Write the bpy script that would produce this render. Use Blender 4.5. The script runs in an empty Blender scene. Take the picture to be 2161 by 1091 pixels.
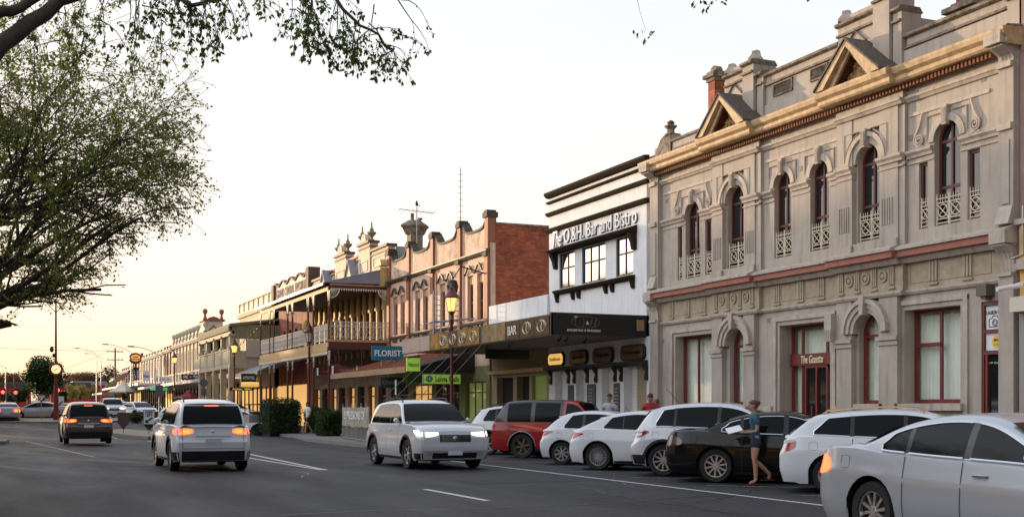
import bpy, bmesh, math, random
from mathutils import Vector, Matrix
from mathutils.geometry import tessellate_polygon
PI = math.pi
R = math.radians
random.seed(7)
SC = bpy.context.scene
COL = SC.collection

# ---------------------------------------------------------------- camera
F_PX, CXP, HYP, YAW, EYE = 2541.0, 1080.5, 864.0, R(23.4), 1.5
cd = bpy.data.cameras.new('camera')
cam = bpy.data.objects.new('camera', cd)
COL.objects.link(cam)
cam.location = (0, 0, EYE)
cam.rotation_euler = (R(90), 0, -YAW)
cd.sensor_width = 36
cd.lens = F_PX * 36 / 2161
cd.shift_y = (HYP - 545.5) / 2161
cd.clip_start, cd.clip_end = 0.1, 6000
SC.camera = cam

# ---------------------------------------------------------------- sky, sun, exposure
SUN_AZ, SUN_EL = -19.0, 4.2          # degrees: azimuth from the street direction (+Y) towards +X, elevation
w = bpy.data.worlds.new('World')
SC.world = w
w.use_nodes = True
nt = w.node_tree
nt.nodes.clear()
N = nt.nodes.new
sky = N('ShaderNodeTexSky'); sky.sky_type = 'NISHITA'; sky.sun_disc = False
sky.sun_elevation = R(SUN_EL); sky.sun_rotation = R(SUN_AZ)
sky.air_density = 1.3; sky.dust_density = 2.5
tc = N('ShaderNodeTexCoord')
sep = N('ShaderNodeSeparateXYZ'); nt.links.new(tc.outputs['Generated'], sep.inputs[0])
rampc = N('ShaderNodeValToRGB'); nt.links.new(sep.outputs['Z'], rampc.inputs[0])
cr = rampc.color_ramp
cr.elements[0].position = 0.0; cr.elements[0].color = (0.85, 0.61, 0.43, 1)
cr.elements[1].position = 1.0; cr.elements[1].color = (0.58, 0.64, 0.76, 1)
for p, c in ((0.02, (.86, .68, .52, 1)), (0.07, (.86, .755, .66, 1)), (0.14, (.83, .78, .745, 1)), (0.22, (.785, .77, .765, 1)), (0.32, (.735, .755, .79, 1)), (0.5, (.70, .75, .84, 1))):
    e = cr.elements.new(p); e.color = c
# away from the sunset the evening sky is dimmer and bluer
vm = N('ShaderNodeVectorMath'); vm.operation = 'DOT_PRODUCT'
nt.links.new(tc.outputs['Generated'], vm.inputs[0])
vm.inputs[1].default_value = (math.sin(R(-42)), math.cos(R(-42)), 0)
mr = N('ShaderNodeMapRange'); nt.links.new(vm.outputs['Value'], mr.inputs[0])
mr.inputs[1].default_value = -0.80; mr.inputs[2].default_value = 0.0
mr.inputs[3].default_value = 0.0; mr.inputs[4].default_value = 1.0
mixc = N('ShaderNodeMix'); mixc.data_type = 'RGBA'
nt.links.new(mr.outputs[0], mixc.inputs[0])
mixc.inputs[6].default_value = (.17, .20, .27, 1)
nt.links.new(rampc.outputs[0], mixc.inputs[7])
cn = N('ShaderNodeTexNoise'); cn.inputs['Scale'].default_value = 2.2; cn.inputs['Detail'].default_value = 4
mp = N('ShaderNodeMapping'); mp.inputs['Scale'].default_value = (1, 1, 5)
nt.links.new(tc.outputs['Generated'], mp.inputs[0]); nt.links.new(mp.outputs[0], cn.inputs[0])
cm = N('ShaderNodeMapRange'); nt.links.new(cn.outputs[0], cm.inputs[0])
cm.inputs[1].default_value = .35; cm.inputs[2].default_value = .7; cm.inputs[3].default_value = .965; cm.inputs[4].default_value = 1.02
mul = N('ShaderNodeMix'); mul.data_type = 'RGBA'; mul.blend_type = 'MULTIPLY'; mul.inputs[0].default_value = 1
nt.links.new(mixc.outputs[2], mul.inputs[6]); nt.links.new(cm.outputs[0], mul.inputs[7])
bg1 = N('ShaderNodeBackground'); # the sky is brightest around the set sun, left of the street
vm2 = N('ShaderNodeVectorMath'); vm2.operation = 'DOT_PRODUCT'; nt.links.new(tc.outputs['Generated'], vm2.inputs[0]); vm2.inputs[1].default_value = (math.sin(R(-68)), math.cos(R(-68)), .15)
mr2 = N('ShaderNodeMapRange'); mr2.interpolation_type = 'SMOOTHSTEP'; nt.links.new(vm2.outputs['Value'], mr2.inputs[0]); mr2.inputs[1].default_value = .42; mr2.inputs[2].default_value = 1.0; mr2.inputs[3].default_value = 1.0; mr2.inputs[4].default_value = 2.5
mul2 = N('ShaderNodeVectorMath'); mul2.operation = 'SCALE'; nt.links.new(mul.outputs[2], mul2.inputs[0]); nt.links.new(mr2.outputs[0], mul2.inputs['Scale'])
nt.links.new(mul2.outputs[0], bg1.inputs[0]); bg1.inputs[1].default_value = 0.88
bg2 = N('ShaderNodeBackground'); nt.links.new(sky.outputs[0], bg2.inputs[0]); bg2.inputs[1].default_value = 0.03
ad = N('ShaderNodeAddShader'); nt.links.new(bg1.outputs[0], ad.inputs[0]); nt.links.new(bg2.outputs[0], ad.inputs[1])
wo = N('ShaderNodeOutputWorld'); nt.links.new(ad.outputs[0], wo.inputs[0])
sl = bpy.data.lights.new('sun', 'SUN'); so = bpy.data.objects.new('sun', sl); COL.objects.link(so)
sl.energy = 3.6; sl.angle = R(0.6); sl.color = (1, .70, .40)
sd = Vector((math.sin(R(SUN_AZ)) * math.cos(R(SUN_EL)), math.cos(R(SUN_AZ)) * math.cos(R(SUN_EL)), math.sin(R(SUN_EL))))
so.rotation_euler = sd.to_track_quat('Z', 'Y').to_euler()
so.location = (-20, 60, 40)
SC.view_settings.view_transform = 'Standard'
SC.view_settings.look = 'None'
SC.view_settings.exposure = 0.48
SC.view_settings.gamma = 1.0
SC.view_settings.use_curve_mapping = False

# ---------------------------------------------------------------- helpers
def at(px, z):                      # point on the ground plan seen in column px at optical depth z
    xc = (px - CXP) / F_PX * z
    return (z * math.sin(YAW) + xc * math.cos(YAW), z * math.cos(YAW) - xc * math.sin(YAW))
def zpx(py, z):
    return EYE + (HYP - py) * z / F_PX
def sst(a, b, x):
    t = min(1, max(0, (x - a) / (b - a))); return t * t * (3 - 2 * t)
def gz(y):                          # the street climbs gently beyond the crossing
    return 0.75 * sst(72, 112, y) + 0.3 * sst(130, 230, y)

MATS = {}
def mat(name, col, rough=.7, metal=0, col2=None, nscale=3.0, mixamt=.5, bump=0, bscale=30, streak=0, spec=.5, emis=None, estr=0, coat=0, dirt=None, lo=.35, hi=.65):
    if name in MATS: return MATS[name]
    m = bpy.data.materials.new(name); m.use_nodes = True
    t = m.node_tree; b = t.nodes['Principled BSDF']; L = t.links.new; n = t.nodes.new
    b.inputs['Base Color'].default_value = (*col, 1)
    b.inputs['Roughness'].default_value = rough
    b.inputs['Metallic'].default_value = metal
    b.inputs['Specular IOR Level'].default_value = spec
    if coat: b.inputs['Coat Weight'].default_value = coat; b.inputs['Coat Roughness'].default_value = .04
    if emis:
        b.inputs['Emission Color'].default_value = (*emis, 1); b.inputs['Emission Strength'].default_value = estr
    if col2 or bump or streak:
        tcn = n('ShaderNodeNewGeometry')
        pos = tcn.outputs['Position']
        last = None
        if col2:
            nz = n('ShaderNodeTexNoise'); nz.inputs['Scale'].default_value = nscale; nz.inputs['Detail'].default_value = 6; nz.inputs['Roughness'].default_value = .65
            L(pos, nz.inputs['Vector'])
            mrn = n('ShaderNodeMapRange'); L(nz.outputs[0], mrn.inputs[0])
            mrn.inputs[1].default_value = lo; mrn.inputs[2].default_value = hi; mrn.inputs[4].default_value = mixamt * 2 if mixamt < .5 else 1
            mx = n('ShaderNodeMix'); mx.data_type = 'RGBA'; L(mrn.outputs[0], mx.inputs[0])
            mx.inputs[6].default_value = (*col, 1); mx.inputs[7].default_value = (*col2, 1)
            last = mx.outputs[2]
        if streak:
            mpn = n('ShaderNodeMapping'); mpn.inputs['Scale'].default_value = (5, 5, .45); L(pos, mpn.inputs[0])
            nz = n('ShaderNodeTexNoise'); nz.inputs['Scale'].default_value = 1.3; nz.inputs['Detail'].default_value = 5; L(mpn.outputs[0], nz.inputs['Vector'])
            mrn = n('ShaderNodeMapRange'); L(nz.outputs[0], mrn.inputs[0])
            mrn.inputs[1].default_value = .5; mrn.inputs[2].default_value = .75; mrn.inputs[4].default_value = streak
            mx = n('ShaderNodeMix'); mx.data_type = 'RGBA'; L(mrn.outputs[0], mx.inputs[0])
            if last: L(last, mx.inputs[6])
            else: mx.inputs[6].default_value = (*col, 1)
            d = dirt or (.06, .05, .04)
            mx.inputs[7].default_value = (*d, 1)
            last = mx.outputs[2]
        if last: L(last, b.inputs['Base Color'])
        if bump:
            nz = n('ShaderNodeTexNoise'); nz.inputs['Scale'].default_value = bscale; nz.inputs['Detail'].default_value = 5; L(pos, nz.inputs['Vector'])
            bm = n('ShaderNodeBump'); bm.inputs['Strength'].default_value = bump; bm.inputs['Distance'].default_value = .02
            L(nz.outputs[0], bm.inputs['Height']); L(bm.outputs[0], b.inputs['Normal'])
    MATS[name] = m
    return m

def brick_mat(name, c1, c2, mortar, axis='x', rough=.85):
    m = bpy.data.materials.new(name); m.use_nodes = True
    t = m.node_tree; b = t.nodes['Principled BSDF']; L = t.links.new; n = t.nodes.new
    g = n('ShaderNodeNewGeometry'); s = n('ShaderNodeSeparateXYZ'); L(g.outputs['Position'], s.inputs[0])
    c = n('ShaderNodeCombineXYZ')
    L(s.outputs['X' if axis == 'x' else 'Y'], c.inputs[0]); L(s.outputs['Z'], c.inputs[1])
    br = n('ShaderNodeTexBrick'); L(c.outputs[0], br.inputs['Vector'])
    br.inputs['Color1'].default_value = (*c1, 1); br.inputs['Color2'].default_value = (*c2, 1); br.inputs['Mortar'].default_value = (*mortar, 1)
    br.inputs['Scale'].default_value = 1; br.inputs['Brick Width'].default_value = .26; br.inputs['Row Height'].default_value = .095
    br.inputs['Mortar Size'].default_value = .011; br.inputs['Bias'].default_value = -.1
    nz = n('ShaderNodeTexNoise'); nz.inputs['Scale'].default_value = 1.1; nz.inputs['Detail'].default_value = 7; nz.inputs['Roughness'].default_value = .75
    L(g.outputs['Position'], nz.inputs['Vector'])
    mrn = n('ShaderNodeMapRange'); L(nz.outputs[0], mrn.inputs[0]); mrn.inputs[1].default_value = .3; mrn.inputs[2].default_value = .7
    mrn.inputs[3].default_value = .35; mrn.inputs[4].default_value = 1.35
    mx = n('ShaderNodeMix'); mx.data_type = 'RGBA'; mx.blend_type = 'MULTIPLY'; mx.inputs[0].default_value = 1
    L(br.outputs[0], mx.inputs[6]); L(mrn.outputs[0], mx.inputs[7]); L(mx.outputs[2], b.inputs['Base Color'])
    bm = n('ShaderNodeBump'); bm.inputs['Strength'].default_value = .5; bm.inputs['Distance'].default_value = .01; bm.invert = True
    L(br.outputs['Fac'], bm.inputs['Height']); L(bm.outputs[0], b.inputs['Normal'])
    b.inputs['Roughness'].default_value = rough
    return m

def clear_glass(name, tint=(.8, .85, .85), gl=.12):
    m = bpy.data.materials.new(name); m.use_nodes = True
    t = m.node_tree; t.nodes.clear(); n = t.nodes.new; L = t.links.new
    tr = n('ShaderNodeBsdfTransparent'); tr.inputs[0].default_value = (*tint, 1)
    gs = n('ShaderNodeBsdfGlossy'); gs.inputs['Roughness'].default_value = .03
    fr = n('ShaderNodeLayerWeight'); fr.inputs[0].default_value = .5
    pw = n('ShaderNodeMath'); pw.operation = 'POWER'; L(fr.outputs['Facing'], pw.inputs[0]); pw.inputs[1].default_value = 3
    ma = n('ShaderNodeMath'); ma.operation = 'MULTIPLY_ADD'; L(pw.outputs[0], ma.inputs[0]); ma.inputs[1].default_value = .35; ma.inputs[2].default_value = gl; ma.use_clamp = True
    mx = n('ShaderNodeMixShader'); L(ma.outputs[0], mx.inputs[0]); L(tr.outputs[0], mx.inputs[1]); L(gs.outputs[0], mx.inputs[2])
    o = n('ShaderNodeOutputMaterial'); L(mx.outputs[0], o.inputs[0])
    return m

def asphalt_mat():
    m = bpy.data.materials.new('asphalt'); m.use_nodes = True
    t = m.node_tree; b = t.nodes['Principled BSDF']; L = t.links.new; n = t.nodes.new
    g = n('ShaderNodeNewGeometry')
    def noise(sc, det, scale3=None):
        z = n('ShaderNodeTexNoise'); z.inputs['Scale'].default_value = sc; z.inputs['Detail'].default_value = det
        if scale3:
            mpn = n('ShaderNodeMapping'); mpn.inputs['Scale'].default_value = scale3; L(g.outputs['Position'], mpn.inputs[0]); L(mpn.outputs[0], z.inputs['Vector'])
        else: L(g.outputs['Position'], z.inputs['Vector'])
        return z
    a = noise(.9, 5, (1.0, .22, 1)); f = noise(38, 5); s = noise(9, 3, (1, .12, 1))
    r = n('ShaderNodeValToRGB'); L(a.outputs[0], r.inputs[0])
    r.color_ramp.elements[0].position = .3; r.color_ramp.elements[0].color = (.010, .010, .012, 1)
    r.color_ramp.elements[1].position = .72; r.color_ramp.elements[1].color = (.029, .027, .031, 1)
    r2 = n('ShaderNodeMapRange'); L(f.outputs[0], r2.inputs[0]); r2.inputs[1].default_value = .35; r2.inputs[2].default_value = .7; r2.inputs[3].default_value = .5; r2.inputs[4].default_value = 2.1
    r3 = n('ShaderNodeMapRange'); L(s.outputs[0], r3.inputs[0]); r3.inputs[1].default_value = .35; r3.inputs[2].default_value = .65; r3.inputs[3].default_value = .82; r3.inputs[4].default_value = 1.15
    m1 = n('ShaderNodeMix'); m1.data_type = 'RGBA'; m1.blend_type = 'MULTIPLY'; m1.inputs[0].default_value = 1; L(r.outputs[0], m1.inputs[6]); L(r2.outputs[0], m1.inputs[7])
    m2 = n('ShaderNodeMix'); m2.data_type = 'RGBA'; m2.blend_type = 'MULTIPLY'; m2.inputs[0].default_value = 1; L(m1.outputs[2], m2.inputs[6]); L(r3.outputs[0], m2.inputs[7])
    # tyre-polished lanes, repair patches and hairline cracks
    ln = noise(1.1, 3, (1.0, .012, 1)); r4 = n('ShaderNodeMapRange'); L(ln.outputs[0], r4.inputs[0]); r4.inputs[1].default_value = .38; r4.inputs[2].default_value = .62; r4.inputs[3].default_value = .78; r4.inputs[4].default_value = 1.22
    m3 = n('ShaderNodeMix'); m3.data_type = 'RGBA'; m3.blend_type = 'MULTIPLY'; m3.inputs[0].default_value = 1; L(m2.outputs[2], m3.inputs[6]); L(r4.outputs[0], m3.inputs[7])
    dn = n('ShaderNodeTexNoise'); dn.inputs['Scale'].default_value = 1.5; L(g.outputs['Position'], dn.inputs['Vector'])
    va = n('ShaderNodeVectorMath'); va.operation = 'MULTIPLY_ADD'; L(dn.outputs['Color'], va.inputs[0]); va.inputs[1].default_value = (.9, .9, .9); L(g.outputs['Position'], va.inputs[2])
    vo = n('ShaderNodeTexVoronoi'); vo.feature = 'DISTANCE_TO_EDGE'; vo.inputs['Scale'].default_value = .33; L(va.outputs[0], vo.inputs['Vector'])
    ck = n('ShaderNodeMapRange'); L(vo.outputs['Distance'], ck.inputs[0]); ck.inputs[1].default_value = .003; ck.inputs[2].default_value = .010; ck.inputs[3].default_value = .35; ck.inputs[4].default_value = 1
    m4 = n('ShaderNodeMix'); m4.data_type = 'RGBA'; m4.blend_type = 'MULTIPLY'; m4.inputs[0].default_value = .8; L(m3.outputs[2], m4.inputs[6]); L(ck.outputs[0], m4.inputs[7])
    L(m4.outputs[2], b.inputs['Base Color'])
    rr = n('ShaderNodeMapRange'); L(a.outputs[0], rr.inputs[0]); rr.inputs[1].default_value = .3; rr.inputs[2].default_value = .7; rr.inputs[3].default_value = .6; rr.inputs[4].default_value = .82
    L(rr.outputs[0], b.inputs['Roughness'])
    bm = n('ShaderNodeBump'); bm.inputs['Strength'].default_value = .55; bm.inputs['Distance'].default_value = .012; L(f.outputs[0], bm.inputs['Height']); L(bm.outputs[0], b.inputs['Normal'])
    b.inputs['Specular IOR Level'].default_value = .35
    return m

OFF = {}
class MB:
    def __init__(s): s.v = []; s.f = []; s.m = []; s.cm = 0
    def q(s, *p):
        i = len(s.v); s.v += [tuple(a) for a in p]; s.f.append(tuple(range(i, i + len(p)))); s.m.append(s.cm); return s
    def box(s, x0, x1, y0, y1, z0, z1):
        i = len(s.v)
        s.v += [(x0, y0, z0), (x1, y0, z0), (x1, y1, z0), (x0, y1, z0), (x0, y0, z1), (x1, y0, z1), (x1, y1, z1), (x0, y1, z1)]
        for f in ((0, 3, 2, 1), (4, 5, 6, 7), (0, 1, 5, 4), (1, 2, 6, 5), (2, 3, 7, 6), (3, 0, 4, 7)):
            s.f.append(tuple(i + k for k in f)); s.m.append(s.cm)
        return s
    def fw(s, X, w0, w1, y0, y1, z0, z1):       # box on a facade in plane X, from w0 to w1 in front of it
        return s.box(X - w1, X - w0, min(y0, y1), max(y0, y1), z0, z1)
    def prism(s, pts, ax, a0, a1):              # 2D outline (CCW) extruded along axis ax
        n = len(pts); i = len(s.v)
        def P(p, a):
            return (a, p[0], p[1]) if ax == 'x' else ((p[0], a, p[1]) if ax == 'y' else (p[0], p[1], a))
        s.v += [P(p, a0) for p in pts] + [P(p, a1) for p in pts]
        for k in range(n):
            j = (k + 1) % n; s.f.append((i + k, i + j, i + n + j, i + n + k)); s.m.append(s.cm)
        tri = tessellate_polygon([[Vector((p[0], p[1], 0)) for p in pts]])
        for t in tri:
            s.f.append(tuple(i + k for k in t)); s.m.append(s.cm); s.f.append(tuple(i + n + k for k in reversed(t))); s.m.append(s.cm)
        return s
    def tube(s, pts, r, n=6, cap=True):         # pts list of Vector, r number or list
        pts = [Vector(p) for p in pts]
        if not isinstance(r, (list, tuple)): r = [r] * len(pts)
        rings = []; up = None
        for k, p in enumerate(pts):
            d = (pts[min(k + 1, len(pts) - 1)] - pts[max(k - 1, 0)])
            if d.length < 1e-9: d = Vector((0, 0, 1))
            d.normalize()
            a = up if up is not None else (Vector((0, 0, 1)) if abs(d.z) < .9 else Vector((1, 0, 0)))
            x = a.cross(d)
            if x.length < 1e-4: x = Vector((1, 0, 0)).cross(d)
            x.normalize(); yv = d.cross(x); up = yv
            i = len(s.v)
            for j in range(n):
                c = 2 * PI * j / n; s.v.append(tuple(p + x * (math.cos(c) * r[k]) + yv * (math.sin(c) * r[k])))
            rings.append(i)
        for a, b in zip(rings, rings[1:]):
            for j in range(n):
                k = (j + 1) % n; s.f.append((a + j, a + k, b + k, b + j)); s.m.append(s.cm)
        if cap:
            s.f.append(tuple(rings[0] + j for j in reversed(range(n)))); s.m.append(s.cm)
            s.f.append(tuple(rings[-1] + j for j in range(n))); s.m.append(s.cm)
        return s
    def lathe(s, c, prof, n=12, ax='z'):        # profile of (radius, along)
        i = len(s.v)
        for r, h in prof:
            for j in range(n):
                a = 2 * PI * j / n; x, y = r * math.cos(a), r * math.sin(a)
                s.v.append((c[0] + x, c[1] + y, c[2] + h) if ax == 'z' else ((c[0] + x, c[1] + h, c[2] + y) if ax == 'y' else (c[0] + h, c[1] + x, c[2] + y)))
        for k in range(len(prof) - 1):
            for j in range(n):
                q = (j + 1) % n; s.f.append((i + k * n + j, i + k * n + q, i + (k + 1) * n + q, i + (k + 1) * n + j)); s.m.append(s.cm)
        return s
    def ring(s, X, yc, zc, r0, r1, w0, w1, a0=0, a1=180, n=14):   # arch moulding on facade
        for k in range(n):
            A, B = R(a0 + (a1 - a0) * k / n), R(a0 + (a1 - a0) * (k + 1) / n)
            P = lambda a, r, w: (X - w, yc + r * math.cos(a), zc + r * math.sin(a))
            s.q(P(A, r0, w1), P(B, r0, w1), P(B, r1, w1), P(A, r1, w1))
            s.q(P(A, r1, w0), P(A, r1, w1), P(B, r1, w1), P(B, r1, w0))
            s.q(P(A, r0, w0), P(B, r0, w0), P(B, r0, w1), P(A, r0, w1))
        return s
    def disc(s, X, yc, zc, r, w, n=16):
        return s.q(*[(X - w, yc + r * math.cos(2 * PI * k / n), zc + r * math.sin(2 * PI * k / n)) for k in range(n)])
    def prof(s, X, pr, y0, y1):                 # cornice profile (w,z) swept along the facade
        return s.prism([(X - a, b) for a, b in pr], 'y', min(y0, y1), max(y0, y1))
    def grid(s, rows):                          # rows of points -> quads
        i = len(s.v); nc = len(rows[0])
        for r in rows: s.v += [tuple(p) for p in r]
        for a in range(len(rows) - 1):
            for b in range(nc - 1):
                s.f.append((i + a * nc + b, i + a * nc + b + 1, i + (a + 1) * nc + b + 1, i + (a + 1) * nc + b)); s.m.append(s.cm)
        return s
    def build(s, name, m, parent=None, smooth=False, ang=40, local=False):
        me = bpy.data.meshes.new(name)
        off = OFF.get(parent.name, (0, 0, 0)) if (parent and not local) else (0, 0, 0)
        if off != (0, 0, 0): vs = [(a - off[0], b - off[1], c - off[2]) for a, b, c in s.v]
        else: vs = s.v
        me.from_pydata(vs, [], s.f)
        ms = m if isinstance(m, (list, tuple)) else [m]
        for k in ms: me.materials.append(k)
        if len(ms) > 1: me.polygons.foreach_set('material_index', s.m)
        if smooth:
            me.polygons.foreach_set('use_smooth', [True] * len(me.polygons))
            me.set_sharp_from_angle(angle=R(ang))
        me.update()
        o = bpy.data.objects.new(name, me); COL.objects.link(o)
        if parent: o.parent = parent; OFF[o.name] = off
        return o

def pieces(s, name, m, parent=None, smooth=False, ang=40, gap=.03):
    # every separate piece of the builder becomes a part of its own
    par = list(range(len(s.v)))
    def find(a):
        while par[a] != a: par[a] = par[par[a]]; a = par[a]
        return a
    for f in s.f:
        r = find(f[0])
        for k in f[1:]: par[find(k)] = r
    bb = {}
    for i, v in enumerate(s.v):
        r = find(i)
        if r not in bb: bb[r] = [list(v), list(v)]
        else:
            for k in range(3): bb[r][0][k] = min(bb[r][0][k], v[k]); bb[r][1][k] = max(bb[r][1][k], v[k])
    groups = [([r], b_) for r, b_ in bb.items()]; ch = True
    while ch:
        ch = False; out = []
        for rs, b_ in groups:
            for o in out:
                if all(b_[0][k] - gap <= o[1][1][k] and o[1][0][k] - gap <= b_[1][k] for k in range(3)):
                    o[0].extend(rs); o[1][0] = [min(a, c) for a, c in zip(o[1][0], b_[0])]; o[1][1] = [max(a, c) for a, c in zip(o[1][1], b_[1])]; ch = True; break
            else: out.append((rs, [list(b_[0]), list(b_[1])]))
        groups = out
    owner = {r: gi for gi, (rs, _) in enumerate(groups) for r in rs}; mbs = [MB() for _ in groups]; maps = [{} for _ in groups]
    for f, mi in zip(s.f, s.m):
        gi = owner[find(f[0])]; b_ = mbs[gi]; mp_ = maps[gi]; nf = []
        for k in f:
            if k not in mp_: mp_[k] = len(b_.v); b_.v.append(s.v[k])
            nf.append(mp_[k])
        b_.f.append(tuple(nf)); b_.m.append(mi)
    return [b_.build(name, m, parent, smooth, ang) for b_ in mbs if b_.f]
MB.pieces = pieces

def tag(o, label=None, cat=None, group=None, kind=None):
    if label: o['label'] = label
    if cat: o['category'] = cat
    if group: o['group'] = group
    if kind: o['kind'] = kind
    return o
def thing(name, label, cat, loc=(0, 0, 0), rz=0, group=None):
    o = bpy.data.objects.new(name, None); COL.objects.link(o); o.empty_display_size = .3
    o.location = loc; o.rotation_euler = (0, 0, rz); tag(o, label, cat, group)
    OFF[o.name] = tuple(loc) if rz == 0 else (0, 0, 0)
    return o
def struct(o, label=None):
    o['kind'] = 'structure'
    if label: o['label'] = label
    return o
def copy_tree(o, parent=None):
    c = o.copy(); COL.objects.link(c)
    if parent: c.parent = parent
    for ch in list(o.children): copy_tree(ch, c)
    return c

def text(s, m, parent, o, width=None, height=None, u=(0, -1, 0), v=(0, 0, 1), ext=.01, shear=0, name='lettering', bold=0, sx=None):
    cu = bpy.data.curves.new('t', 'FONT'); cu.body = s; cu.align_x = 'CENTER'; cu.align_y = 'CENTER'; cu.extrude = .02; cu.shear = shear; cu.offset = bold
    cu.resolution_u = 3
    ob = bpy.data.objects.new('t', cu); COL.objects.link(ob)
    bpy.context.view_layer.update()
    me = bpy.data.meshes.new_from_object(ob.evaluated_get(bpy.context.evaluated_depsgraph_get()))
    xs = [a.co.x for a in me.vertices]; ys = [a.co.y for a in me.vertices]
    wx, hy = max(xs) - min(xs), max(ys) - min(ys); mx, my = (max(xs) + min(xs)) / 2, (max(ys) + min(ys)) / 2
    kx = width / wx if width else height / hy
    ky = height / hy if height else kx
    u = Vector(u).normalized(); v = Vector(v).normalized(); nn = u.cross(v); o = Vector(o)
    off = Vector(OFF.get(parent.name, (0, 0, 0))) if parent else Vector()
    for a in me.vertices:
        a.co = o - off + u * ((a.co.x - mx) * kx) + v * ((a.co.y - my) * ky) + nn * (a.co.z / .02 * ext)
    bpy.data.objects.remove(ob)
    me.materials.clear(); me.materials.append(m)
    r = bpy.data.objects.new(name, me); COL.objects.link(r)
    if parent: r.parent = parent; OFF[r.name] = tuple(off)
    return r

def wall_open(mb, X, y0, y1, z0, z1, ops, depth=.45, n=12):
    """front sheet of a wall in plane X with real openings and their reveals; ops: (ya,yb,zb,zt,arch)"""
    ops = sorted([(min(a, b), max(a, b), c, d, e) for a, b, c, d, e in ops]); y = y0
    for a, b, zb, zt, arch in ops:
        if a > y: mb.q((X, y, z0), (X, a, z0), (X, a, z1), (X, y, z1))
        if zb > z0: mb.q((X, a, z0), (X, b, z0), (X, b, zb), (X, a, zb))
        r = (b - a) / 2; c = (a + b) / 2; D = X + depth
        if arch:
            pts = [(c - r * math.cos(PI * k / n), zt + r * math.sin(PI * k / n)) for k in range(n + 1)]
        else: pts = [(a, zt), (b, zt)]
        for p, q in zip(pts, pts[1:]):
            mb.q((X, p[0], p[1]), (X, q[0], q[1]), (X, q[0], z1), (X, p[0], z1))
            mb.q((X, p[0], p[1]), (D, p[0], p[1]), (D, q[0], q[1]), (X, q[0], q[1]))
        mb.q((X, a, zb), (D, a, zb), (D, a, zt), (X, a, zt)); mb.q((X, b, zb), (D, b, zb), (D, b, zt), (X, b, zt))
        if zb > z0: mb.q((X, a, zb), (X, b, zb), (D, b, zb), (D, a, zb))
        y = b
    if y < y1: mb.q((X, y, z0), (X, y1, z0), (X, y1, z1), (X, y, z1))
    return mb

def win(parent, X, y0, y1, zb, zt, arch=False, fm=None, pm=None, mull=(), trans=(), fw=.06, curtain=None, name='window', d=.06, cdep=.08, pane2=None):
    """a window in plane X: frame, glass pane, curtain behind it"""
    y0, y1 = min(y0, y1), max(y0, y1); r = (y1 - y0) / 2; c = (y0 + y1) / 2
    f = MB()
    f.box(X, X + d, y0, y0 + fw, zb, zt); f.box(X, X + d, y1 - fw, y1, zb, zt); f.box(X + .002, X + d - .002, y0 + fw, y1 - fw, zb, zb + fw)
    if arch: f.ring(X + d, c, zt, r - fw, r, 0, d)
    else: f.box(X + .002, X + d - .002, y0 + fw, y1 - fw, zt - fw, zt)
    top = zt + (r - fw if arch else -fw)
    for k in mull:
        yy = y0 + k * (y1 - y0); f.box(X + .004, X + d - .004, yy - fw * .45, yy + fw * .45, zb + fw, top)
    for z in trans: f.box(X + .008, X + d + .012, y0 + fw, y1 - fw, z - fw * .5, z + fw * .5)
    o = f.build(name, fm, parent)
    p = MB(); xp = X + d * .6
    if arch:
        p.q(*([(xp, y0 + fw * .5, zb + fw * .5), (xp, y1 - fw * .5, zb + fw * .5)] + [(xp, c + (r - fw * .5) * math.cos(PI * k / 10), zt + (r - fw * .5) * math.sin(PI * k / 10)) for k in range(11)]))
    else: p.q((xp, y0 + fw * .5, zb + fw * .5), (xp, y1 - fw * .5, zb + fw * .5), (xp, y1 - fw * .5, zt - fw * .5), (xp, y0 + fw * .5, zt - fw * .5))
    p.build('pane', pm, o)
    if curtain:
        rows = []; nn = max(12, int((y1 - y0) * 22)); zt2 = zt + (r * .92 if arch else 0)
        for zz in (zb, zt2):
            rows.append([(X + cdep + .1 + .022 * math.sin(k * 1.7) + .012 * math.sin(k * .83 + y0), y0 + (y1 - y0) * k / nn, zz) for k in range(nn + 1)])
        MB().grid(rows).build('curtain', curtain, o, smooth=True, ang=80)
    return o
# ---------------------------------------------------------------- materials
STONE = mat('painted_stone', (.44, .375, .315), .85, col2=(.375, .32, .265), nscale=1.6, bump=.25, bscale=40, streak=.42, dirt=(.16, .13, .10))
STONE2 = mat('painted_stone_trim', (.50, .43, .365), .8, col2=(.40, .34, .28), nscale=4, bump=.2, bscale=40, streak=.45, dirt=(.12, .09, .06))
STONEF = mat('frieze_stone', (.42, .35, .25), .85, col2=(.32, .26, .18), nscale=5, bump=.2, bscale=40)
LICHEN = mat('weathered_coping', (.30, .24, .19), .9, col2=(.10, .075, .045), nscale=5, bump=.5, bscale=30)
CORN_SUN = mat('cream_sunlit_cornice', (.60, .42, .23), .65, col2=(.38, .25, .13), nscale=5, bump=.15, streak=.4, dirt=(.20, .11, .05))  # cream cornice paint with warm sunlight put into the colour
TERRA = mat('terracotta_band', (.38, .13, .085), .7, col2=(.28, .10, .07), nscale=4)
REDP = mat('dark_red_paint', (.17, .022, .016), .45, col2=(.13, .016, .012), nscale=6)
REDD = mat('brown_red_paint', (.10, .022, .018), .5)
SLATE = mat('slate', (.045, .045, .05), .8, col2=(.14, .10, .06), nscale=9, bump=.4)
GLD = mat('dark_glass', (.012, .014, .016), .06, spec=.8)
GLC = clear_glass('clear_glass', (.95, .97, .96), .05)
GLSKY = mat('sky_lit_glass', (.66, .68, .68), .06, metal=.95)
CURT = mat('pale_blind', (.78, .80, .70), .8, col2=(.70, .73, .62), nscale=3)
CREAM = mat('cream_iron', (.75, .66, .50), .5)
BLK = mat('black_paint', (.012, .011, .010), .5)
DKBR = mat('dark_brown_paint', (.030, .022, .015), .9, spec=.1)
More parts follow.
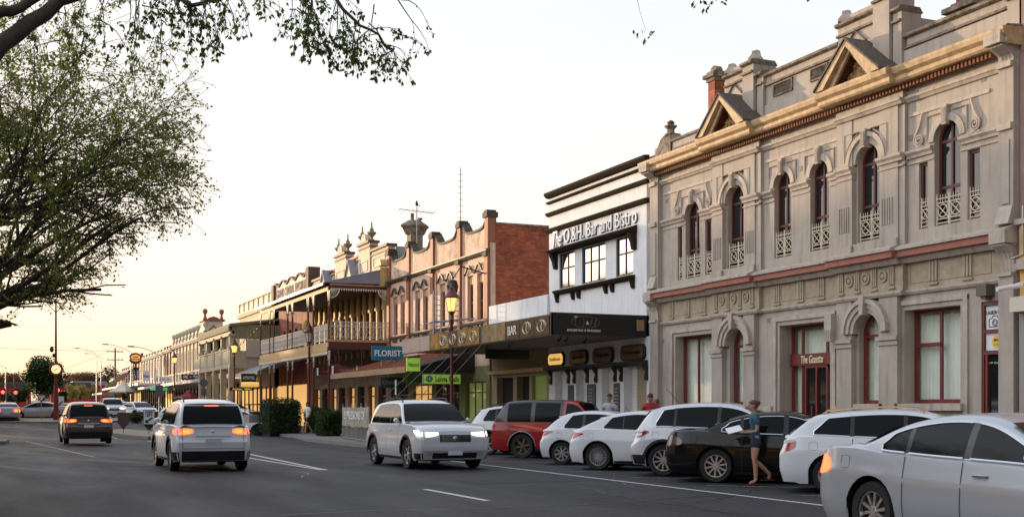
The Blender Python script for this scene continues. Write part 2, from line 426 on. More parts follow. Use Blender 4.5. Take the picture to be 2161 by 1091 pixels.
WHITE = mat('white_render', (.76, .76, .76), .8, col2=(.68, .68, .69), nscale=1.3, bump=.2, bscale=25, streak=.28, dirt=(.26, .26, .27))
WHT = mat('white_paint', (.80, .80, .80), .5)
BRICK = brick_mat('red_brick', (.52, .12, .04), (.28, .055, .028), (.17, .09, .06), 'x')
BRICKY = brick_mat('red_brick_front', (.40, .10, .045), (.27, .065, .035), (.2, .11, .07), 'y')
PINK = mat('pink_cream_render', (.74, .50, .36), .8, col2=(.64, .42, .30), nscale=3, streak=.4, dirt=(.2, .11, .07), bump=.15)
PINKB = brick_mat('painted_brick', (.80, .57, .42), (.72, .50, .36), (.60, .40, .28), 'y')
RUST = mat('rust_pilaster', (.36, .13, .065), .7, col2=(.28, .10, .05), nscale=4)
GREEN = mat('dark_green_paint', (.035, .07, .05), .6, col2=(.07, .08, .05), nscale=6)
IRON = mat('maroon_iron', (.13, .022, .02), .4)
LACE = mat('cast_iron_lace', (.74, .65, .52), .6)
CRM = mat('cream_render', (.68, .57, .42), .8, col2=(.58, .47, .33), nscale=2, streak=.35, dirt=(.25, .18, .11), bump=.15)
CRM2 = mat('pale_stone_render', (.60, .52, .42), .85, col2=(.48, .41, .32), nscale=2, streak=.4, dirt=(.2, .15, .1))
OCH = mat('ochre_timber', (.58, .38, .17), .7, col2=(.45, .28, .12), nscale=3)
TIN = mat('grey_tin_roof', (.30, .29, .35), .75, spec=.2, col2=(.26, .25, .29), nscale=2)
SOFF = mat('soffit_boards', (.15, .12, .095), .8)
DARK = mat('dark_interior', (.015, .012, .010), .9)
WARMI = mat('lit_shop_interior', (.45, .28, .12), .8, emis=(1, .55, .18), estr=.55)
LAMPL = mat('lamp_glow', (.9, .6, .2), .4, emis=(1, .62, .16), estr=1.15)
CONC = mat('concrete', (.24, .225, .21), .85, col2=(.17, .16, .15), nscale=3, bump=.3)
PAVE = mat('footpath_paving', (.20, .185, .17), .85, col2=(.15, .14, .13), nscale=2, bump=.2)
WLINE = mat('worn_white_line', (.62, .62, .62), .7, col2=(.16, .16, .165), nscale=26, lo=.5, hi=.7, bump=.2)
WLINE2 = mat('faded_white_line', (.34, .34, .34), .7, col2=(.06, .06, .065), nscale=18, lo=.45, hi=.6)
STEEL = mat('galvanised_steel', (.38, .38, .39), .4, metal=.6)
WOOD = mat('weathered_timber', (.16, .10, .06), .8)

# ---------------------------------------------------------------- ground and street
def sheet(name, x0, x1, y0, y1, dz, m, ny=40, label=None):
    rows = []
    for k in range(ny + 1):
        y = y0 + (y1 - y0) * k / ny; rows.append([(x0, y, gz(y) + dz), (x1, y, gz(y) + dz)])
    o = MB().grid(rows).build(name, m, None, smooth=True); return struct(o, label)
g = MB(); ys = [-60, 0, 30, 60] + list(range(72, 116, 4)) + [130, 150, 170, 190, 210, 230, 400, 900, 3000]
g.grid([[(-1500, y, gz(y) - .35), (-60, y, gz(y) - .06), (80, y, gz(y) - .06), (1500, y, gz(y) - .35)] for y in ys])
struct(g.build('ground', mat('far_ground', (.11, .10, .07), .9, col2=(.07, .08, .04), nscale=.3), smooth=True), 'dull ground beyond the street')
g = MB(); ys = [-30, 0, 20, 40, 60] + list(range(70, 116, 3)) + list(range(120, 236, 8)) + [330]
g.grid([[(-14, y, gz(y)), (17.0, y, gz(y))] for y in ys])
struct(g.build('road', asphalt_mat(), smooth=True), 'dark grey asphalt road')
g = MB(); g.grid([[(17.0, y, gz(y) + .0), (17.0, y, gz(y) + .15), (17.16, y, gz(y) + .155)] for y in ys])
struct(g.build('kerb', CONC), 'concrete kerb in front of the shops')
g = MB(); g.grid([[(17.16, y, gz(y) + .155), (20.9, y, gz(y) + .17)] for y in ys])
struct(g.build('footpath', PAVE), 'footpath in front of the shops')
def line(x0, y0, x1, y1, wd, m, name='road_marking', dz=.006):
    d = Vector((x1 - x0, y1 - y0, 0)); L_ = d.length; d.normalize(); n_ = Vector((-d.y, d.x, 0)) * wd / 2; k = max(1, int(L_ / 4))
    rows = []
    for i in range(k + 1):
        p = Vector((x0, y0, 0)) + d * (L_ * i / k); z = gz(p.y) + dz; rows.append([(p.x - n_.x, p.y - n_.y, z), (p.x + n_.x, p.y + n_.y, z)])
    return struct(MB().grid(rows).build(name, m), 'painted line on the road')
line(12.35, 33.5, 11.75, 6, .10, WLINE)
for y in (18.35, 9.4, -2.0): line(7.5, y, 7.5, y + 3.1, .13, WLINE)
line(7.62, 29.2, 8.6, 60, .13, WLINE); line(7.52, 29.4, 6.9, 60, .11, WLINE)
line(1.5, 62, 3.0, 40, .10, WLINE2); line(5.9, 64, 6.9, 88, .1, WLINE2)
for k in range(9):                   # angled bay lines between the parked cars
    y = 35.6 - 3.05 * k; line(13.0, y, 16.9, y - 3.9, .08, WLINE2)
for k in range(6): line(1.0 + 1.1 * k, 84, 1.6 + 1.1 * k, 84, .35, WLINE)
# kerb build-out with hedge bed, islands
def island(name, pts, h, label, top=PAVE):
    n_ = len(pts); m_ = MB(); zb = [gz(p[1]) for p in pts]
    for k in range(n_):
        a, b = pts[k], pts[(k + 1) % n_]
        m_.q((a[0], a[1], zb[k] - .02), (b[0], b[1], zb[(k + 1) % n_] - .02), (b[0], b[1], zb[(k + 1) % n_] + h), (a[0], a[1], zb[k] + h))
    c = (sum(p[0] for p in pts) / n_, sum(p[1] for p in pts) / n_); m_.cm = 0
    inn = [(c[0] + (p[0] - c[0]) * .0 + (p[0] - c[0]) * (1 - .16 / max(.5, math.hypot(p[0] - c[0], p[1] - c[1]))), c[1] + (p[1] - c[1]) * (1 - .16 / max(.5, math.hypot(p[0] - c[0], p[1] - c[1])))) for p in pts]
    for k in range(n_):
        j = (k + 1) % n_; m_.q((*pts[k], zb[k] + h), (*pts[j], zb[j] + h), (*inn[j], zb[j] + h), (*inn[k], zb[k] + h))
    m_.cm = 1
    zc = gz(c[1]) + h
    for k in range(n_):
        j = (k + 1) % n_; m_.q((*inn[k], zb[k] + h), (*inn[j], zb[j] + h), (c[0], c[1], zc))
    return struct(m_.build(name, [CONC, top]), label)
island('kerb_island', [(17.0, 44.0), (14.6, 44.2), (13.75, 45.2), (13.5, 47.5), (13.7, 56), (14.7, 63), (15.0, 70), (15.6, 75), (16.3, 77.5), (17.0, 78)], .15, 'kerb build-out with a hedge bed')
MED = mat('median_concrete', (.33, .27, .19), .85, col2=(.24, .19, .13), nscale=2, bump=.2)
island('median_island', [at(312, 60), at(330, 62), at(334, 66), at(318, 74), at(262, 78), at(233, 76), at(228, 71), at(255, 66)], .16, 'concrete median island under the signs', MED)
island('roundabout', [(4.9 + 5.5 * math.cos(2 * PI * k / 20), 101 + 5.5 * math.sin(2 * PI * k / 20)) for k in range(20)], .14, 'low round island under the clock', MED)
island('kerb_island', [(-3, 56), (.0, 55), (.55, 56.2), (.75, 58.5), (.45, 60), (-3, 60.5)], .16, 'kerb island at the left edge of the road')

# ---------------------------------------------------------------- grey stone newspaper office
X0 = 20.6
def gazette():
    X = X0; Y0, Y1 = 19.70, 35.45
    b = thing('stone_building', 'two storey grey brown stone building with arched windows, cornice coloured as if sunlit and two pediments', 'building', (X, 27.7, 0))
    up = [(33.48, 32.60, 5.72, 7.71, 1), (33.97, 33.70, 5.72, 7.44, 0), (32.32, 31.95, 5.72, 7.44, 0), (31.07, 30.07, 5.78, 7.75, 1), (28.68, 27.88, 5.82, 7.84, 1),
          (27.03, 26.22, 5.82, 7.84, 1), (25.05, 24.15, 5.82, 7.82, 1), (22.30, 21.46, 5.85, 7.86, 1), (22.82, 22.52, 5.85, 7.44, 0), (21.24, 20.86, 5.85, 7.44, 0)]
    lo = [(34.12, 31.78, 1.6, 3.88, 0), (30.95, 29.90, 1.65, 3.42, 1), (28.43, 26.18, .2, 3.88, 0), (25.02, 24.02, 1.65, 3.45, 1), (23.33, 21.46, 1.65, 3.93, 0), (20.82, 20.25, .2, 3.93, 0)]
    m = MB()
    wall_open(m, X, Y0, Y1, 0, 4.4, lo, .75); wall_open(m, X, Y0, Y1, 4.4, 10.3, up, .75)
    m.box(X + .82, X + 14, Y0, Y1, 0, 10.05)
    m.q((X, Y1, 0), (X + .85, Y1, 0), (X + .85, Y1, 10.3), (X, Y1, 10.3)); m.q((X, Y0, 0), (X + .85, Y0, 0), (X + .85, Y0, 10.3), (X, Y0, 10.3)); m.q((X, Y0, 10.3), (X + .85, Y0, 10.3), (X + .85, Y1, 10.3), (X, Y1, 10.3))
    m.build('wall', STONE, b)
    # pilasters and projecting bays
    p = MB()
    for a, c in ((31.70, 31.14), (30.0, 29.45), (25.72, 25.12), (24.07, 23.40)):
        p.fw(X, 0, .14, a, c, 5.42, 9.0); p.fw(X, 0, .16, a, c, 0, 4.34)
        p.fw(X, .14, .20, a + .02, c - .02, 5.42, 5.72)
        for z in (3.22, 3.10): p.fw(X, .16, .24 if z > 3.15 else .20, a + .05, c - .05, z, z + .1)
        n_ = 5
        for k in range(n_): p.fw(X, .14, .165, a - .08 - k * .09, a - .12 - k * .09, 6.1, 6.75)
    for a, c in ((35.45, 34.95), (20.14, 19.715)):
        p.fw(X, 0, .18, a, c, 0, 4.5); p.fw(X, 0, .18, a, c, 5.42, 9.25); p.fw(X, .18, .21, a - .1, c + .1, 6.0, 7.4)
    for a, c in ((31.14, 30.0), (25.12, 24.07)):
        p.fw(X, 0, .12, a, c, 8.62, 9.0); p.fw(X, 0, .12, a, c, 5.42, 5.76)
    p.fw(X, 0, .10, 29.45, 29.2, 5.42, 9.0); p.fw(X, 0, .10, 23.40, 23.2, 5.42, 9.0)
    p.pieces('pilaster', STONE, b)
    # mouldings on the wall
    t = MB()
    segs = [(35.45, 33.50), (32.58, 31.72), (31.70, 31.12), (30.02, 29.2), (29.2, 28.70), (27.86, 27.05), (26.2, 25.74), (25.72, 25.10), (24.1, 23.2), (23.2, 22.32), (21.44, 19.705)]
    for a, c in segs:
        o = .14 if (a, c) in ((31.70, 31.12), (25.72, 25.10)) or (a in (30.02, 24.1)) else (.0)
        t.prof(X, [(0, 7.60), (o + .05, 7.60), (o + .06, 7.66), (o + .12, 7.72), (o + .12, 7.78), (0, 7.80)], a, c)
        t.fw(X, 0, o + .03, a, c, 7.46, 7.50)
    for a, c, o in ((35.45, 31.72, 0), (31.72, 29.2, .14), (29.2, 25.74, 0), (25.74, 23.2, .14), (23.2, 19.706, 0)):
        t.prof(X, [(0, 8.98), (o + .05, 8.98), (o + .10, 9.06), (o + .12, 9.06), (o + .12, 9.12), (0, 9.13)], a, c)
        t.fw(X, 0, o + .02, a, c, 9.13, 9.34)
        t.prof(X, [(0, 4.30), (o + .06, 4.30), (o + .10, 4.36), (o + .10, 4.41), (0, 4.42)], a, c)
        t.prof(X, [(0, 5.36), (o + .44, 5.36), (o + .44, 5.42), (o + .2, 5.52), (0, 5.56)], a, c)
        t.prof(X, [(0, 5.06), (o + .16, 5.06), (o + .24, 5.16), (o + .24, 5.20), (0, 5.20)], a, c)
    for a, c, z in ((34.12, 31.78, 3.88), (28.43, 26.18, 3.88), (23.33, 21.46, 3.93)):   # architraves round the shop windows
        t.fw(X, 0, .05, a + .26, a + .12, .6, z + .2); t.fw(X, 0, .05, c - .12, c - .26, .6, z + .2); t.fw(X, 0, .052, a + .26, c - .26, z + .12, z + .24)
    t.fw(X, 0, .16, 34.3, 31.6, 1.44, 1.595); t.fw(X, 0, .16, 23.5, 21.3, 1.48, 1.645); t.fw(X, 0, .16, 25.05, 23.95, 1.5, 1.645); t.fw(X, 0, .12, 29.3, 28.7, 1.35, 1.6); t.fw(X, 0, .12, 26.0, 25.7, 1.35, 1.6)
    t.fw(X, 0, .16, 31.0, 29.85, 1.5, 1.645)
    # panels of the upper wall (recessed look: raised borders)
    for a, c in ((34.85, 31.9), (29.1, 25.85), (23.1, 20.55)):
        t.fw(X, 0, .03, a, c, 8.62, 8.70)
    t.pieces('moulding', STONE2, b)
    # arched window trims, keystones, spandrel mouldings, scrolls
    ar = MB()
    for (yc, r, zt, big) in ((33.04, .44, 7.71, 0), (30.57, .5, 7.75, 1), (28.28, .40, 7.84, 0), (26.62, .40, 7.84, 0), (24.60, .45, 7.82, 1), (21.88, .42, 7.86, 0)):
        base = .12 if big else 0
        if big:
            ar.ring(X, yc, zt, r, r + .18, 0, .10); ar.ring(X, yc, zt, r + .18, r + .30, .0, .17); R1 = r + .34
        else:
            ar.ring(X, yc, zt, r, r + .17, 0, .045); R1 = r + .2
        kz = zt + r - .1
        ar.prism([(yc - .07, kz), (yc + .07, kz), (yc + .10, kz + .46), (yc - .10, kz + .46)], 'x', X - (.24 if big else .12), X)
        for k in (-1, 0, 1): ar.fw(X, .0, .26 if big else .14, yc + k * .045 + .012, yc + k * .045 - .012, kz + .05, kz + .40)
        for s_ in (-1, 1):               # raised corner mouldings either side of the keystone
            yy = yc + s_ * (R1 + .02); zt2 = zt + R1 + .02
            pts = [(X - .02 - base, yc + s_ * .2, zt2), (X - .02 - base, yy, zt2), (X - .02 - base, yy, zt + .1)]
            ar.tube([(a_[0], a_[1], a_[2]) for a_ in pts], .022, 4)
            if not big:
                arc = [(X - .02, yc + s_ * (R1 - .06) * math.cos(R(a_)), zt + (R1 - .06) * math.sin(R(a_))) for a_ in range(20, 76, 9)]
                ar.tube(arc, .02, 4)
            else:
                arc = [(X - .02 - base, yc + s_ * (R1 + .02) * math.cos(R(a_)), zt + (R1 + .02) * math.sin(R(a_))) for a_ in range(15, 78, 9)]
                ar.tube(arc, .02, 4)
    for yc, s_ in ((33.98, 1), (32.12, -1), (22.78, 1), (20.98, -1)):
        pts = []
        for k in range(26):
            a_ = k / 25 * 4.2 * PI; rr = .03 + .13 * k / 25
            pts.append((X - .035, yc + s_ * (rr * math.cos(a_) + .0), 8.0 + rr * math.sin(a_)))
        pts += [(X - .035, yc - s_ * .02, 8.32), (X - .035, yc - s_ * .10, 8.55), (X - .035, yc - s_ * .12, 8.62)]
        ar.tube(pts, .028, 5)
        ar.fw(X, 0, .03, yc + .12, yc - .12, 7.82, 7.86)
    for (yc, r, zt) in ((30.42, .53, 3.42), (24.52, .5, 3.45)):
        ar.ring(X, yc, zt, r, r + .12, 0, .20); ar.ring(X, yc, zt, r + .12, r + .25, 0, .25); ar.ring(X, yc, zt, r + .25, r + .36, 0, .30)
        ar.prism([(yc - .06, zt + r - .05), (yc + .06, zt + r - .05), (yc + .10, zt + r + .42), (yc - .10, zt + r + .42)], 'x', X - .36, X)
    ar.pieces('arch_moulding', STONE2, b, smooth=True, ang=35)
    # frieze between the storeys
    fr = MB()
    for a, c, o in ((35.2, 31.72, 0), (31.72, 29.2, .14), (29.2, 25.74, 0), (25.74, 23.2, .14), (23.2, 20.1, 0)):
        fr.fw(X, 0, o + .02, a, c, 4.42, 5.06)
    tri = [34.3, 33.3, 32.35, 28.5, 27.4, 26.5, 22.3, 21.2]
    for y in tri:
        for k in (-1, 0, 1): fr.fw(X, .02, .06, y + k * .1 + .035, y + k * .1 - .035, 4.56, 5.05)
        fr.fw(X, .02, .07, y + .16, y - .16, 4.47, 4.52)
    for y0_, n_ in ((31.45, 4), (25.5, 4)):
        for q_ in range(n_):
            y = y0_ - q_ * .64
            for k in (-1, 0, 1): fr.fw(X, .16, .20, y + k * .07 + .024, y + k * .07 - .024, 4.58, 5.05)
            fr.fw(X, .16, .21, y + .12, y - .12, 4.48, 4.53)
            if q_ < n_ - 1: fr.ring(X, y - .32, 4.82, .10, .155, .16, .20, 0, 360, 16); fr.lathe((X - .16, y - .32, 4.82), [(.0, -.06), (.06, -.045), (.09, 0)], 10, 'x')
    for a, c in ((34.15, 33.45), (33.15, 32.5), (28.35, 27.55), (27.25, 26.65), (22.15, 21.35), (21.05, 20.5), (23.1, 22.45)):
        fr.fw(X, .02, .035, a, c, 5.0, 5.03); fr.fw(X, .02, .035, a, c, 4.56, 4.59); fr.fw(X, .02, .036, a, a - .03, 4.56, 5.03); fr.fw(X, .02, .036, c + .03, c, 4.56, 5.03)
    fr.build('frieze', STONEF, b)
    tb = MB()
    for a, c, o in ((35.3, 31.72, 0), (31.72, 29.2, .14), (29.2, 25.74, 0), (25.74, 23.2, .14), (23.2, 20.1, 0)):
        tb.fw(X, 0, o + .38, a, c, 5.20, 5.352)
    tb.build('string_course', TERRA, b)
    # main cornice
    c_ = MB()
    def corn(a, c, o):
        c_.prof(X, [(0, 9.42), (o + .42, 9.42), (o + .46, 9.47), (o + .46, 9.56), (o + .55, 9.63), (o + .58, 9.72), (o + .58, 9.78), (0, 9.83)], a, c)
    for a, c, o in ((35.6, 31.75, 0), (31.75, 29.03, .16), (29.03, 25.9, 0), (25.9, 23.15, .16), (23.15, 19.62, 0)): corn(a, c, o)
    c_.build('cornice', CORN_SUN, b)
    mo = MB()
    for a, c, o in ((35.6, 31.75, 0), (31.75, 29.03, .16), (29.03, 25.9, 0), (25.9, 23.15, .16), (23.15, 19.62, 0)):
        mo.prof(X, [(0, 9.82), (o + .50, 9.785), (o + .45, 9.84), (0, 9.88)], a, c)
    mo.build('moss', LICHEN, b)
    de = MB(); y = 35.2
    de.fw(X, 0, .10, 35.3, 20.3, 9.34, 9.42)
    while y > 20.3:
        de.fw(X, .10, .28, y, y - .06, 9.29, 9.42); y -= .12
    de.build('dentil', mat('red_brown_dentils', (.22, .09, .045), .8), b)
    # brackets at both ends of each cornice
    br = MB()
    def console(y0_, y1_, zt, h, out):
        pr = [(0, zt - h), (.10, zt - h), (.13, zt - h * .8), (.15, zt - h * .5), (.22, zt - h * .28), (out * .8, zt - h * .12), (out, zt - .02), (out, zt), (0, zt)]
        br.prof(X, pr, y0_, y1_)
        for k in range(3): br.tube([(X - w_ - .0, y0_ + (y1_ - y0_) * (k + 1) / 4, z_) for w_, z_ in pr[1:7]], .02, 4)
    for a, c in ((35.45, 35.02), (20.12, 19.725)):
        console(a, c, 9.42, .60, .50); br.fw(X, 0, .6, a + .04, c - .04, 9.44, 9.7)
        console(a, c, 5.10, .62, .42); br.fw(X, 0, .46, a + .03, c - .03, 5.12, 5.36)
        for q_ in range(4): br.disc(X, c + .06 + q_ * .1, 9.57, .03, .605, 8); br.disc(X, c + .06 + q_ * .1, 5.24, .025, .465, 8)
        br.fw(X, .18, .26, a, c, 8.98, 9.1); br.fw(X, .18, .26, a, c, 7.62, 7.76); br.fw(X, .18, .24, a, c, 4.42, 4.5)
        br.prof(X, [(0, 5.55), (.34, 5.55), (.26, 5.75), (.2, 5.95), (0, 5.95)], a, c)
    br.fw(X, 0, .34, 26.0, 25.72, 3.30, 4.02)
    for k in range(4): br.fw(X, .34, .36, 25.97 - k * .07, 25.94 - k * .07, 3.34, 3.6)
    br.pieces('bracket', STONE2, b)
    # pediments
    for ya, yb in ((31.55, 29.05), (25.80, 23.32)):
        yc = (ya + yb) / 2 + .02; zt = 10.84; zb = 9.78
        m = MB()
        for s_, ye in ((1, ya), (-1, yb)):
            m.prism([(ye, zb), (yc, zt), (yc, zt - .17), (ye - s_ * .32, zb)], 'x', X - .80, X + .1)
            m.prism([(ye - s_ * .33, zb + .003), (yc, zt - .18), (yc, zt - .30), (ye - s_ * .56, zb + .003)], 'x', X - .66, X + .1)
        po = m.build('pediment', CORN_SUN, b)
        m = MB(); m.prism([(yb + .4, zb + .006), (ya - .4, zb + .006), (yc, zt - .26)], 'x', X - .32, X - .2)
        for k in range(60):
            yy = random.uniform(yb + .6, ya - .6); zz = zb + .08 + random.random() * (zt - .5 - zb) * (1 - abs(yy - yc) / ((ya - yb) / 2))
            m.lathe((X - .32, yy, zz), [(0, -.07), (.05, -.05), (.075, 0)], 6, 'x')
        m.build('tympanum', mat('carved_tympanum', (.20, .12, .06), .7, col2=(.45, .30, .10), nscale=7), po)
        m = MB()
        for s_, ye in ((1, ya + .03), (-1, yb - .03)):
            m.prism([(ye, zb + .0), (yc, zt + .002), (yc, zt + .06), (ye, zb + .06)], 'x', X - .84, X + .65)
        m.build('pediment_roof', SLATE, po)
        m = MB()
        for s_, ye in ((1, ya), (-1, yb)):
            for k in range(12):
                f0 = (k + .3) / 12; f1 = f0 + .04; P = lambda f: (ye - s_ * .56 + (yc - ye + s_ * .56) * f, zb + .003 + (zt - .30 - zb) * f)
                a_, c2 = P(f0), P(f1); m.prism([(a_[0], a_[1] - .07), (c2[0], c2[1] - .07), (c2[0], c2[1]), (a_[0], a_[1])] if s_ < 0 else [(c2[0], c2[1] - .07), (a_[0], a_[1] - .07), (a_[0], a_[1]), (c2[0], c2[1])], 'x', X - .6, X - .34)
        m.build('raking_dentil', REDD, po)
    # parapet
    pa = MB(); cap = MB()
    def par(a, c, z, o=0.0, back=.4):
        pa.box(X + .05 - o, X + .05 + back, c, a, 9.8, z); cap.prism([(X + .0 - o, z), (X - .06 - o, z + .03), (X - .06 - o, z + .09), (X + .03 - o, z + .14), (X + back, z + .14), (X + back + .1, z)], 'y', c - .02, a + .02)
        cap.box(X - .02 - o, X + .05 - o, c, a, z - .26, z - .20)
    par(34.3, 31.2, 10.28); par(31.15, 30.12, 11.55, .08, .5); par(30.05, 29.5, 11.62, .2, .6); par(29.45, 25.85, 11.12)
    par(25.82, 24.35, 11.55, .08, .5); par(24.3, 23.7, 11.98, .2, .6); par(23.65, 23.35, 11.30, .12, .5); par(23.3, 20.05, 10.6)
    par(29.45, 29.15, 11.2, .1, .45); par(20.04, 19.65, 10.75, .07, .4)
    for a, c, z in ((31.2, 30.1, 11.69), (25.9, 24.3, 11.69)):
        pa.prism([(c + .05, z), (a - .02, z), (a - .18, z + .12), (c + .2, z + .12)], 'x', X - .0, X + .5)
    for yc, z in ((31.02, 11.69), (29.78, 11.76), (25.68, 11.69), (24.0, 12.12)):
        pa.lathe((X + .15, yc, z), [(.30, 0), (.28, .08), (.16, .22), (.15, .30), (0, .36)], 4)
    for yc in (30.65, 25.1):
        cap.tube([(X - .05, yc + .42, 10.95), (X - .05, yc, 11.3), (X - .05, yc - .42, 10.95)], .035, 4)
    pa.box(X + .5, X + 6, 29.3, 29.6, 10.2, 11.5); pa.box(X + .5, X + 8, 24.1, 24.4, 10.2, 11.5)
    for a, c, z, h in ((34.75, 34.3, 10.1, .45),):
        pa.box(X + .0, X + .45, c, a, z - .1, z + h)
    pa.build('parapet', STONE, b); cap.build('coping', LICHEN, b)
    ve = MB()
    for a, c in ((28.80, 27.86), (27.05, 26.30)):
        pass
    for a, c, z0_, z1_ in ((28.75, 27.86, 10.46, 10.82), (27.05, 26.30, 10.46, 10.82)):
        ve.fw(X + .05, 0, .05, a, c, z0_, z0_ + .04); ve.fw(X + .05, 0, .05, a, c, z1_ - .04, z1_); ve.fw(X + .05, 0, .052, a, a - .04, z0_, z1_); ve.fw(X + .05, 0, .052, c + .04, c, z0_, z1_)
        n_ = 11
        for k in range(n_):
            ve.tube([(X + .03, c + .05 + (a - c - .1) * k / n_, z0_ + .04), (X + .03, c + .05 + (a - c - .1) * (k + 1) / n_, z1_ - .04)], .012, 4); ve.tube([(X + .03, c + .05 + (a - c - .1) * (k + 1) / n_, z0_ + .04), (X + .03, c + .05 + (a - c - .1) * k / n_, z1_ - .04)], .012, 4)
    ve.pieces('parapet_grille', LICHEN, b)
    u = MB(); u.lathe((X + .1, 34.57, 10.55), [(.22, 0), (.22, .06), (.13, .12), (.12, .22), (.2, .3), (.22, .34), (.1, .38), (.13, .46), (.06, .52), (0, .54)], 10)
    u.prism([(35.3, 10.0), (35.3, 10.15), (35.0, 10.5), (34.8, 10.6), (34.35, 10.62), (34.35, 10.0)], 'x', X - .05, X + .35)
    u.build('urn', LICHEN, b, smooth=True)
    ch = MB(); cc = MB()
    for yc, xx, zt, hs_ in ((34.6, 22.5, 12.55, .2), (22.2, 21.7, 10.95, .3)):
        ch.box(xx - hs_, xx + hs_, yc - hs_, yc + hs_, 9.8, zt); cc.box(xx - hs_ * 1.25, xx + hs_ * 1.25, yc - hs_ * 1.25, yc + hs_ * 1.25, zt, zt + .12); cc.box(xx - hs_ * 1.7, xx + hs_ * 1.7, yc - hs_ * 1.7, yc + hs_ * 1.7, zt + .12, zt + .24); cc.box(xx - hs_ * 1.2, xx + hs_ * 1.2, yc - hs_ * 1.2, yc + hs_ * 1.2, zt + .24, zt + .34)
        if yc > 30: cc.ring(xx - .12, yc, zt + .34, 0, .2, -.24, 0, 0, 180, 8)
        else: ch.box(xx - hs_ * .9, xx + hs_ * .9, yc - hs_ * .9, yc + hs_ * .9, zt + .34, zt + 1.6)
    cos = ch.pieces('chimney', BRICK, b); cc.pieces('chimney_cap', LICHEN, cos[0])
    # upper windows with balconettes
    for k, (a, c, zb, zt, arch) in enumerate(up):
        w_ = win(b, X + (.15 if arch else .07), a, c, zb, zt, arch, REDD, GLD, (.5,) if arch else (), (zt - .02, (zb + zt) / 2 - .1) if arch else (), .07, None)
        rl = MB(); xr = X + .06; ym, yM = min(a, c), max(a, c); zz = zb + .02; wd = yM - ym
        for z in (.04, .14, .52, .62): rl.tube([(xr, ym, zz + z), (xr, yM, zz + z)], .014, 4)
        npan = 2 if wd > .5 else 1
        for q_ in range(npan):
            a0 = ym + wd * q_ / npan; a1 = ym + wd * (q_ + 1) / npan; mid = (a0 + a1) / 2; rr = min(.15, (a1 - a0) / 2 - .03)
            for yy in (a0 + .02, a1 - .02): rl.tube([(xr, yy, zz), (xr, yy, zz + .74)], .014, 4)
            rl.tube([(xr, a0, zz + .14), (xr, a1, zz + .52)], .012, 4); rl.tube([(xr, a1, zz + .14), (xr, a0, zz + .52)], .012, 4)
            rl.tube([(xr, mid + rr * math.cos(q * PI / 6), zz + .33 + rr * math.sin(q * PI / 6)) for q in range(13)], .014, 4, cap=False)
            for yy in (mid - .08, mid, mid + .08):
                if a0 < yy - .03 and yy + .03 < a1: rl.tube([(xr, yy, zz + .52), (xr, yy, zz + .72)], .009, 4)
        rl.build('window_railing', CREAM, b)
    # ground floor windows
    win(b, X + .32, 34.12, 31.78, 1.6, 3.88, False, REDP, GLC, (.27, .62), (), .09, CURT)
    win(b, X + .16, 30.95, 29.90, 1.65, 3.42, True, REDP, GLC, (), (3.40,), .09, CURT)
    win(b, X + .16, 25.02, 24.02, 1.65, 3.45, True, REDP, GLC, (), (3.38,), .09, CURT)
    win(b, X + .32, 23.33, 21.46, 1.66, 3.93, False, REDP, GLC, (.52,), (), .09, CURT)
    t2 = MB(); t2.fw(X + .31, -.03, .02, 22.9 + .34, 22.42, 3.02, 3.12); t2.build('transom', REDP, b)
    win(b, X + .42, 28.43, 26.18, .2, 3.85, False, REDP, GLC, (.30, .78), (), .09, CURT)
    m = MB(); m.fw(X + .42, 0, .10, 28.36, 26.24, 2.74, 3.06); sg = m.build('transom_sign', REDP, b)
    text('The Gazette', mat('gold_leaf', (.75, .62, .40), .4), sg, (X + .31, 27.35, 2.9), width=.98, height=.22, ext=.02, shear=.12, bold=.012)
    m = MB(); m.fw(X + .46, 0, .05, 27.72, 26.75, .2, 2.70); dr = m.build('door', GLD, b)
    m = MB()
    for a in (27.74, 27.26, 26.80): m.fw(X + .41, 0, .06, a, a - .07, .2, 2.72)
    m.fw(X + .41, .003, .055, 27.74, 26.73, 2.66, 2.74); m.fw(X + .41, .002, .05, 27.74, 26.73, .2, .45); m.build('door_frame', REDP, dr)
    m = MB(); m.fw(X + .36, 0, .04, 27.42, 27.36, 1.15, 1.6); m.build('door_handle', REDP, dr)
    # right hand doorway
    m = MB(); m.fw(X + .08, 0, .06, 20.82, 20.76, .2, 3.9); m.fw(X + .08, .002, .062, 20.76, 20.25, 3.22, 3.30); m.fw(X + .08, .002, .062, 20.76, 20.25, 2.74, 2.82); m.fw(X + .08, .002, .06, 20.76, 20.25, 3.84, 3.93); m.fw(X + .08, .001, .06, 20.72, 20.66, .2, 2.74)
    dr2 = m.build('door', REDP, b, ); dr2['label'] = 'red framed glass side door'
    m = MB(); m.fw(X + .08, -.04, .0, 20.76, 20.25, .2, 2.74); m.build('pane', GLD, dr2)
    m = MB(); m.fw(X + .08, 0, .01, 20.75, 20.26, 3.30, 3.84); m.fw(X + .08, 0, .01, 20.75, 20.26, 2.83, 3.22); sp = m.build('poster', mat('poster_white', (.68, .70, .72), .5), dr2)
    text('LAUREN MU', BLK, sp, (X + .065, 20.5, 3.68), width=.46, height=.09, ext=.003, bold=.01)
    cm_ = MB(); xx = X + .063
    for pts in (((.17, 3.36), (-.17, 3.36), (-.17, 3.54), (-.09, 3.55), (-.06, 3.60), (.06, 3.60), (.09, 3.55), (.17, 3.54), (.17, 3.36)),):
        cm_.tube([(xx, 20.48 + a, z) for a, z in pts], .008, 4)
    for r_ in (.075, .045): cm_.ring(xx, 20.48, 3.45, r_ - .006, r_ + .006, 0, .004, 0, 360, 16)
    cm_.build('camera_drawing', BLK, sp)
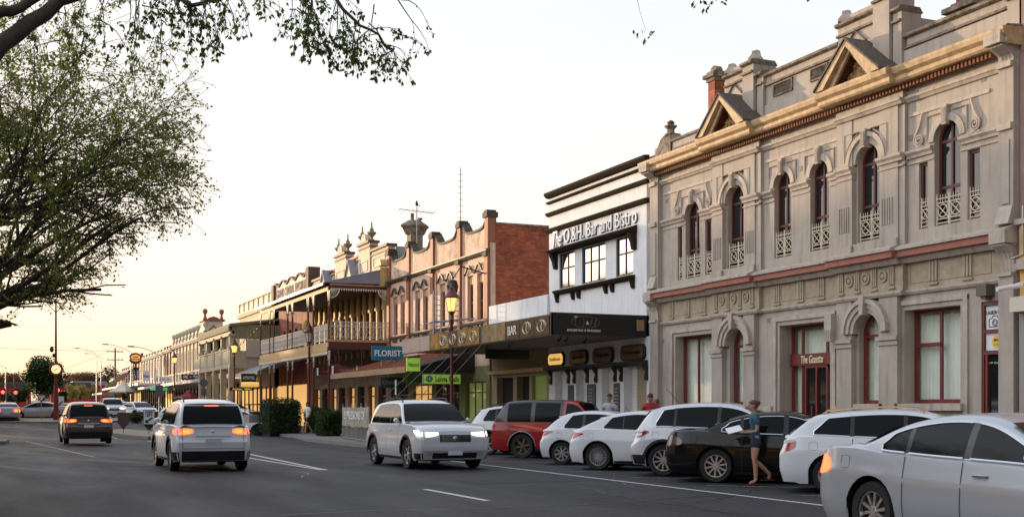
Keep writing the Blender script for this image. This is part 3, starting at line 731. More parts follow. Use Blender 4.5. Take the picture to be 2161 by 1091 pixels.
    cm_ = MB(); cm_.disc(X + .068, 20.42, 3.02, .15, .004, 20); cm_.build('yellow_roundel', mat('yellow_print', (.75, .52, .03), .5), sp)
    text('MAC', BLK, sp, (X + .063, 20.42, 3.06), width=.17, height=.07, ext=.002, bold=.02); text('Crea', BLK, sp, (X + .063, 20.42, 2.96), width=.17, height=.06, ext=.002, shear=.3)
    text('1/47 Queen', WHT, sp, (X + .068, 20.48, 2.55), width=.36, height=.04, ext=.002)
    # alarm boxes, wall vents
    m = MB(); m.fw(X, 0, .26, 20.72, 20.42, 4.04, 4.30); m.fw(X, .02, .2, 20.64, 20.5, 3.97, 4.04)
    m.build('alarm_box', mat('box_brown', (.12, .09, .07), .6), b)
    m = MB()
    for y, z in ((34.65, 8.35), (31.45 - .0, 8.35), (29.3, 8.2), (27.45, 8.1), (23.1, 8.05), (20.75, 8.9), (28.95, 4.0), (34.9, 3.7)):
        m.fw(X, 0, .012, y + .07, y - .07, z, z + .14)
    m.pieces('wall_vent', mat('vent_grey', (.22, .19, .17), .8), b)
gazette()

def neighbour():
    X = X0
    b = thing('corner_building', 'tall plain pinkish wall above an ochre shop front at the right edge', 'building', (X, 18, 0))
    PK = mat('pink_brown_render', (.34, .22, .19), .85, col2=(.26, .16, .13), nscale=2, bump=.25, streak=.6)
    m = MB(); m.box(X - .02, X + 10, 14, 19.95, 5.6, 12.6); m.box(X + .1, X + 10, 14, 19.94, 0, 5.62); m.build('wall', PK, b)
    YL = mat('ochre_wall', (.72, .42, .13), .8, col2=(.62, .35, .11), nscale=2)
    m = MB(); m.fw(X, -.1, .12, 19.86, 14, 4.75, 5.55); m.fw(X, -.1, .1, 19.86, 14, 3.95, 4.55); m.build('fascia', YL, b)
    m = MB(); m.fw(X, -.1, .22, 19.9, 14, 5.5, 5.62); m.fw(X, -.1, .24, 19.9, 14, 4.52, 4.66); m.fw(X, -.1, .18, 19.9, 14, 4.66, 4.76); m.build('cornice', STONE, b)
    m = MB(); m.fw(X, .1, .42, 19.84, 14, 3.60, 3.92); m.build('shop_awning', mat('cream_box', (.62, .55, .44), .6), b)
    m = MB(); m.fw(X, 0, .06, 19.6, 14, .1, 3.58); m.build('shop_window', mat('blue_grey_glass', (.10, .15, .18), .25), b)
    m = MB(); m.fw(X, 0, .12, 19.86, 19.72, .1, 3.58); m.fw(X, 0, .1, 19.68, 19.62, .1, 3.58); m.build('door_frame', mat('grey_trim', (.30, .27, .25), .6), b)
    m = MB(); m.tube([(X - .16, 19.72, 5.9), (X - .16, 19.72, 4.85), (X - .16, 19.98, 4.8), (X - .14, 20.1, 4.8)], .022, 6); m.build('drain_pipe', STEEL, b)
    m = MB(); m.tube([(X - .2, 19.72, 4.18), (X - .55, 19.85, 4.12), (X - .72, 19.9, 4.08)], [.05, .05, .05], 8); m.tube([(X - .1, 19.7, 4.25), (X - .3, 19.75, 4.2)], .03, 6); m.build('security_camera', WHT, b)
neighbour(); bpy.data.objects['corner_building'].location.y -= .25

def aerial(x, y, z0, h, label, n=7, ladder=False):
    m = MB(); m.tube([(x, y, z0), (x, y, z0 + h)], .03, 5)
    if ladder:
        for k in range(14): m.tube([(x - .16, y, z0 + .3 + k * h / 15), (x + .16, y, z0 + .3 + k * h / 15)], .012, 4)
    else:
        m.tube([(x - 1.1, y - .3, z0 + h - .25), (x + 1.1, y + .3, z0 + h - .25)], .02, 4)
        for k in range(n): m.tube([(x - 1.0 + k * .33, y - .5, z0 + h - .25), (x - 1.0 + k * .33, y + .5, z0 + h - .25)], .012, 4)
    return tag(m.build('television_aerial', STEEL), label, 'aerial')

def bistro():
    X = X0; Y0, Y1 = 35.5, 43.85
    b = thing('white_building', 'white rendered two storey bistro with dark cornices and a projecting canopy', 'building', (X, 40, 0))
    ops = [(42.9, 41.55, 6.25, 7.62, 0), (40.92, 39.02, 6.25, 7.62, 0), (38.2, 36.95, 6.25, 7.62, 0)]
    m = MB(); wall_open(m, X, Y0 + .5, Y1, 4.0, 10.1, ops, .3)
    m.box(X + .3, X + 12, Y0, Y1, 0, 10.1); m.q((X, Y1, 4), (X + .3, Y1, 4), (X + .3, Y1, 10.1), (X, Y1, 10.1)); m.q((X, Y0 + .5, 4), (X + .3, Y0 + .5, 4), (X + .3, Y0 + .5, 10.1), (X, Y0 + .5, 10.1)); m.q((X, Y0, 10.1), (X + .3, Y0, 10.1), (X + .3, Y1, 10.1), (X, Y1, 10.1))
    gops = [(43.3, 42.2, .9, 3.0, 0), (41.4, 40.55, .17, 3.0, 0), (39.3, 38.4, .17, 3.0, 0), (37.6, 36.0, 1.15, 3.05, 0)]
    wall_open(m, X, Y0, Y1, 0, 4.0, gops, .4)
    m.box(X + .1, X + 9, Y1, 50.0, 3.9, 6.12); m.box(X - .1, X + .12, 43.8, 50.0, 4.2, 6.12)
    m.build('wall', WHITE, b)
    m = MB()
    m.prof(X, [(0, 9.95), (.12, 9.97), (.22, 10.07), (.22, 10.16), (0, 10.18)], Y0 + .3, Y1 + .05); m.prof(X, [(0, 9.22), (.10, 9.24), (.16, 9.32), (.16, 9.36), (0, 9.38)], Y0 + .3, Y1 + .05)
    m.prof(X, [(0, 8.55), (.12, 8.57), (.20, 8.66), (.20, 8.70), (0, 8.72)], Y0 + .3, Y1 + .05)
    m.prof(X, [(0, 9.72), (.10, 9.74), (.14, 9.80), (0, 9.84)], Y0 + .3, Y1 + .05)
    m.build('cornice', DKBR, b)
    for a, c, zb, zt, _ in ops:
        n_ = 3 if a - c > 1.6 else 2
        win(b, X + .05, a, c, zb, zt, False, BLK, GLSKY, [k / n_ for k in range(1, n_)], ((zb + zt) / 2 + .1,), .06, d=.05)
    m = MB(); m.prof(X, [(0, 6.02), (.14, 6.04), (.22, 6.12), (.22, 6.18), (0, 6.2)], 43.1, 36.8)
    for y in (43.0, 41.6, 41.1, 38.9, 38.4, 36.9):
        m.prism([(X, 5.72), (X - .08, 5.74), (X - .16, 6.02), (X, 6.02)], 'y', y - .08, y + .08)
    m.prof(X, [(0, 7.64), (.32, 7.66), (.42, 7.74), (.34, 7.80), (0, 7.92)], 43.25, 36.65)
    for y in (43.15, 36.8):
        m.prism([(X, 7.05), (X - .10, 7.08), (X - .16, 7.35), (X - .3, 7.64), (X, 7.64)], 'y', y - .12, y + .12)
    m.pieces('window_hood', DKBR, b)
    tx = text('O.&H. Bar and Bistro', mat('raised_white_letters', (.84, .85, .88), .6), b, (X - .03, 39.5, 8.26), width=5.75, height=.54, ext=.03, bold=-.004)
    text('The', MATS['raised_white_letters'], b, (X - .05, 42.93, 8.22), width=.75, height=.66, ext=.05, shear=.35)
    LS = mat('letter_shadow_tone', (.05, .05, .055), .7)  # dark offset copy of the letters, standing in for their shadow outline
    text('O.&H. Bar and Bistro', LS, b, (X - .012, 39.48, 8.24), width=5.78, height=.565, ext=.01, bold=.015, name='letter_shadow_edge'); text('The', LS, b, (X - .012, 42.91, 8.20), width=.77, height=.68, ext=.01, shear=.35, bold=.015, name='letter_shadow_edge')
    # canopy
    m = MB(); xo = 17.0
    m.box(xo + .05, X, 36.1, 50.3, 3.98, 4.06)
    m.build('canopy_soffit', SOFF, b)
    m = MB(); m.box(xo, X + .1, 36.0, 36.12, 3.98, 4.72); m.box(xo + .0, X, 36.2, 50.3, 4.55, 4.62); m.build('canopy_end', BLK, b)
    m = MB(); m.box(xo - .02, xo + .05, 36.0, 51.6, 3.96, 4.66); cf = m.build('canopy_fascia', mat('dark_bronze', (.06, .042, .025), .5), b)
    PB = mat('bronze_sign_panel', (.11, .065, .03), .65, spec=.15, col2=(.09, .05, .02), nscale=1.5)
    PG = mat('gold_sign_panel', (.42, .22, .05), .6, spec=.15, col2=(.16, .08, .02), nscale=2.2)
    PS = mat('silver_sign_panel', (.34, .29, .31), .6, spec=.15, col2=(.50, .36, .24), nscale=1.0)
    PC = mat('cream_sign_panel', (.34, .24, .12), .6, spec=.15, col2=(.18, .11, .05), nscale=2)
    pan = [(36.1, 37.25, PB), (37.29, 38.5, PB), (38.54, 39.75, PB), (39.8, 42.0, PC), (42.3, 43.5, PG), (43.53, 44.6, PG), (44.63, 45.6, PB), (45.63, 46.8, PG), (46.83, 47.9, PG), (47.93, 49.1, PS), (49.13, 50.35, PS), (50.38, 51.55, PS)]
    for a, c, mm in pan:
        m = MB(); m.box(xo - .05, xo - .02, a, c, 4.0, 4.62); pn = m.build('sign_panel', mm, cf)
        if mm is PB or (mm is PG and a < 46):
            yc = (a + c) / 2
            if abs(a - 38.54) < .01: text('BAR', mat('sign_white', (.8, .78, .72), .5), cf, (xo - .06, yc, 4.3), width=.75, height=.32, ext=.008, name='bar_lettering')
            else:
                e = MB()
                for rr, rz_, oy in ((.36, .2, 0), (.17, .19, .12), (.14, .16, -.1)):
                    e.tube([(xo - .06, yc + oy + rr * math.cos(q * PI / 10), 4.31 + rz_ * math.sin(q * PI / 10)) for q in range(21)], .014, 4)
                e.build('emblem', mat('emblem_pale', (.62, .55, .42), .35, metal=.3), cf)
    text('Restaurant', mat('sign_gold_dark', (.12, .07, .03), .5), cf, (xo - .06, 44.1, 4.3), width=.9, height=.2, ext=.004, shear=.2, name='restaurant_lettering')
    text('Bistro', MATS['sign_gold_dark'], cf, (xo - .06, 46.2, 4.4), width=.8, height=.2, ext=.004, name='bistro_lettering')
    # end fascia lettering and emblem
    ce = b
    UX = dict(u=(1, 0, 0))
    text('BAR,BISTRO & BRASSERIE', WHT, ce, (18.2, 35.99, 4.14), width=1.25, height=.085, ext=.006, bold=.01, name='end_lettering', **UX)
    e = MB()
    for rr, rz_, ox in ((.52, .19, 0), (.17, .19, -.22)):
        e.tube([(18.25 + ox + rr * math.cos(q * PI / 16), 35.985, 4.42 + rz_ * math.sin(q * PI / 16)) for q in range(33)], .011, 4)
    e.tube([(18.44, 35.985, 4.30), (18.5, 35.985, 4.52)], .012, 4); e.tube([(18.58, 35.985, 4.26), (18.66, 35.985, 4.54)], .012, 4); e.tube([(18.44, 35.985, 4.42), (18.68, 35.985, 4.38)], .01, 4)
    e.build('end_emblem', mat('bronze_line', (.20, .09, .05), .4), ce)
    text('&', WHT, ce, (18.33, 35.985, 4.40), height=.12, ext=.006, name='ampersand', **UX); text('the', WHT, ce, (17.9, 35.985, 4.6), width=.14, height=.07, ext=.006, shear=.3, name='small_lettering', **UX)
    m = MB(); m.box(20.2, 20.45, 35.9, 35.98, 4.18, 4.55); m.build('wall_lamp', mat('lamp_amber', (.35, .22, .12), .3), ce)
    m = MB()
    for x_, y_ in ((17.6, 36.5), (17.9, 36.6), (18.9, 37.2), (17.4, 40.2), (17.4, 42.5), (17.5, 44.8)):
        m.tube([(x_, y_, 3.98), (x_ - .03, y_, 3.86), (x_ - .12, y_ + .03, 3.80)], [.02, .02, .05], 6)
    m.pieces('spot_light', BLK, b)
    # signboards
    lit = [(35.95, 37.75, 0), (38.25, 39.9, 0), (40.3, 41.85, .35), (42.3, 43.8, 1.2)]
    names = ['Bar Accommodation', 'Bar-Bistro-Bands', 'Counter Lunches', 'Steakhouse']
    for (a, c, e_), nm in zip(lit, names):
        a, c = a + .05, c - .05; k = .14
        pts = [(a, 3.32), (a + k, 3.22), (c - k, 3.22), (c, 3.32), (c, 3.62), (c - k, 3.76), (a + k, 3.76), (a, 3.62)]
        s = MB().prism(pts, 'x', X - .1, X - .01).build('signboard', BLK, b)
        pts2 = [((y - (a + c) / 2) * .93 + (a + c) / 2, (z - 3.49) * .8 + 3.49) for y, z in pts]
        mm = mat('signboard_lit_%d' % int(e_ * 10), (.16, .07, .03) if e_ < .3 else (.5, .28, .08), .35, col2=(.09, .035, .02), nscale=2, emis=(1, .6, .15) if e_ > 1 else None, estr=.55 if e_ > 1 else 0)
        pf = MB().prism(pts2, 'x', X - .115, X - .1).build('sign_face', mm, s)
        text(nm, BLK, pf, (X - .125, (a + c) / 2, 3.5), width=(c - a) * .7, height=.15, ext=.004, shear=.1)
    m = MB(); m.prof(X, [(0, 3.0), (.1, 3.02), (.26, 3.1), (.26, 3.16), (0, 3.2)], 35.9, Y1)
    for y in (43.6, 42.0, 41.5, 40.4, 39.7, 38.2, 37.75, 35.95):
        m.prism([(X, 2.5), (X - .07, 2.5), (X - .10, 2.62), (X - .05, 2.8), (X - .2, 3.02), (X, 3.02)], 'y', y - .07, y + .07)
    m.build('shopfront_cornice', BLK, b)
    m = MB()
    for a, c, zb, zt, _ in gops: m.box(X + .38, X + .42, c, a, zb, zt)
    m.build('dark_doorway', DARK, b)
    m = MB(); 
    for k in range(15): m.box(X + .25, X + .30, 36.0, 37.15, 1.2 + k * .125, 1.235 + k * .125)
    m.box(X + .28, X + .33, 36.0, 37.15, 1.2, 3.0); m.build('roller_shutter', mat('shutter_slats', (.38, .33, .22), .5, metal=.3), b)
    m = MB(); m.box(X - .02, X + .2, 36.0, 37.6, 1.15, 1.35); m.box(X - .05, X, 35.85, 37.9, .4, 1.14); m.build('bar_counter', mat('cane_panel', (.30, .21, .09), .6), b)
    m = MB()
    CB = mat('chalkboard', (.05, .055, .05), .8, col2=(.12, .12, .11), nscale=14)
    for a, c in ((35.72, 35.55), (38.3, 37.9), (40.4, 39.75), (42.05, 41.6)): m.fw(X, .0, .05, a, c, 1.3, 2.45)
    m.pieces('chalkboard', CB, b)
    for y, hw_ in ((35.63, .06), (38.1, .13), (40.1, .15)):
        e = MB()
        for q_ in range(5): e.tube([(X - .054, y + hw_ * (1 - 2 * k / 9), 2.25 - .12 * q_ + .018 * math.sin(k * 2.3 + q_)) for k in range(10)], .006, 3)
        e.build('chalk_writing', WHT, b)
    m = MB(); m.tube([(X - .05, 35.56, .2), (X - .05, 35.56, 3.95)], .035, 6); m.tube([(X - .05, 35.6, 4.75), (X - .2, 35.7, 4.85), (X - .1, 35.5, 5.05)], .015, 5); m.build('down_pipe', WHT, b)
    # lower wing ground floor
    m = MB(); wall_open(m, X + .05, 43.9, 50.0, 0, 3.98, [(49.4, 47.6, .2, 2.9, 0), (47.2, 45.9, .2, 2.9, 0), (45.6, 44.2, .9, 2.9, 0)], .3, 4); m.build('wing_front', mat('olive_tan_render', (.32, .25, .14), .8, streak=.4), b)
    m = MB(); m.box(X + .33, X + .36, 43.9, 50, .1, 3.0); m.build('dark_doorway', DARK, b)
    m = MB(); m.box(X + .2, X + .25, 44.2, 45.6, .9, 2.9); m.build('lit_window', mat('lime_lit_wall', (.20, .24, .07), .7, emis=(.5, .7, .15), estr=.06), b)
    m = MB(); m.box(X - .25, X + .05, 43.9, 49.9, 3.05, 3.2); m.build('timber_ledge', OCH, b)
bistro()
tag(MB().box(18.0, 19.9, 44.2, 44.28, 3.52, 3.90).build('hanging_sign', BLK), 'black unlit hanging signboard under the bronze canopy', 'sign')

def brick_shops():
    X = X0; Y0, Y1 = 50.05, 65.1
    b = thing('brick_shops', 'two storey shop row with red brick side wall and scalloped pink parapet', 'building', (X, 57.5, 0))
    bays = [Y0, 53.75, 57.6, 61.4, Y1]
    tops = [8.05, 7.78, 7.66, 7.45]; ops = []
    for k in range(4):
        a, c = bays[k], bays[k + 1]; m_ = (a + c) / 2; ww = .62
        for s_ in (-.62, .62): ops.append((m_ + s_ - ww / 2 - .06, m_ + s_ + ww / 2 + .06, 5.62, 7.75, 0))
    m = MB(); wall_open(m, X, Y0, Y1, 3.5, 8.5, ops, .25); m.box(X + .25, X + 15, Y0 + .03, Y1, 0, 9.0)
    m.box(X, X + .25, Y0, Y0 + .1, 0, 9.0)
    m.build('wall', PINK, b)
    m = MB(); m.box(X + .26, X + 14, Y0, Y0 + .028, 0, 8.99); m.box(X + .26, X + 14, Y0, Y0 + .3, 8.99, 9.85); m.build('brick_side_wall', BRICK, b)
    m = MB(); m.box(X + .25, X + 14.05, Y0 - .04, Y0 + .35, 9.85, 9.93); m.build('coping', LICHEN, b)
    # scalloped parapet per bay
    pp = MB(); cp = MB()
    for k in range(4):
        a, c = bays[k] + .2, bays[k + 1] - .2; n_ = 12; pts = []
        for q in range(n_ + 1):
            f = q / n_; zz = 9.68 + .42 * (abs(2 * f - 1)) ** 3.6 + .16 * (abs(2 * f - 1) > .80); pts.append((a + (c - a) * f, zz))
        pp.prism([(a, 8.7)] + [(c, 8.7)] + pts[::-1], 'x', X + .0, X + .3)
        for p, q in zip(pts, pts[1:]):
            cp.prism([p, q, (q[0], q[1] + .1), (p[0], p[1] + .1)], 'x', X - .07, X + .36)
    pp.build('parapet', PINKB, b)
    pl = MB()
    for y in bays:
        y_ = min(max(y, Y0 + .22), Y1 - .22)
        pl.fw(X, 0, .14, y_ + .2, y_ - .2, 4.6, 8.55); pl.fw(X, -.3, .12, y_ + .2, y_ - .2, 8.75, 10.15)
        cp.fw(X, -.36, .2, y_ + .27, y_ - .27, 10.15, 10.38); cp.fw(X, -.3, .16, y_ + .2, y_ - .2, 10.38, 10.48); cp.fw(X, .14, .24, y_ + .24, y_ - .24, 8.4, 8.58)
    pl.pieces('pilaster', RUST, b); cp.pieces('parapet_coping', mat('mossy_green_coping', (.045, .06, .045), .8, col2=(.12, .06, .035), nscale=3), b)
    m = MB(); m.prof(X, [(0, 8.52), (.12, 8.54), (.22, 8.64), (.22, 8.7), (0, 8.76)], Y0, Y1); m.prof(X, [(0, 5.4), (.12, 5.42), (.16, 5.5), (0, 5.56)], Y0, Y1)
    for yc, r_ in [((o[0] + o[1]) / 2, .44) for o in ops]:
        m.tube([(X - .09, yc + r_ * (1 - q / 4) if q <= 8 else yc, 7.88 + .32 * math.sin(PI * q / 8) ** 1.5) for q in range(9)], .06, 5)
        m.tube([(X - .09, yc + r_, 7.88), (X - .09, yc + r_ + .07, 7.80)], .06, 5)
    for yc in [(o[0] + o[1]) / 2 for o in ops]:
        for s_ in (-.2, .2): m.prism([(yc + s_ - .06, 5.2), (yc + s_ + .06, 5.2), (yc + s_ + .1, 5.38), (yc + s_ - .1, 5.38)], 'x', X - .1, X)
    m.pieces('window_hood', mat('dark_olive_trim', (.07, .065, .045), .6, col2=(.12, .08, .05), nscale=4), b)
    for o_ in ops:
        win(b, X + .16, o_[0], o_[1], 5.62, 7.35, False, mat('brown_sash', (.20, .08, .045), .5), GLD, (), (6.5,), .07)
        MB().fw(X + .16, 0, .05, o_[0], o_[1], 7.36, 7.74).build('blind_panel', OCH, b)
    m = MB()
    for k in range(4): m.fw(X, 0, .05, bays[k] + .45, bays[k] + .3, 5.6, 8.3); m.fw(X, 0, .05, bays[k + 1] - .3, bays[k + 1] - .45, 5.6, 8.3)
    m.pieces('window_architrave', PINK, b)
    # ground floor
    m = MB(); wall_open(m, X, Y0, Y1, 0, 3.5, [(50.6, 53.2, .5, 2.8, 0), (54.0, 57.2, .5, 2.8, 0), (57.9, 61.0, .5, 2.8, 0), (61.7, 64.7, .5, 2.8, 0)], .3, 4)
    m.build('shopfront', mat('olive_green_shopfront', (.20, .21, .07), .7, col2=(.15, .15, .06), nscale=2), b)
    for k, (a, c) in enumerate(((50.6, 53.2), (54.0, 57.2), (57.9, 61.0), (61.7, 64.7))):
        win(b, X + .15, a, c, .5, 2.8, False, mat('bronze_frame', (.15, .12, .06), .4), GLC, (.33, .66), (2.3,), .06, name='shop_window')
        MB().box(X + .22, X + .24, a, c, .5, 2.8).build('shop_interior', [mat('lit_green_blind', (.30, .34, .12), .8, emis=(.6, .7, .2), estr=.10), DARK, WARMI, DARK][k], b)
    # awnings
    m = MB(); m.prism([(17.3, 3.30), (17.3, 3.42), (20.6, 4.35), (20.6, 4.25)], 'y', 51.9, 64.9); m.build('awning_roof', TIN, b)
    for k in range(40): pass
    m = MB()
    for k in range(34): y = 52.0 + k * .38; m.prism([(17.3, 3.43), (17.3, 3.46), (20.6, 4.39), (20.6, 4.35)], 'y', y, y + .04)
    m.build('awning_rib', RUST, b)
    m = MB(); m.box(17.2, 17.3, 51.9, 65.0, 3.18, 3.46); m.build('awning_fascia', mat('timber_fascia', (.28, .15, .08), .7, col2=(.4, .25, .12), nscale=3), b)
    m = MB()
    for y in (51.95,): m.prism([(17.3, 3.2), (20.6, 3.2), (20.6, 4.3), (17.3, 3.42)], 'y', y, y + .08)
    m.build('awning_end', BLK, b)
    # chimney
    m = MB(); m.box(21.3, 22.0, 63.3, 64.0, 9, 11.6); m.build('chimney', mat('stained_cement', (.30, .25, .18), .9, col2=(.18, .14, .09), nscale=3), b)
    m = MB(); m.lathe((21.65, 63.65, 11.2), [(.52, 0), (.6, .1), (.72, .35), (.84, .45), (.8, .55), (.45, .75), (.4, .8), (0, .82)], 4); m.tube([(21.5, 63.65, 12.0), (21.5, 63.65, 12.4)], .1, 6); m.ring(21.9, 63.5, 12.0, 0, .16, -.1, .1, 0, 180, 6); m.build('chimney_cap', LICHEN, b)
    m = MB(); m.tube([(18.3, 51.5, 5.45), (20.4, 51.5, 5.7)], .03, 4); m.tube([(18.3, 52.6, 5.45), (20.4, 52.6, 5.7)], .03, 4)
    for k in range(8): m.tube([(18.3 + .3 * k, 51.5, 5.45 + .035 * k), (18.5 + .3 * k, 52.6, 5.45 + .035 * k)], .015, 4)
    for x_ in (18.4, 19.3): m.tube([(x_, 51.5, 4.66), (x_, 51.5, 6.9)], .03, 4); m.tube([(x_ + .35, 51.5, 4.66), (x_ + .35, 51.5, 6.9)], .03, 4)
    for k in range(9): m.tube([(18.4, 51.5, 4.8 + .24 * k), (18.75, 51.5, 4.8 + .24 * k)], .018, 4); m.tube([(19.3, 51.5, 4.8 + .24 * k), (19.65, 51.5, 4.8 + .24 * k)], .018, 4)
    m.build('canopy_bracing', STEEL, b)
    m = MB(); m.lathe((18.9, 50.35, 7.0), [(0, -.35), (.22, -.3), (.28, 0), (.2, .25), (0, .3)], 8); m.tube([(18.9, 50.35, 7.3), (19.3, 50.35, 7.9), (20.6, 50.35, 7.6)], .03, 4); m.build('carriage_lamp', BLK, b)
brick_shops()
aerial(21.2, 62.0, 9.6, 2.9, 'fish-bone aerial with a bird perched on the brick shop roof beside the chimney'); aerial(23.2, 60.6, 9.5, 5.0, 'tall thin ladder-like mast right of the rooftop chimney', ladder=True)
for (x_, y_) in ((21.2, 62.0),):
    m = MB(); m.lathe((x_, y_, 12.52), [(0, 0), (.07, .04), (.09, .12), (.05, .22), (.055, .27), (0, .31)], 8); m.tube([(x_, y_, 12.62), (x_ + .22, y_, 12.5)], [.04, .01], 5); tag(m.build('bird', BLK, smooth=True), 'small dark bird perched on the rooftop aerial', 'bird')

PATCH = mat('asphalt_repair', (.018, .018, .021), .85, col2=(.035, .034, .037), nscale=14, bump=.5, bscale=60)
TAR = mat('tar_seam', (.006, .006, .007), .35)
for x0_, y0_, x1_, y1_ in ((9.0, 22.5, 11.4, 24.0), (8.4, 33, 9.6, 41), (12.6, 24.5, 13.5, 28.5), (2.6, 33, 3.9, 36)):
    m = MB(); m.q((x0_, y0_, .0035), (x1_, y0_ + .1, .0035), (x1_ + .05, y1_, .0035), (x0_ + .03, y1_ - .1, .0035)); struct(m.build('road_repair', PATCH), 'darker asphalt repair patch on the road')
rg_ = random.Random(3)
for x_, y_, a_, n_ in ((3.5, 17, .3, 30), (9.8, 14, 1.45, 26), (11.2, 19, 1.7, 34), (6.2, 26, 1.3, 30), (5, 34, 1.5, 34), (8.2, 16.5, .1, 18)):
    m = MB(); p_ = Vector((x_, y_, .0045)); pts_ = []
    for k in range(n_): a_ += rg_.uniform(-.28, .28); p_ = p_ + Vector((math.cos(a_), math.sin(a_), 0)) * .3; pts_.append(p_.copy())
    rows_ = []
    for k, q in enumerate(pts_): d_ = (pts_[min(k + 1, n_ - 1)] - pts_[max(0, k - 1)]).normalized(); n2 = Vector((-d_.y, d_.x, 0)) * rg_.uniform(.012, .026); rows_.append([q - n2, q + n2])
    struct(MB().grid(rows_).build('tar_seam', TAR), 'dark tar seam in the road')
m = MB(); m.lathe((10.6, 27.2, .004), [(0, .004), (.30, .004), (.33, .0)], 20); struct(m.build('manhole', mat('iron_cover', (.05, .045, .04), .5, metal=.6, col2=(.02, .02, .02), nscale=30)), 'round iron cover in the road')
def finial(m, c, s=1.0):
    m.lathe(c, [(.16 * s, 0), (.20 * s, .04 * s), (.08 * s, .14 * s), (.08 * s, .22 * s), (.26 * s, .42 * s), (.30 * s, .5 * s), (.12 * s, .56 * s), (.14 * s, .66 * s), (.05 * s, .8 * s), (.04 * s, 1.1 * s), (0, 1.15 * s)], 8)

def hotel():
    X = X0; Y0, YM, Y1 = 65.15, 82.6, 94.8; xo = 17.15
    b = thing('verandah_hotel', 'cream corner hotel with two storey iron lace verandah and finials on its parapet', 'building', (X, 78, 0))
    ops = [(66.0 + 1.32 * k, 66.0 + 1.32 * k + .8, 5.3, 7.2, 1) for k in range(12)]
    m = MB(); wall_open(m, X, Y0, YM, 4.2, 8.8, ops, .3); m.build('verandah_wall', mat('verandah_shade_brown', (.17, .10, .06), .8, col2=(.12, .07, .04), nscale=2), b)  # wall colour darkened to stand for the shade under the verandah
    m = MB(); m.q((X, Y0, 8.8), (X, YM, 8.8), (X, YM, 9.9), (X, Y0, 9.9)); m.box(X + .3, X + 14, Y0 + .02, YM, 0, 9.9); m.q((X, Y0, 0), (X + .3, Y0, 0), (X + .3, Y0, 9.9), (X, Y0, 9.9)); m.build('wall', CRM, b)
    gop = [(65.6 + 2.15 * k, 65.6 + 2.15 * k + 1.5, .3, 2.9, 0) for k in range(8)]
    m = MB(); wall_open(m, X, Y0, YM, 0, 4.2, gop, .3)
    m.build('ground_floor_wall', mat('ground_floor_shade_maroon', (.13, .065, .04), .6, col2=(.22, .14, .08), nscale=1.2), b)  # verandah shade put into the ground floor wall colour
    for o_ in ops: win(b, X + .22, o_[0], o_[1], 5.3, 7.2, True, mat('cream_sash', (.5, .38, .2), .5), GLD, (), (6.9,), .06)
    for k, o_ in enumerate(gop):
        win(b, X + .2, o_[0], o_[1], .3, 2.9, False, mat('maroon_frame', (.12, .03, .02), .5), GLC if k % 2 else GLD, (.5,), (2.3,), .07, name='shop_window')
        if k % 2: MB().box(X + .27, X + .29, o_[0], o_[1], .3, 2.9).build('shop_interior', WARMI, b)
    m = MB()
    for k in range(13):
        y = 65.75 + 1.32 * k
        m.fw(X, 0, .12, y + .11, y - .11, 4.6, 7.2); m.fw(X, 0, .2, y + .17, y - .17, 7.2, 7.4); m.prism([(y - .2, 7.4), (y + .2, 7.4), (y, 8.6)], 'x', X - .16, X)
    m.pieces('pilaster', mat('yellow_cream_trim', (.72, .52, .24), .7), b)
    # front parapet of the cream part
    m = MB(); cp = MB()
    def bl(a, c, z, o=0): m.fw(X, -.4 - o * .2, o, a, c, 9.2, z); cp.fw(X, -.5, o + .12, a + .06, c - .06, z, z + .14); cp.fw(X, -.45, o + .06, a + .03, c - .03, z - .25, z - .18)
    bl(65.3 + 3.1, 65.15, 10.75, .02); bl(70.9, 68.5, 11.35, .1); bl(73.6, 71.0, 10.75, .0); bl(76.3, 73.7, 11.3, .1); bl(79.4, 76.4, 10.5, 0); bl(82.5, 79.5, 10.35, 0)
    for a, c in ((68.2, 65.5), (70.7, 68.7), (73.4, 71.2), (76.1, 73.9), (79.2, 76.6)):
        o_ = .1 if a in (70.7, 76.1) else .02
        m.fw(X, o_, o_ + .04, a - .2, c + .2, 9.75, 9.8); m.fw(X, o_, o_ + .04, a - .2, c + .2, 10.3, 10.35); m.fw(X, o_, o_ + .038, a - .2, a - .28, 9.75, 10.35); m.fw(X, o_, o_ + .038, c + .28, c + .2, 9.75, 10.35)
    for y in (69.7, 75.0): m.ring(X - .05, y, 11.45, 0, .55, -.2, .1, 0, 180, 10); 
    m.build('parapet', CRM, b); cp.pieces('coping', mat('rust_coping', (.20, .06, .035), .7, col2=(.13, .07, .05), nscale=4), b)
    m = MB()
    for y, z in ((68.75, 11.48), (70.7, 11.48), (73.95, 11.44), (76.1, 11.44)): finial(m, (X + .1, y, z), 1.0)
    m.pieces('finial', mat('lichen_stone', (.30, .24, .13), .85), b)
    m = MB(); m.prof(X, [(0, 9.0), (.3, 9.02), (.5, 9.25), (.5, 9.35), (0, 9.4)], 65.1, 82.5)
    m.box(X - .5, X + .1, 65.12, 65.5, 8.4, 9.5); m.ring(X + .1, 65.4, 9.6, 0, .4, -.1, .6, 0, 180, 8)
    m.build('cornice', mat('ochre_cream', (.70, .52, .24), .7, col2=(.55, .38, .15), nscale=4), b)
    for yc in (71.8, 77.9):
        m = MB(); m.prism([(yc - 1.0, 9.3), (yc + 1.0, 9.3), (yc, 10.55)], 'x', X - .45, X + .1); po = m.build('pediment', mat('ochre_cream', (.7, .5, .2)), b)
        m = MB()
        for s_ in (-1, 1): m.prism([(yc + s_ * 1.12, 9.3), (yc, 10.7), (yc, 10.56), (yc + s_ * .95, 9.3)], 'x', X - .56, X + .1)
        m.build('pediment_roof', TIN, po)
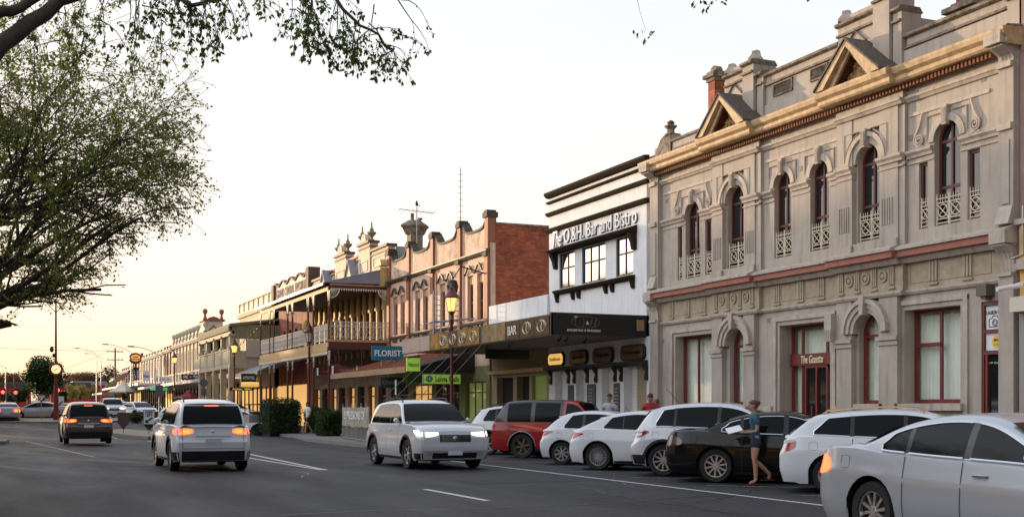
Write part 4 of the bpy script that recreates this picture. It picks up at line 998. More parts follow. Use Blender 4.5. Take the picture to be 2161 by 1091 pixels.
    m = MB(); m.box(X + .5, X + 3.2, 65.2, 65.35, 9.5, 10.75); m.build('side_parapet', mat('blue_grey_render', (.42, .45, .52), .8), b)
    m = MB(); m.box(X + 3.2, X + 9, 65.2, 65.5, 9.3, 10.4); m.pieces('side_wall', mat('dark_brown_render', (.13, .08, .05), .8), b)
    # red brick part with lettered parapet
    ops2 = [(83.2 + 1.9 * k, 83.2 + 1.9 * k + 1.2, 5.2, 6.9, 1) for k in range(6)]
    m = MB(); wall_open(m, X, YM, Y1, 0, 9.2, ops2, .3); m.box(X + .3, X + 14, YM, Y1, 0, 9.2); m.build('brick_front_wall', BRICKY, b)
    for o_ in ops2: win(b, X + .22, o_[0], o_[1], 5.2, 6.9, True, REDD, GLD, (), (6.8,), .06)
    m = MB(); cp = MB(); n_ = 32; pts = []
    for q in range(n_ + 1):
        f = q / n_; y = 83.6 + 10.8 * f; zz = 10.95 + .36 * abs(math.cos(PI * f * 4)) ** 1.6; pts.append((y, zz))
    m.prism([(83.6, 9.2), (94.4, 9.2)] + pts[::-1], 'x', X - .05, X + .3)
    for p, q in zip(pts, pts[1:]): cp.prism([p, q, (q[0], q[1] + .12), (p[0], p[1] + .12)], 'x', X - .15, X + .36)
    m.build('lettered_parapet', mat('warm_white_render', (.80, .72, .60), .8, col2=(.7, .6, .46), nscale=2), b)
    for y in (83.3, 94.6): cp.fw(X, -.6, .25, y + .4, y - .4, 9.2, 11.25 + (y < 90) * .25)
    cp.pieces('parapet_coping', mat('brown_coping', (.10, .055, .035), .8, col2=(.18, .09, .06), nscale=5), b)
    text('GRAND CENTRAL EMPORIUM', mat('faded_brown_letters', (.22, .13, .09), .8), b, (X - .06, 89.0, 10.47), width=9.6, height=.66, ext=.02, bold=.0)
    # verandah
    ye = 83.6
    m = MB(); m.prism([(xo - .35, 8.45), (xo - .3, 8.53), (X, 9.5), (X, 9.42)], 'y', Y0 - .02, ye); 
    m.prism([(xo - .2, 8.5), (X, 8.56), (X, 9.4)], 'y', Y0 - .01, Y0 + .05)
    m.build('verandah_roof', TIN, b)
    m = MB(); m.box(xo - .36, xo - .22, Y0 - .1, ye, 8.36, 8.50); m.build('gutter', mat('dark_gutter', (.05, .035, .03), .5), b)
    m = MB(); m.box(xo - .04, xo + .04, Y0 + .06, ye, 8.08, 8.36); m.box(xo - .04, xo + .04, Y0, ye, 4.98, 5.24); m.box(xo - .1, xo - .045, Y0, ye, 4.72, 4.97); m.build('frieze_beam', OCH, b)
    m = MB(); m.box(xo, X, Y0 + .05, ye, 5.02, 5.16); m.build('balcony_floor', SOFF, b)
    m = MB(); m.box(xo, X, Y0 - .04, Y0 + .045, 4.86, 5.26); m.box(xo + .0, X, Y0 - .02, Y0 + .045, 8.22, 8.40); m.build('end_beam', mat('maroon_beam', (.10, .02, .018), .5), b)
    m = MB(); m.box(xo - .1, X, Y0 - .06, Y0 - .04, 5.26, 5.40); m.box(xo + .05, X, Y0 - .035, Y0 - .02, 8.40, 8.46); m.pieces('end_fascia', OCH, b)
    m = MB(); m.box(xo + .1, X, Y0 + .3, ye - .1, 8.36, 8.42); m.build('verandah_ceiling', SOFF, b)
    posts = [65.15, 68.6, 69.9, 73.9, 75.2, 79.2, 80.5, 83.5]
    for y in posts:
        z0_ = gz(y) + .15
        m = MB(); m.tube([(xo, y, z0_), (xo, y, 5.0)], .065, 8); m.tube([(xo, y, 5.2), (xo, y, 8.1)], .06, 8); m.lathe((xo, y, 4.15), [(.07, 0), (.13, .06), (.07, .14)], 8); m.lathe((xo, y, 7.4), [(.06, 0), (.12, .06), (.06, .14)], 8); m.lathe((xo, y, z0_), [(.15, 0), (.15, .1), (.08, .35)], 8)
        po = m.build('verandah_post', IRON, b)
        m = MB()
        for zt in (8.08, 4.75):
            for s_ in (-1, 1):
                m.prism([(y + s_ * .04, zt), (y + s_ * .30, zt), (y + s_ * .22, zt - .12), (y + s_ * .14, zt - .45), (y + s_ * .05, zt - .85)], 'x', xo - .03, xo + .03)
        m.build('lace_bracket', LACE, po)
    # valance lace and balustrades
    m = MB(); y = Y0 + .1
    while y < ye: m.prism([(y, 4.72), (y + .22, 4.72), (y + .11, 4.50)], 'x', xo - .08, xo - .06); y += .25
    m.box(xo - .085, xo - .055, Y0, ye, 4.58, 4.74)
    m.build('valance', mat('cream_valance', (.62, .50, .34), .6), b)
    m = MB(); x = xo + .1
    while x < X - .1: m.prism([(x, 8.22), (x + .13, 8.22), (x + .065, 8.08)], 'y', Y0 - .03, Y0 - .01); x += .14
    for k in range(9):
        a_ = k / 8 * PI / 2
        for xx, s_ in ((xo, 1), (X, -1)): m.tube([(xx + s_ * .1, Y0 - .02, 8.2), (xx + s_ * (.1 + .5 * math.cos(a_)), Y0 - .02, 8.2 - .5 * math.sin(a_))], .015, 4)
    for xx, s_ in ((xo, 1), (X, -1)): m.tube([(xx + s_ * (.08 + .52 * math.cos(k / 8 * PI / 2)), Y0 - .02, 8.2 - .52 * math.sin(k / 8 * PI / 2)) for k in range(9)], .03, 4)
    m.build('lace_fringe', LACE, b)
    def bal(p0, p1, parent):
        m = MB(); p0 = Vector(p0); p1 = Vector(p1); L_ = (p1 - p0).length; n_ = max(1, int(L_ / .2)); up = Vector((0, 0, 1))
        for z in (.12, .75, 1.0): m.tube([p0 + up * z, p1 + up * z], .022, 4)
        for k in range(n_):
            a = p0 + (p1 - p0) * (k / n_); c = p0 + (p1 - p0) * ((k + 1) / n_); mid = (a + c) / 2
            m.tube([a + up * .1, a + up * 1.0], .014, 3)
            h = (c - a) * .42
            m.tube([mid + h * math.cos(q * PI / 4) + up * (.60 + .12 * math.sin(q * PI / 4)) for q in range(9)], .013, 3, cap=False)
            m.tube([mid + h * math.cos(q * PI / 4) + up * (.30 + .13 * math.sin(q * PI / 4)) for q in range(9)], .013, 3, cap=False)
            m.tube([a + up * .75, c + up * 1.0], .01, 3); m.tube([a + up * 1.0, c + up * .75], .01, 3)
        return m.build('balustrade', LACE, parent)
    for a, c in zip(posts, posts[1:]): bal((xo, a + .06, 5.24), (xo, c - .06, 5.24), b)
    bal((xo + .1, Y0 - .01, 5.38), (X - .05, Y0 - .01, 5.38), b)
    m = MB(); m.tube([(18.95, 65.2, 5.4), (18.95, 65.2, 6.4)], .05, 6); m.build('balcony_post', IRON, b)
    for (y, s_, x0_, x1_) in ((64.7, 'CARLTON  DRAUGHT', 17.3, 19.2), (68.0, 'CARLTON', 17.3, 18.9)):
        sg = thing('hanging_sign', ('nearer and longer' if y < 66 else 'farther and shorter') + ' of two maroon strip signs under the hotel verandah', 'sign', (x0_, y, 3.55), 0, 'maroon strip signs under the verandah')
        MB().box(x0_, x1_, y, y + .08, 3.50, 3.86).build('sign_board', IRON, sg); MB().box(x0_ - .07, x0_ - .005, y - .02, y + .1, 3.46, 3.9).build('end_lamp', WHT, sg)
        text(s_, mat('dull_pale_letters', (.45, .30, .24), .6), sg, ((x0_ + x1_) / 2, y - .01, 3.68), width=(x1_ - x0_) * .7, height=.13, u=(1, 0, 0), ext=.004)
        m = MB(); m.tube([(x0_ + .3, y + .04, 3.86), (x0_ + .3, y + .04, 5.0)], .015, 4); m.tube([(x1_ - .3, y + .04, 3.86), (x1_ - .3, y + .04, 5.0)], .015, 4); m.build('hanger', IRON, sg)
hotel()

def colonnade():
    X = X0; Y0, Y1 = 93.4, 108.2; xo = 17.0
    b = thing('colonnade_building', 'cream rendered building with a balcony carried on square columns', 'building', (X, 101, 0))
    C2 = mat('warm_grey_cream', (.56, .47, .32), .8, col2=(.46, .38, .25), nscale=2, streak=.4, dirt=(.2, .14, .08))
    m = MB(); ops = [(Y0 + 1.5 + 2.4 * k, Y0 + 2.8 + 2.4 * k, 5.9, 7.0, 1) for k in range(5)]
    wall_open(m, X, Y0, 109.4, 0, 9.4, ops, .3); m.box(X + .3, X + 12, Y0 + 1.5, 109.4, 0, 9.4); m.box(X - .02, X + .3, 94.9, 109.4, 9.4, 10.0)
    m.build('wall', C2, b)
    for o_ in ops: win(b, X + .2, o_[0], o_[1], 5.9, 7.0, True, WOOD, GLD, (), (), .06)
    m = MB(); y = 94.9
    while y < 109.4: m.fw(X, 0, .12, y + .14, y - .14, 10.0, 10.9); y += 2.07
    m.fw(X, -.2, .16, 109.4, 94.9, 10.86, 11.0); m.fw(X, -.1, .02, 109.4, 94.9, 10.0, 10.86); m.prof(X, [(0, 9.6), (.2, 9.65), (.32, 9.9), (.32, 10.0), (0, 10.04)], 94.8, 109.5); m.build('upper_parapet', mat('pale_cream', (.74, .63, .48), .8), b)
    m = MB(); m.box(xo, X + 3, Y0, Y0 + .2, 6.95, 8.05); m.build('end_gable', mat('stained_cream', (.34, .27, .17), .85, col2=(.20, .17, .08), nscale=1.6, streak=.6), b)
    m = MB(); m.prism([(xo - .3, 7.85), (xo - .2, 8.1), (X, 8.6), (X, 8.45)], 'y', Y0 - .1, Y1 + .2); m.box(xo - .3, xo - .18, Y0 - .1, Y1 + .2, 7.55, 7.86); m.build('balcony_roof', mat('mossy_roof', (.20, .18, .10), .9), b)
    m = MB(); m.box(xo - .15, xo + .15, Y0, Y1, 7.2, 7.55); m.box(xo - .12, xo + .06, Y0, Y1, 4.85, 6.15); m.box(xo - .2, xo + .2, Y0, Y1, 6.1, 6.2); m.box(xo - .2, X, Y0, Y1, 4.7, 4.88); m.build('balcony_front', C2, b)
    m = MB(); m.box(xo + .1, X, Y0 + .02, Y0 + .2, 4.85, 6.0); m.box(xo, X, Y0 + .02, Y0 + .15, 4.72, 4.85)
    for k in range(12): m.tube([(xo + (X - xo) * k / 12, Y0 + .1, 6.0 - .0), (xo + (X - xo) * (k + 1) / 12, Y0 + .1, 6.0)], .04, 4)
    m.build('end_balustrade', C2, b)
    m = MB(); m.box(xo + 1.0, X + 1.4, Y0 - .14, Y0 - .02, 5.55, 6.9); m.build('blank_sign_board', mat('beige_panel', (.50, .43, .33), .6), b)
    for k in range(5):
        y = Y0 + .25 + 3.6 * k; z0_ = gz(y)
        m = MB(); m.box(xo - .22, xo + .22, y - .22, y + .22, z0_, 4.75); m.box(xo - .18, xo + .18, y - .2, y + .2, 4.85, 7.2)
        m.box(xo - .30, xo + .30, y - .3, y + .3, 6.2, 6.3); m.lathe((xo, y, 6.3), [(.3, 0), (.26, .1), (.17, .25), (.16, .7), (.25, .85), (.25, .9)], 8); m.box(xo - .26, xo + .26, y - .26, y + .26, 7.2, 7.32)
        m.build('column', C2, b)
        for z in (4.95,): MB().box(xo - .15, xo - .12, y + .5, y + 3.1, 5.1, 5.95).build('balustrade_panel', C2, b)
    m = MB(); m.box(X - .05, X, Y0 + .5, 108, .4, 3.2); m.build('shopfront', WARMI, b)
    m = MB()
    for k in range(9): m.box(X - .12, X - .05, Y0 + .5 + k * 1.8, Y0 + .75 + k * 1.8, .2, 3.4)
    m.pieces('mullion', DKBR, b)
    # curved tin awning on the near side
    m = MB(); pts = [(17.1 + 3.5 * q / 8, 4.2 + 1.0 * math.sin(PI / 2 * q / 8)) for q in range(9)]
    m.prism([(17.1, 4.1)] + [(20.6, 4.1)][:0] + pts + [(20.6, 5.1)], 'y', 84.2, 93.3)
    m.build('curved_awning', mat('corrugated_awning', (.30, .33, .38), .4, metal=.4), b)
    m = MB(); m.box(17.05, 17.12, 84.2, 93.3, 3.98, 4.2); m.build('awning_fascia', C2, b)
    m = MB(); m.box(X - .1, X, 84.2, 93.3, .3, 3.3); m.build('shop_interior', WARMI, b)
colonnade()
def boardsign(name, label, x0, x1, y, z0, z1, mm, s=None, tm=None, tw=.8, th=.5, post=True, facing='y', parts=None, group=None, frame=None, shear=0, bold=.01):
    sg = thing(name, label, 'sign', ((x0 + x1) / 2, y, z0), 0, group)
    MB().box(x0, x1, y, y + .08, z0, z1).build('sign_board', mm, sg)
    if frame: m = MB(); m.box(x0 - .03, x0, y - .01, y + .09, z0, z1); m.box(x1, x1 + .03, y - .01, y + .09, z0, z1); m.box(x0 - .03, x1 + .03, y - .01, y + .09, z1, z1 + .03); m.box(x0 - .03, x1 + .03, y - .01, y + .09, z0 - .03, z0); m.build('frame', frame, sg)
    if s: text(s, tm, sg, ((x0 + x1) / 2, y - .012, (z0 + z1) / 2), width=(x1 - x0) * tw, height=(z1 - z0) * th, u=(1, 0, 0), ext=.006, bold=bold, shear=shear)
    return sg
TEAL = mat('teal_sign', (.01, .17, .25), .45)
sx = at(785, 60.8); sy = sx[1]
fl = boardsign('hanging_sign', 'teal blue signboard reading FLORIST in white capitals', sx[0], sx[0] + 1.68, sy, zpx(760, 60.8), zpx(729, 60.8), TEAL, 'FLORIST', WHT, .84, .42, bold=.02)
m = MB()
for k in (.5, 1.2): m.tube([(sx[0] + k, sy + .05, 3.3), (sx[0] + k, sy + .05, zpx(760, 60.8))], .025, 5)
m.build('support_rod', STEEL, fl)
m = MB(); xm, zm = sx[0] + .84, zpx(756, 60.8)
for s_ in (-1, 1): m.tube([(xm + s_ * q * .035, sy - .015, zm + .035 * math.sin(q * .9)) for q in range(13)], .010, 4)
m.build('scroll_ornament', BLK, fl)
tl = thing('hanging_sign', 'small pale turquoise signboard hanging tilted below the hotel verandah', 'sign', (18.1, 62, 3.6))
m = MB(); c0 = at(771, 64.0); cx_, cy_ = c0; ang = R(7); zz = zpx(788, 64)
P = lambda a, z: (cx_ + a * math.cos(ang) - 0 * z, zz + a * math.sin(ang) + z)
m.prism([P(-.54, -.2), P(.54, -.2), P(.54, .18), P(-.54, .18)], 'y', cy_, cy_ + .05); m.prism([P(-.5, .18), P(-.38, .18), P(-.46, .5)], 'y', cy_, cy_ + .04)
m.build('sign_board', mat('turquoise_sign', (.30, .58, .52), .5), tl)
text('The Nest', mat('teal_ink', (.03, .12, .13), .5), tl, (cx_ + .08, cy_ - .01, zz + .02), width=.7, height=.22, u=(math.cos(ang), 0, math.sin(ang)), v=(-math.sin(ang), 0, math.cos(ang)), ext=.004, bold=.01)
m = MB(); m.tube([(cx_ + .1, cy_, zz - .2), (cx_ + .08, cy_, zz - .45)], .02, 4); m.build('support_rod', STEEL, tl)
LIME = mat('lime_sign', (.38, .62, .08), .5, emis=(.45, .8, .1), estr=.18)
c0 = at(873, 52.5); zt = zpx(755, 52.5)
s1 = boardsign('hanging_sign', 'small square lime green sign hanging off the awning corner', c0[0] - .32, c0[0] + .30, c0[1], zpx(783, 52.5), zt, LIME, 'Natural', mat('dark_green_ink', (.03, .12, .03), .5), .8, .3, shear=.2)
m = MB(); m.tube([(c0[0] - .28, c0[1], zt), (c0[0] + .3, c0[1], zt + .08)], .03, 4); m.build('support_rod', BLK, s1)
c0 = at(933, 53.0)
s2 = boardsign('hanging_sign', 'long lit lime green sign reading Lanna Nails', c0[0] - .86, c0[0] + .86, c0[1], zpx(809, 53), zpx(790, 53), LIME, None, frame=STEEL)
text('Lanna Nails', mat('dark_green_ink', (.03, .12, .03)), s2, (c0[0] + .24, c0[1] - .012, zpx(799.5, 53)), width=1.12, height=.26, u=(1, 0, 0), ext=.006, bold=.02)
m = MB(); m.q(*[(c0[0] - .6 + .17 * math.cos(q * PI / 8), c0[1] - .008, zpx(799.5, 53) + .15 * math.sin(q * PI / 8)) for q in range(16)]); rd = m.build('round_emblem', mat('green_disc', (.06, .35, .10), .5), s2)
text('18', WHT, s2, (c0[0] - .6, c0[1] - .014, zpx(799.5, 53)), width=.17, height=.14, u=(1, 0, 0), ext=.004)
c0 = at(878, 56.5)
boardsign('hanging_sign', 'unlit dull green sign behind the long lime green one', c0[0] - .62, c0[0] + .6, c0[1], zpx(807, 56.5), zpx(793, 56.5), mat('dull_green_sign', (.10, .18, .05), .5), 'Lanna', mat('dark_green_ink', (.03, .12, .03)), .6, .5)
c0 = at(828, 57.5)
boardsign('hanging_sign', 'dark green sign reading KENNETHS under the timber awning', c0[0] - .6, c0[0] + .66, c0[1], zpx(818, 57.5), zpx(796, 57.5), mat('very_dark_green', (.02, .035, .025), .6), 'KENNETHS', mat('grey_green_ink', (.16, .19, .15), .6), .85, .36)
m = MB(); c1 = at(838, 55)
tag(MB().tube([(17.5, 54.2, 2.9), (17.5, 54.2, 2.2)], .05, 6).build('hanging_lamp', WHT), 'small white tube lamp hanging under the timber awning', 'lamp')
# signs of the far shops
c0 = at(382, 118)
s3 = boardsign('shop_sign', 'dark navy fascia sign reading Real Estate', c0[0], c0[0] + 2.4, c0[1], zpx(801, 118), zpx(789, 118), mat('navy_sign', (.02, .03, .09), .5), None)
text('SEJ', WHT, s3, (c0[0] + .42, c0[1] - .012, zpx(795, 118)), width=.5, height=.3, u=(1, 0, 0), shear=.2, ext=.006, bold=.03)
m = MB(); m.q((c0[0] + .72, c0[1] - .01, zpx(796.5, 118)), (c0[0] + 1.05, c0[1] - .01, zpx(796.5, 118)), (c0[0] + 1.05, c0[1] - .01, zpx(793, 118)), (c0[0] + .72, c0[1] - .01, zpx(794, 118))); m.build('red_flash', mat('red_print', (.6, .06, .02), .5), s3)
text('Real Estate', WHT, s3, (c0[0] + 1.75, c0[1] - .012, zpx(793, 118)), width=1.1, height=.24, u=(1, 0, 0), ext=.006, bold=.01); text('5622 3800', WHT, s3, (c0[0] + 1.8, c0[1] - .012, zpx(798.5, 118)), width=.9, height=.14, u=(1, 0, 0), ext=.006)
c0 = at(524, 84.5)
s4 = boardsign('hanging_sign', 'black sign with white lettering under the curved tin awning', c0[0] - .45, c0[0] + .5, c0[1], zpx(805, 84.5), zpx(789, 84.5), BLK, 'ANYTIME FITNESS', WHT, .85, .45, frame=DKBR)
c0 = at(528, 83.5); m = MB(); m.lathe((c0[0] - .6, c0[1], zpx(811, 83.5)), [(0, 0), (.17, .02), (.19, .6), (.17, 1.18), (0, 1.2)], 10, 'x')
tag(m.build('barrel_lamp', mat('amber_glow', (.8, .5, .15), .5, emis=(1, .6, .15), estr=.45)), 'amber barrel shaped light under the black sign', 'lamp')
c0 = at(512, 86)
boardsign('shop_sign', 'low black strip sign with yellow lettering in the lit shopfront', c0[0] - .9, c0[0] + .8, c0[1], zpx(824, 86), zpx(817, 86), BLK, 'Action  DELI', mat('yellow_ink', (.8, .6, .05), .5, emis=(1, .8, .1), estr=.4), .8, .55)

# ---------------------------------------------------------------- far shop row
def shop(name, label, y0, y1, h, wm, n, cap=CRM2, trim=None, ball=False, awn=4.3, am=None, seed=0, wh=1.9, zb=None):
    X = X0; z0 = gz((y0 + y1) / 2); b = thing(name, label, 'building', (X, (y0 + y1) / 2, z0)); trim = trim or cap
    zb = zb or 5.7 + z0 * .3; ww = min(.9, (y1 - y0) / n * .4); ops = []
    for k in range(n):
        c = y0 + (y1 - y0) * (k + .5) / n; ops.append((c - ww / 2, c + ww / 2, zb, zb + wh, seed % 2))
    m = MB(); wall_open(m, X, y0, y1, 0, h, ops, .25); m.box(X + .25, X + 12, y0, y1, 0, h); m.q((X, y0, 0), (X + .25, y0, 0), (X + .25, y0, h), (X, y0, h)); m.build('wall', wm, b)
    for o_ in ops: win(b, X + .18, o_[0], o_[1], zb, zb + wh, bool(seed % 2), CRM, GLD, (), (zb + wh * .55,), .08)
    m = MB()
    for k in range(n + 1):
        y = y0 + .15 + (y1 - y0 - .3) * k / n; m.fw(X, 0, .15, y + .13, y - .13, 4.6, h - .4)
        m.fw(X, -.2, .2, y + .18, y - .18, h - .1, h + .5)
        if ball: m.lathe((X - .0, y, h + .5), [(.2, 0), (.12, .2), (.10, .3), (.25, .5), (.3, .68), (.25, .86), (0, .98)], 8)
    m.pieces('pilaster', trim, b)
    m = MB(); m.prof(X, [(0, h - .4), (.25, h - .36), (.42, h - .12), (.42, h), (0, h + .05)], y0, y1); m.fw(X, -.15, .05, y0, y1, h, h + .35); m.fw(X, 0, .12, y0, y1, zb - .3, zb - .1); m.build('cornice', cap, b)
    m = MB(); m.box(17.2, X, y0 + .1, y1 - .1, awn - .28, awn); m.build('awning', am or mat('grey_awning', (.42, .40, .38), .7), b)
    m = MB(); m.box(X - .05, X - .01, y0 + .3, y1 - .3, .4, awn - .8); m.build('shopfront', [WARMI, GLD][seed % 2], b)
    m = MB(); k = y0 + .3
    while k < y1: m.box(X - .14, X - .05, k, k + .25, .2, awn - .4); k += 2.3
    m.pieces('pier', DKBR, b)
    return b
shop('low_shop', 'low cream shop half hidden behind the square columned building', 109.6, 119.4, 6.7, mat('rose_cream', (.60, .46, .34), .8, col2=(.5, .37, .26), nscale=2), 4, seed=0, zb=5.2, wh=.9)
shop('low_shop', 'low pale shop just before the stone ball parapet', 119.5, 128, 6.7, mat('pale_render', (.66, .58, .48), .8), 4, seed=1, trim=RUST, zb=5.2, wh=.8)
sh2 = shop('ball_parapet_shop', 'cream shop terrace with a row of stone balls and a raised dated pediment block', 128.1, 152, 9.2, mat('cream_stucco', (.64, .52, .36), .8, col2=(.54, .42, .27), nscale=1.5), 9, ball=True, seed=1, trim=CRM)
X = X0; yb_ = 128.1; m = MB(); m.box(X - .15, X + 1.75, yb_, yb_ + 3, 7.0, 10.75); m.build('raised_parapet', mat('white_rose_render', (.72, .62, .52), .8), sh2)
m = MB()
for z0_, z1_, o_ in ((8.75, 8.9, .12), (9.6, 9.72, .12), (10.75, 10.95, .2), (9.1, 9.25, .05)): m.box(X - .15 - o_, X + 1.75 + o_, yb_ - o_, yb_ + 3 + o_, z0_, z1_)
xm_ = X + .8
for s_ in (-1, 1): m.prism([(xm_ + s_ * .62, 9.74), (xm_, 10.35), (xm_, 10.22), (xm_ + s_ * .48, 9.74)], 'y', yb_ - .1, yb_)
for x_ in (X - .05, X + 1.65): m.lathe((x_, yb_ + .2, 10.95), [(.2, 0), (.13, .3), (.10, .5), (.2, .6), (.27, .82), (.2, 1.03), (0, 1.1)], 10)
m.prism([(X + .1, 10.95), (X + 1.5, 10.95), (X + 1.2, 11.15), (X + .8, 11.25), (X + .4, 11.15)], 'y', yb_, yb_ + .4)
m.build('pediment_band', mat('brick_red_band', (.34, .12, .06), .7), sh2); text('1888', MATS['brick_red_band'], sh2, (xm_, yb_ - .02, 9.45), width=.75, height=.22, u=(1, 0, 0), ext=.02)
shop('rust_shop', 'rust and cream shop with pilasters beside the ball topped terrace', 152.1, 160, 9.0, mat('cream_stucco', (.6, .5, .35)), 3, trim=RUST, seed=0)
shop('pale_terrace', 'pale two storey shop terrace with paired windows', 160.1, 186, 8.9, mat('white_cream', (.72, .64, .52), .8, col2=(.6, .5, .38), nscale=1.5), 8, seed=1, trim=CRM, awn=4.9, am=mat('pale_awning', (.58, .58, .6), .6))
shop('ochre_gable_shop', 'tall ochre shop wall beyond the pale terrace', 186.1, 197, 9.4, mat('ochre_stucco', (.55, .33, .13), .8, col2=(.45, .26, .1), nscale=1), 3, seed=0, trim=RUST, awn=5.0)
shop('dark_timber_shop', 'dark brown clad shop with a flat cream awning', 197.1, 214, 7.9, mat('brown_cladding', (.16, .08, .05), .8), 5, seed=1, trim=WOOD, awn=5.0, am=mat('cream_awning', (.6, .5, .36), .7), wh=1.2)
shop('low_ochre_shop', 'low ochre shop at the far end of the row', 214.1, 236, 6.9, mat('ochre_stucco', (.5, .3, .1)), 4, seed=0, trim=OCH, awn=4.4, wh=.5)
m = MB()
for k in range(10): y = 198 + 1.5 * k; m.tube([(17.3, y, 5.2), (20.5, y, 7.6)], .08, 4)
tag(m.build('awning_strut_rack', WOOD), 'row of slanting timber struts above the far cream awning', 'struts')
def vsign(name, label, px0, px1, py0, py1, z, mm, s=None, tm=None, cat='sign', rot=0, fr=None):
    a = at(px0, z); c = at(px1, z)
    return boardsign(name, label, a[0], a[0] + (px1 - px0) * z / F_PX / math.cos(YAW) * .93, a[1], zpx(py1, z), zpx(py0, z), mm, s, tm, .8, .35)
vsign('shop_sign', 'white upright sign board on the far awning', 301, 316, 782, 804, 150, mat('white_sign_board', (.75, .75, .78), .5), 'Helen', mat('blue_ink', (.05, .1, .3), .5))
vsign('shop_sign', 'long pale awning sign with faded green letters', 325, 362, 794, 806, 140, mat('white_sign_board', (.75, .75, .78)), 'OKE', mat('faded_green_ink', (.2, .4, .3), .5))
vsign('shop_sign', 'green lit strip sign under the pale awning', 318, 352, 817, 823, 135, mat('green_lit_strip', (.05, .4, .15), .5, emis=(.1, .8, .3), estr=.35), None)
vsign('shop_sign', 'small dark red sign at the far left end of the shops', 223, 240, 812, 822, 200, mat('dark_red_sign', (.3, .02, .03), .5), None)
for k, (px_, lb) in enumerate(((274, 'left'), (284, 'middle'), (290, 'right'))):
    a = at(px_, 168); m = MB(); zt = zpx(777 + (k == 0) * 6, 168); zb = zpx(802, 168)
    m.prism([(a[0] - .25, zt + .1), (a[0] - .15, zb), (a[0] + .3, zb + .15), (a[0] + .15, zt + .2)], 'y', a[1], a[1] + .05)
    o = m.build('street_banner', mat('navy_banner', (.03, .03, .12), .7)); tag(o, lb + ' navy vertical banner of the three beside the far street light', 'banner', 'navy street banners')
    e = MB(); [e.box(a[0] - .08 + .02 * q_, a[0] + .10 + .02 * q_, a[1] - .02, a[1] - .005, zt - .35 - .25 * q_, zt - .22 - .25 * q_) for q_ in range(5)]; e.build('banner_marks', WHT, o)
a = at(286, 160); b = thing('pub_sign', 'glowing amber shield shaped pub sign on a pole above the far shops', 'sign', (a[0], a[1], 7.5))
zc = zpx(756, 160); m = MB(); pts = [(a[0] + .85 * math.cos(q * PI / 10) * (1 if q % 5 else .8), zc + .75 * math.sin(q * PI / 10)) for q in range(20)]
m.prism(pts, 'y', a[1], a[1] + .3); m.build('sign_case', mat('purple_red_case', (.10, .02, .05), .5), b)
m = MB(); m.prism([((p[0] - a[0]) * .78 + a[0], (p[1] - zc) * .62 + zc + .05) for p in pts], 'y', a[1] - .03, a[1]); m.build('sign_face', mat('amber_sign', (.7, .32, .05), .5, emis=(1, .45, .08), estr=.45), b)
m = MB(); m.box(a[0] - .6, a[0] + .6, a[1] - .06, a[1] - .035, zc - .12, zc - .02); m.box(a[0] - .35, a[0] + .35, a[1] - .06, a[1] - .035, zc + .14, zc + .26); m.box(a[0] - .45, a[0] + .45, a[1] - .06, a[1] - .035, zc - .32, zc - .26); m.build('sign_marks', mat('purple_red_case', (.1, .02, .05)), b)
m = MB(); m.tube([(a[0], a[1] + .15, zc - .7), (a[0], a[1] + .15, zc - 2.2)], .07, 6); m.prism([(a[0] - .3, zc - 1.6), (a[0] + .3, zc - 1.6), (a[0], zc - .9)], 'y', a[1] + .05, a[1] + .2); m.build('bracket', DKBR, b)
# cafe umbrellas and red marquee
a = at(262, 160); z0 = zpx(828, 160); m = MB(); m.lathe((a[0], a[1], z0), [(2.0, 0), (2.0, .15), (1.3, .5), (.6, .95), (.12, 1.5), (0, 1.55)], 4); b = thing('marquee', 'cream pyramid roofed marquee on the far footpath', 'marquee', (a[0], a[1], gz(a[1])))
m.build('canopy', mat('cream_canvas', (.62, .55, .44), .8), b); m = MB()
for s_, t_ in ((-1.4, -1.4), (1.4, -1.4), (1.4, 1.4), (-1.4, 1.4)): m.tube([(a[0] + s_, a[1] + t_, gz(a[1])), (a[0] + s_, a[1] + t_, z0 + .1)], .06, 5)
m.pieces('leg', STEEL, b)
a = at(399, 112); z0 = zpx(840, 112); m = MB(); m.lathe((a[0], a[1], z0), [(1.1, 0), (1.1, .1), (.6, .35), (.1, .75), (0, .78)], 4); b = thing('umbrella', 'dark red shade umbrella beside the navy fascia sign', 'umbrella', (a[0], a[1], gz(a[1]))); m.build('canopy', mat('dark_red_canvas', (.20, .015, .02), .8), b)
MB().tube([(a[0], a[1], gz(a[1])), (a[0], a[1], z0 + .7)], .04, 5).build('pole', STEEL, b)

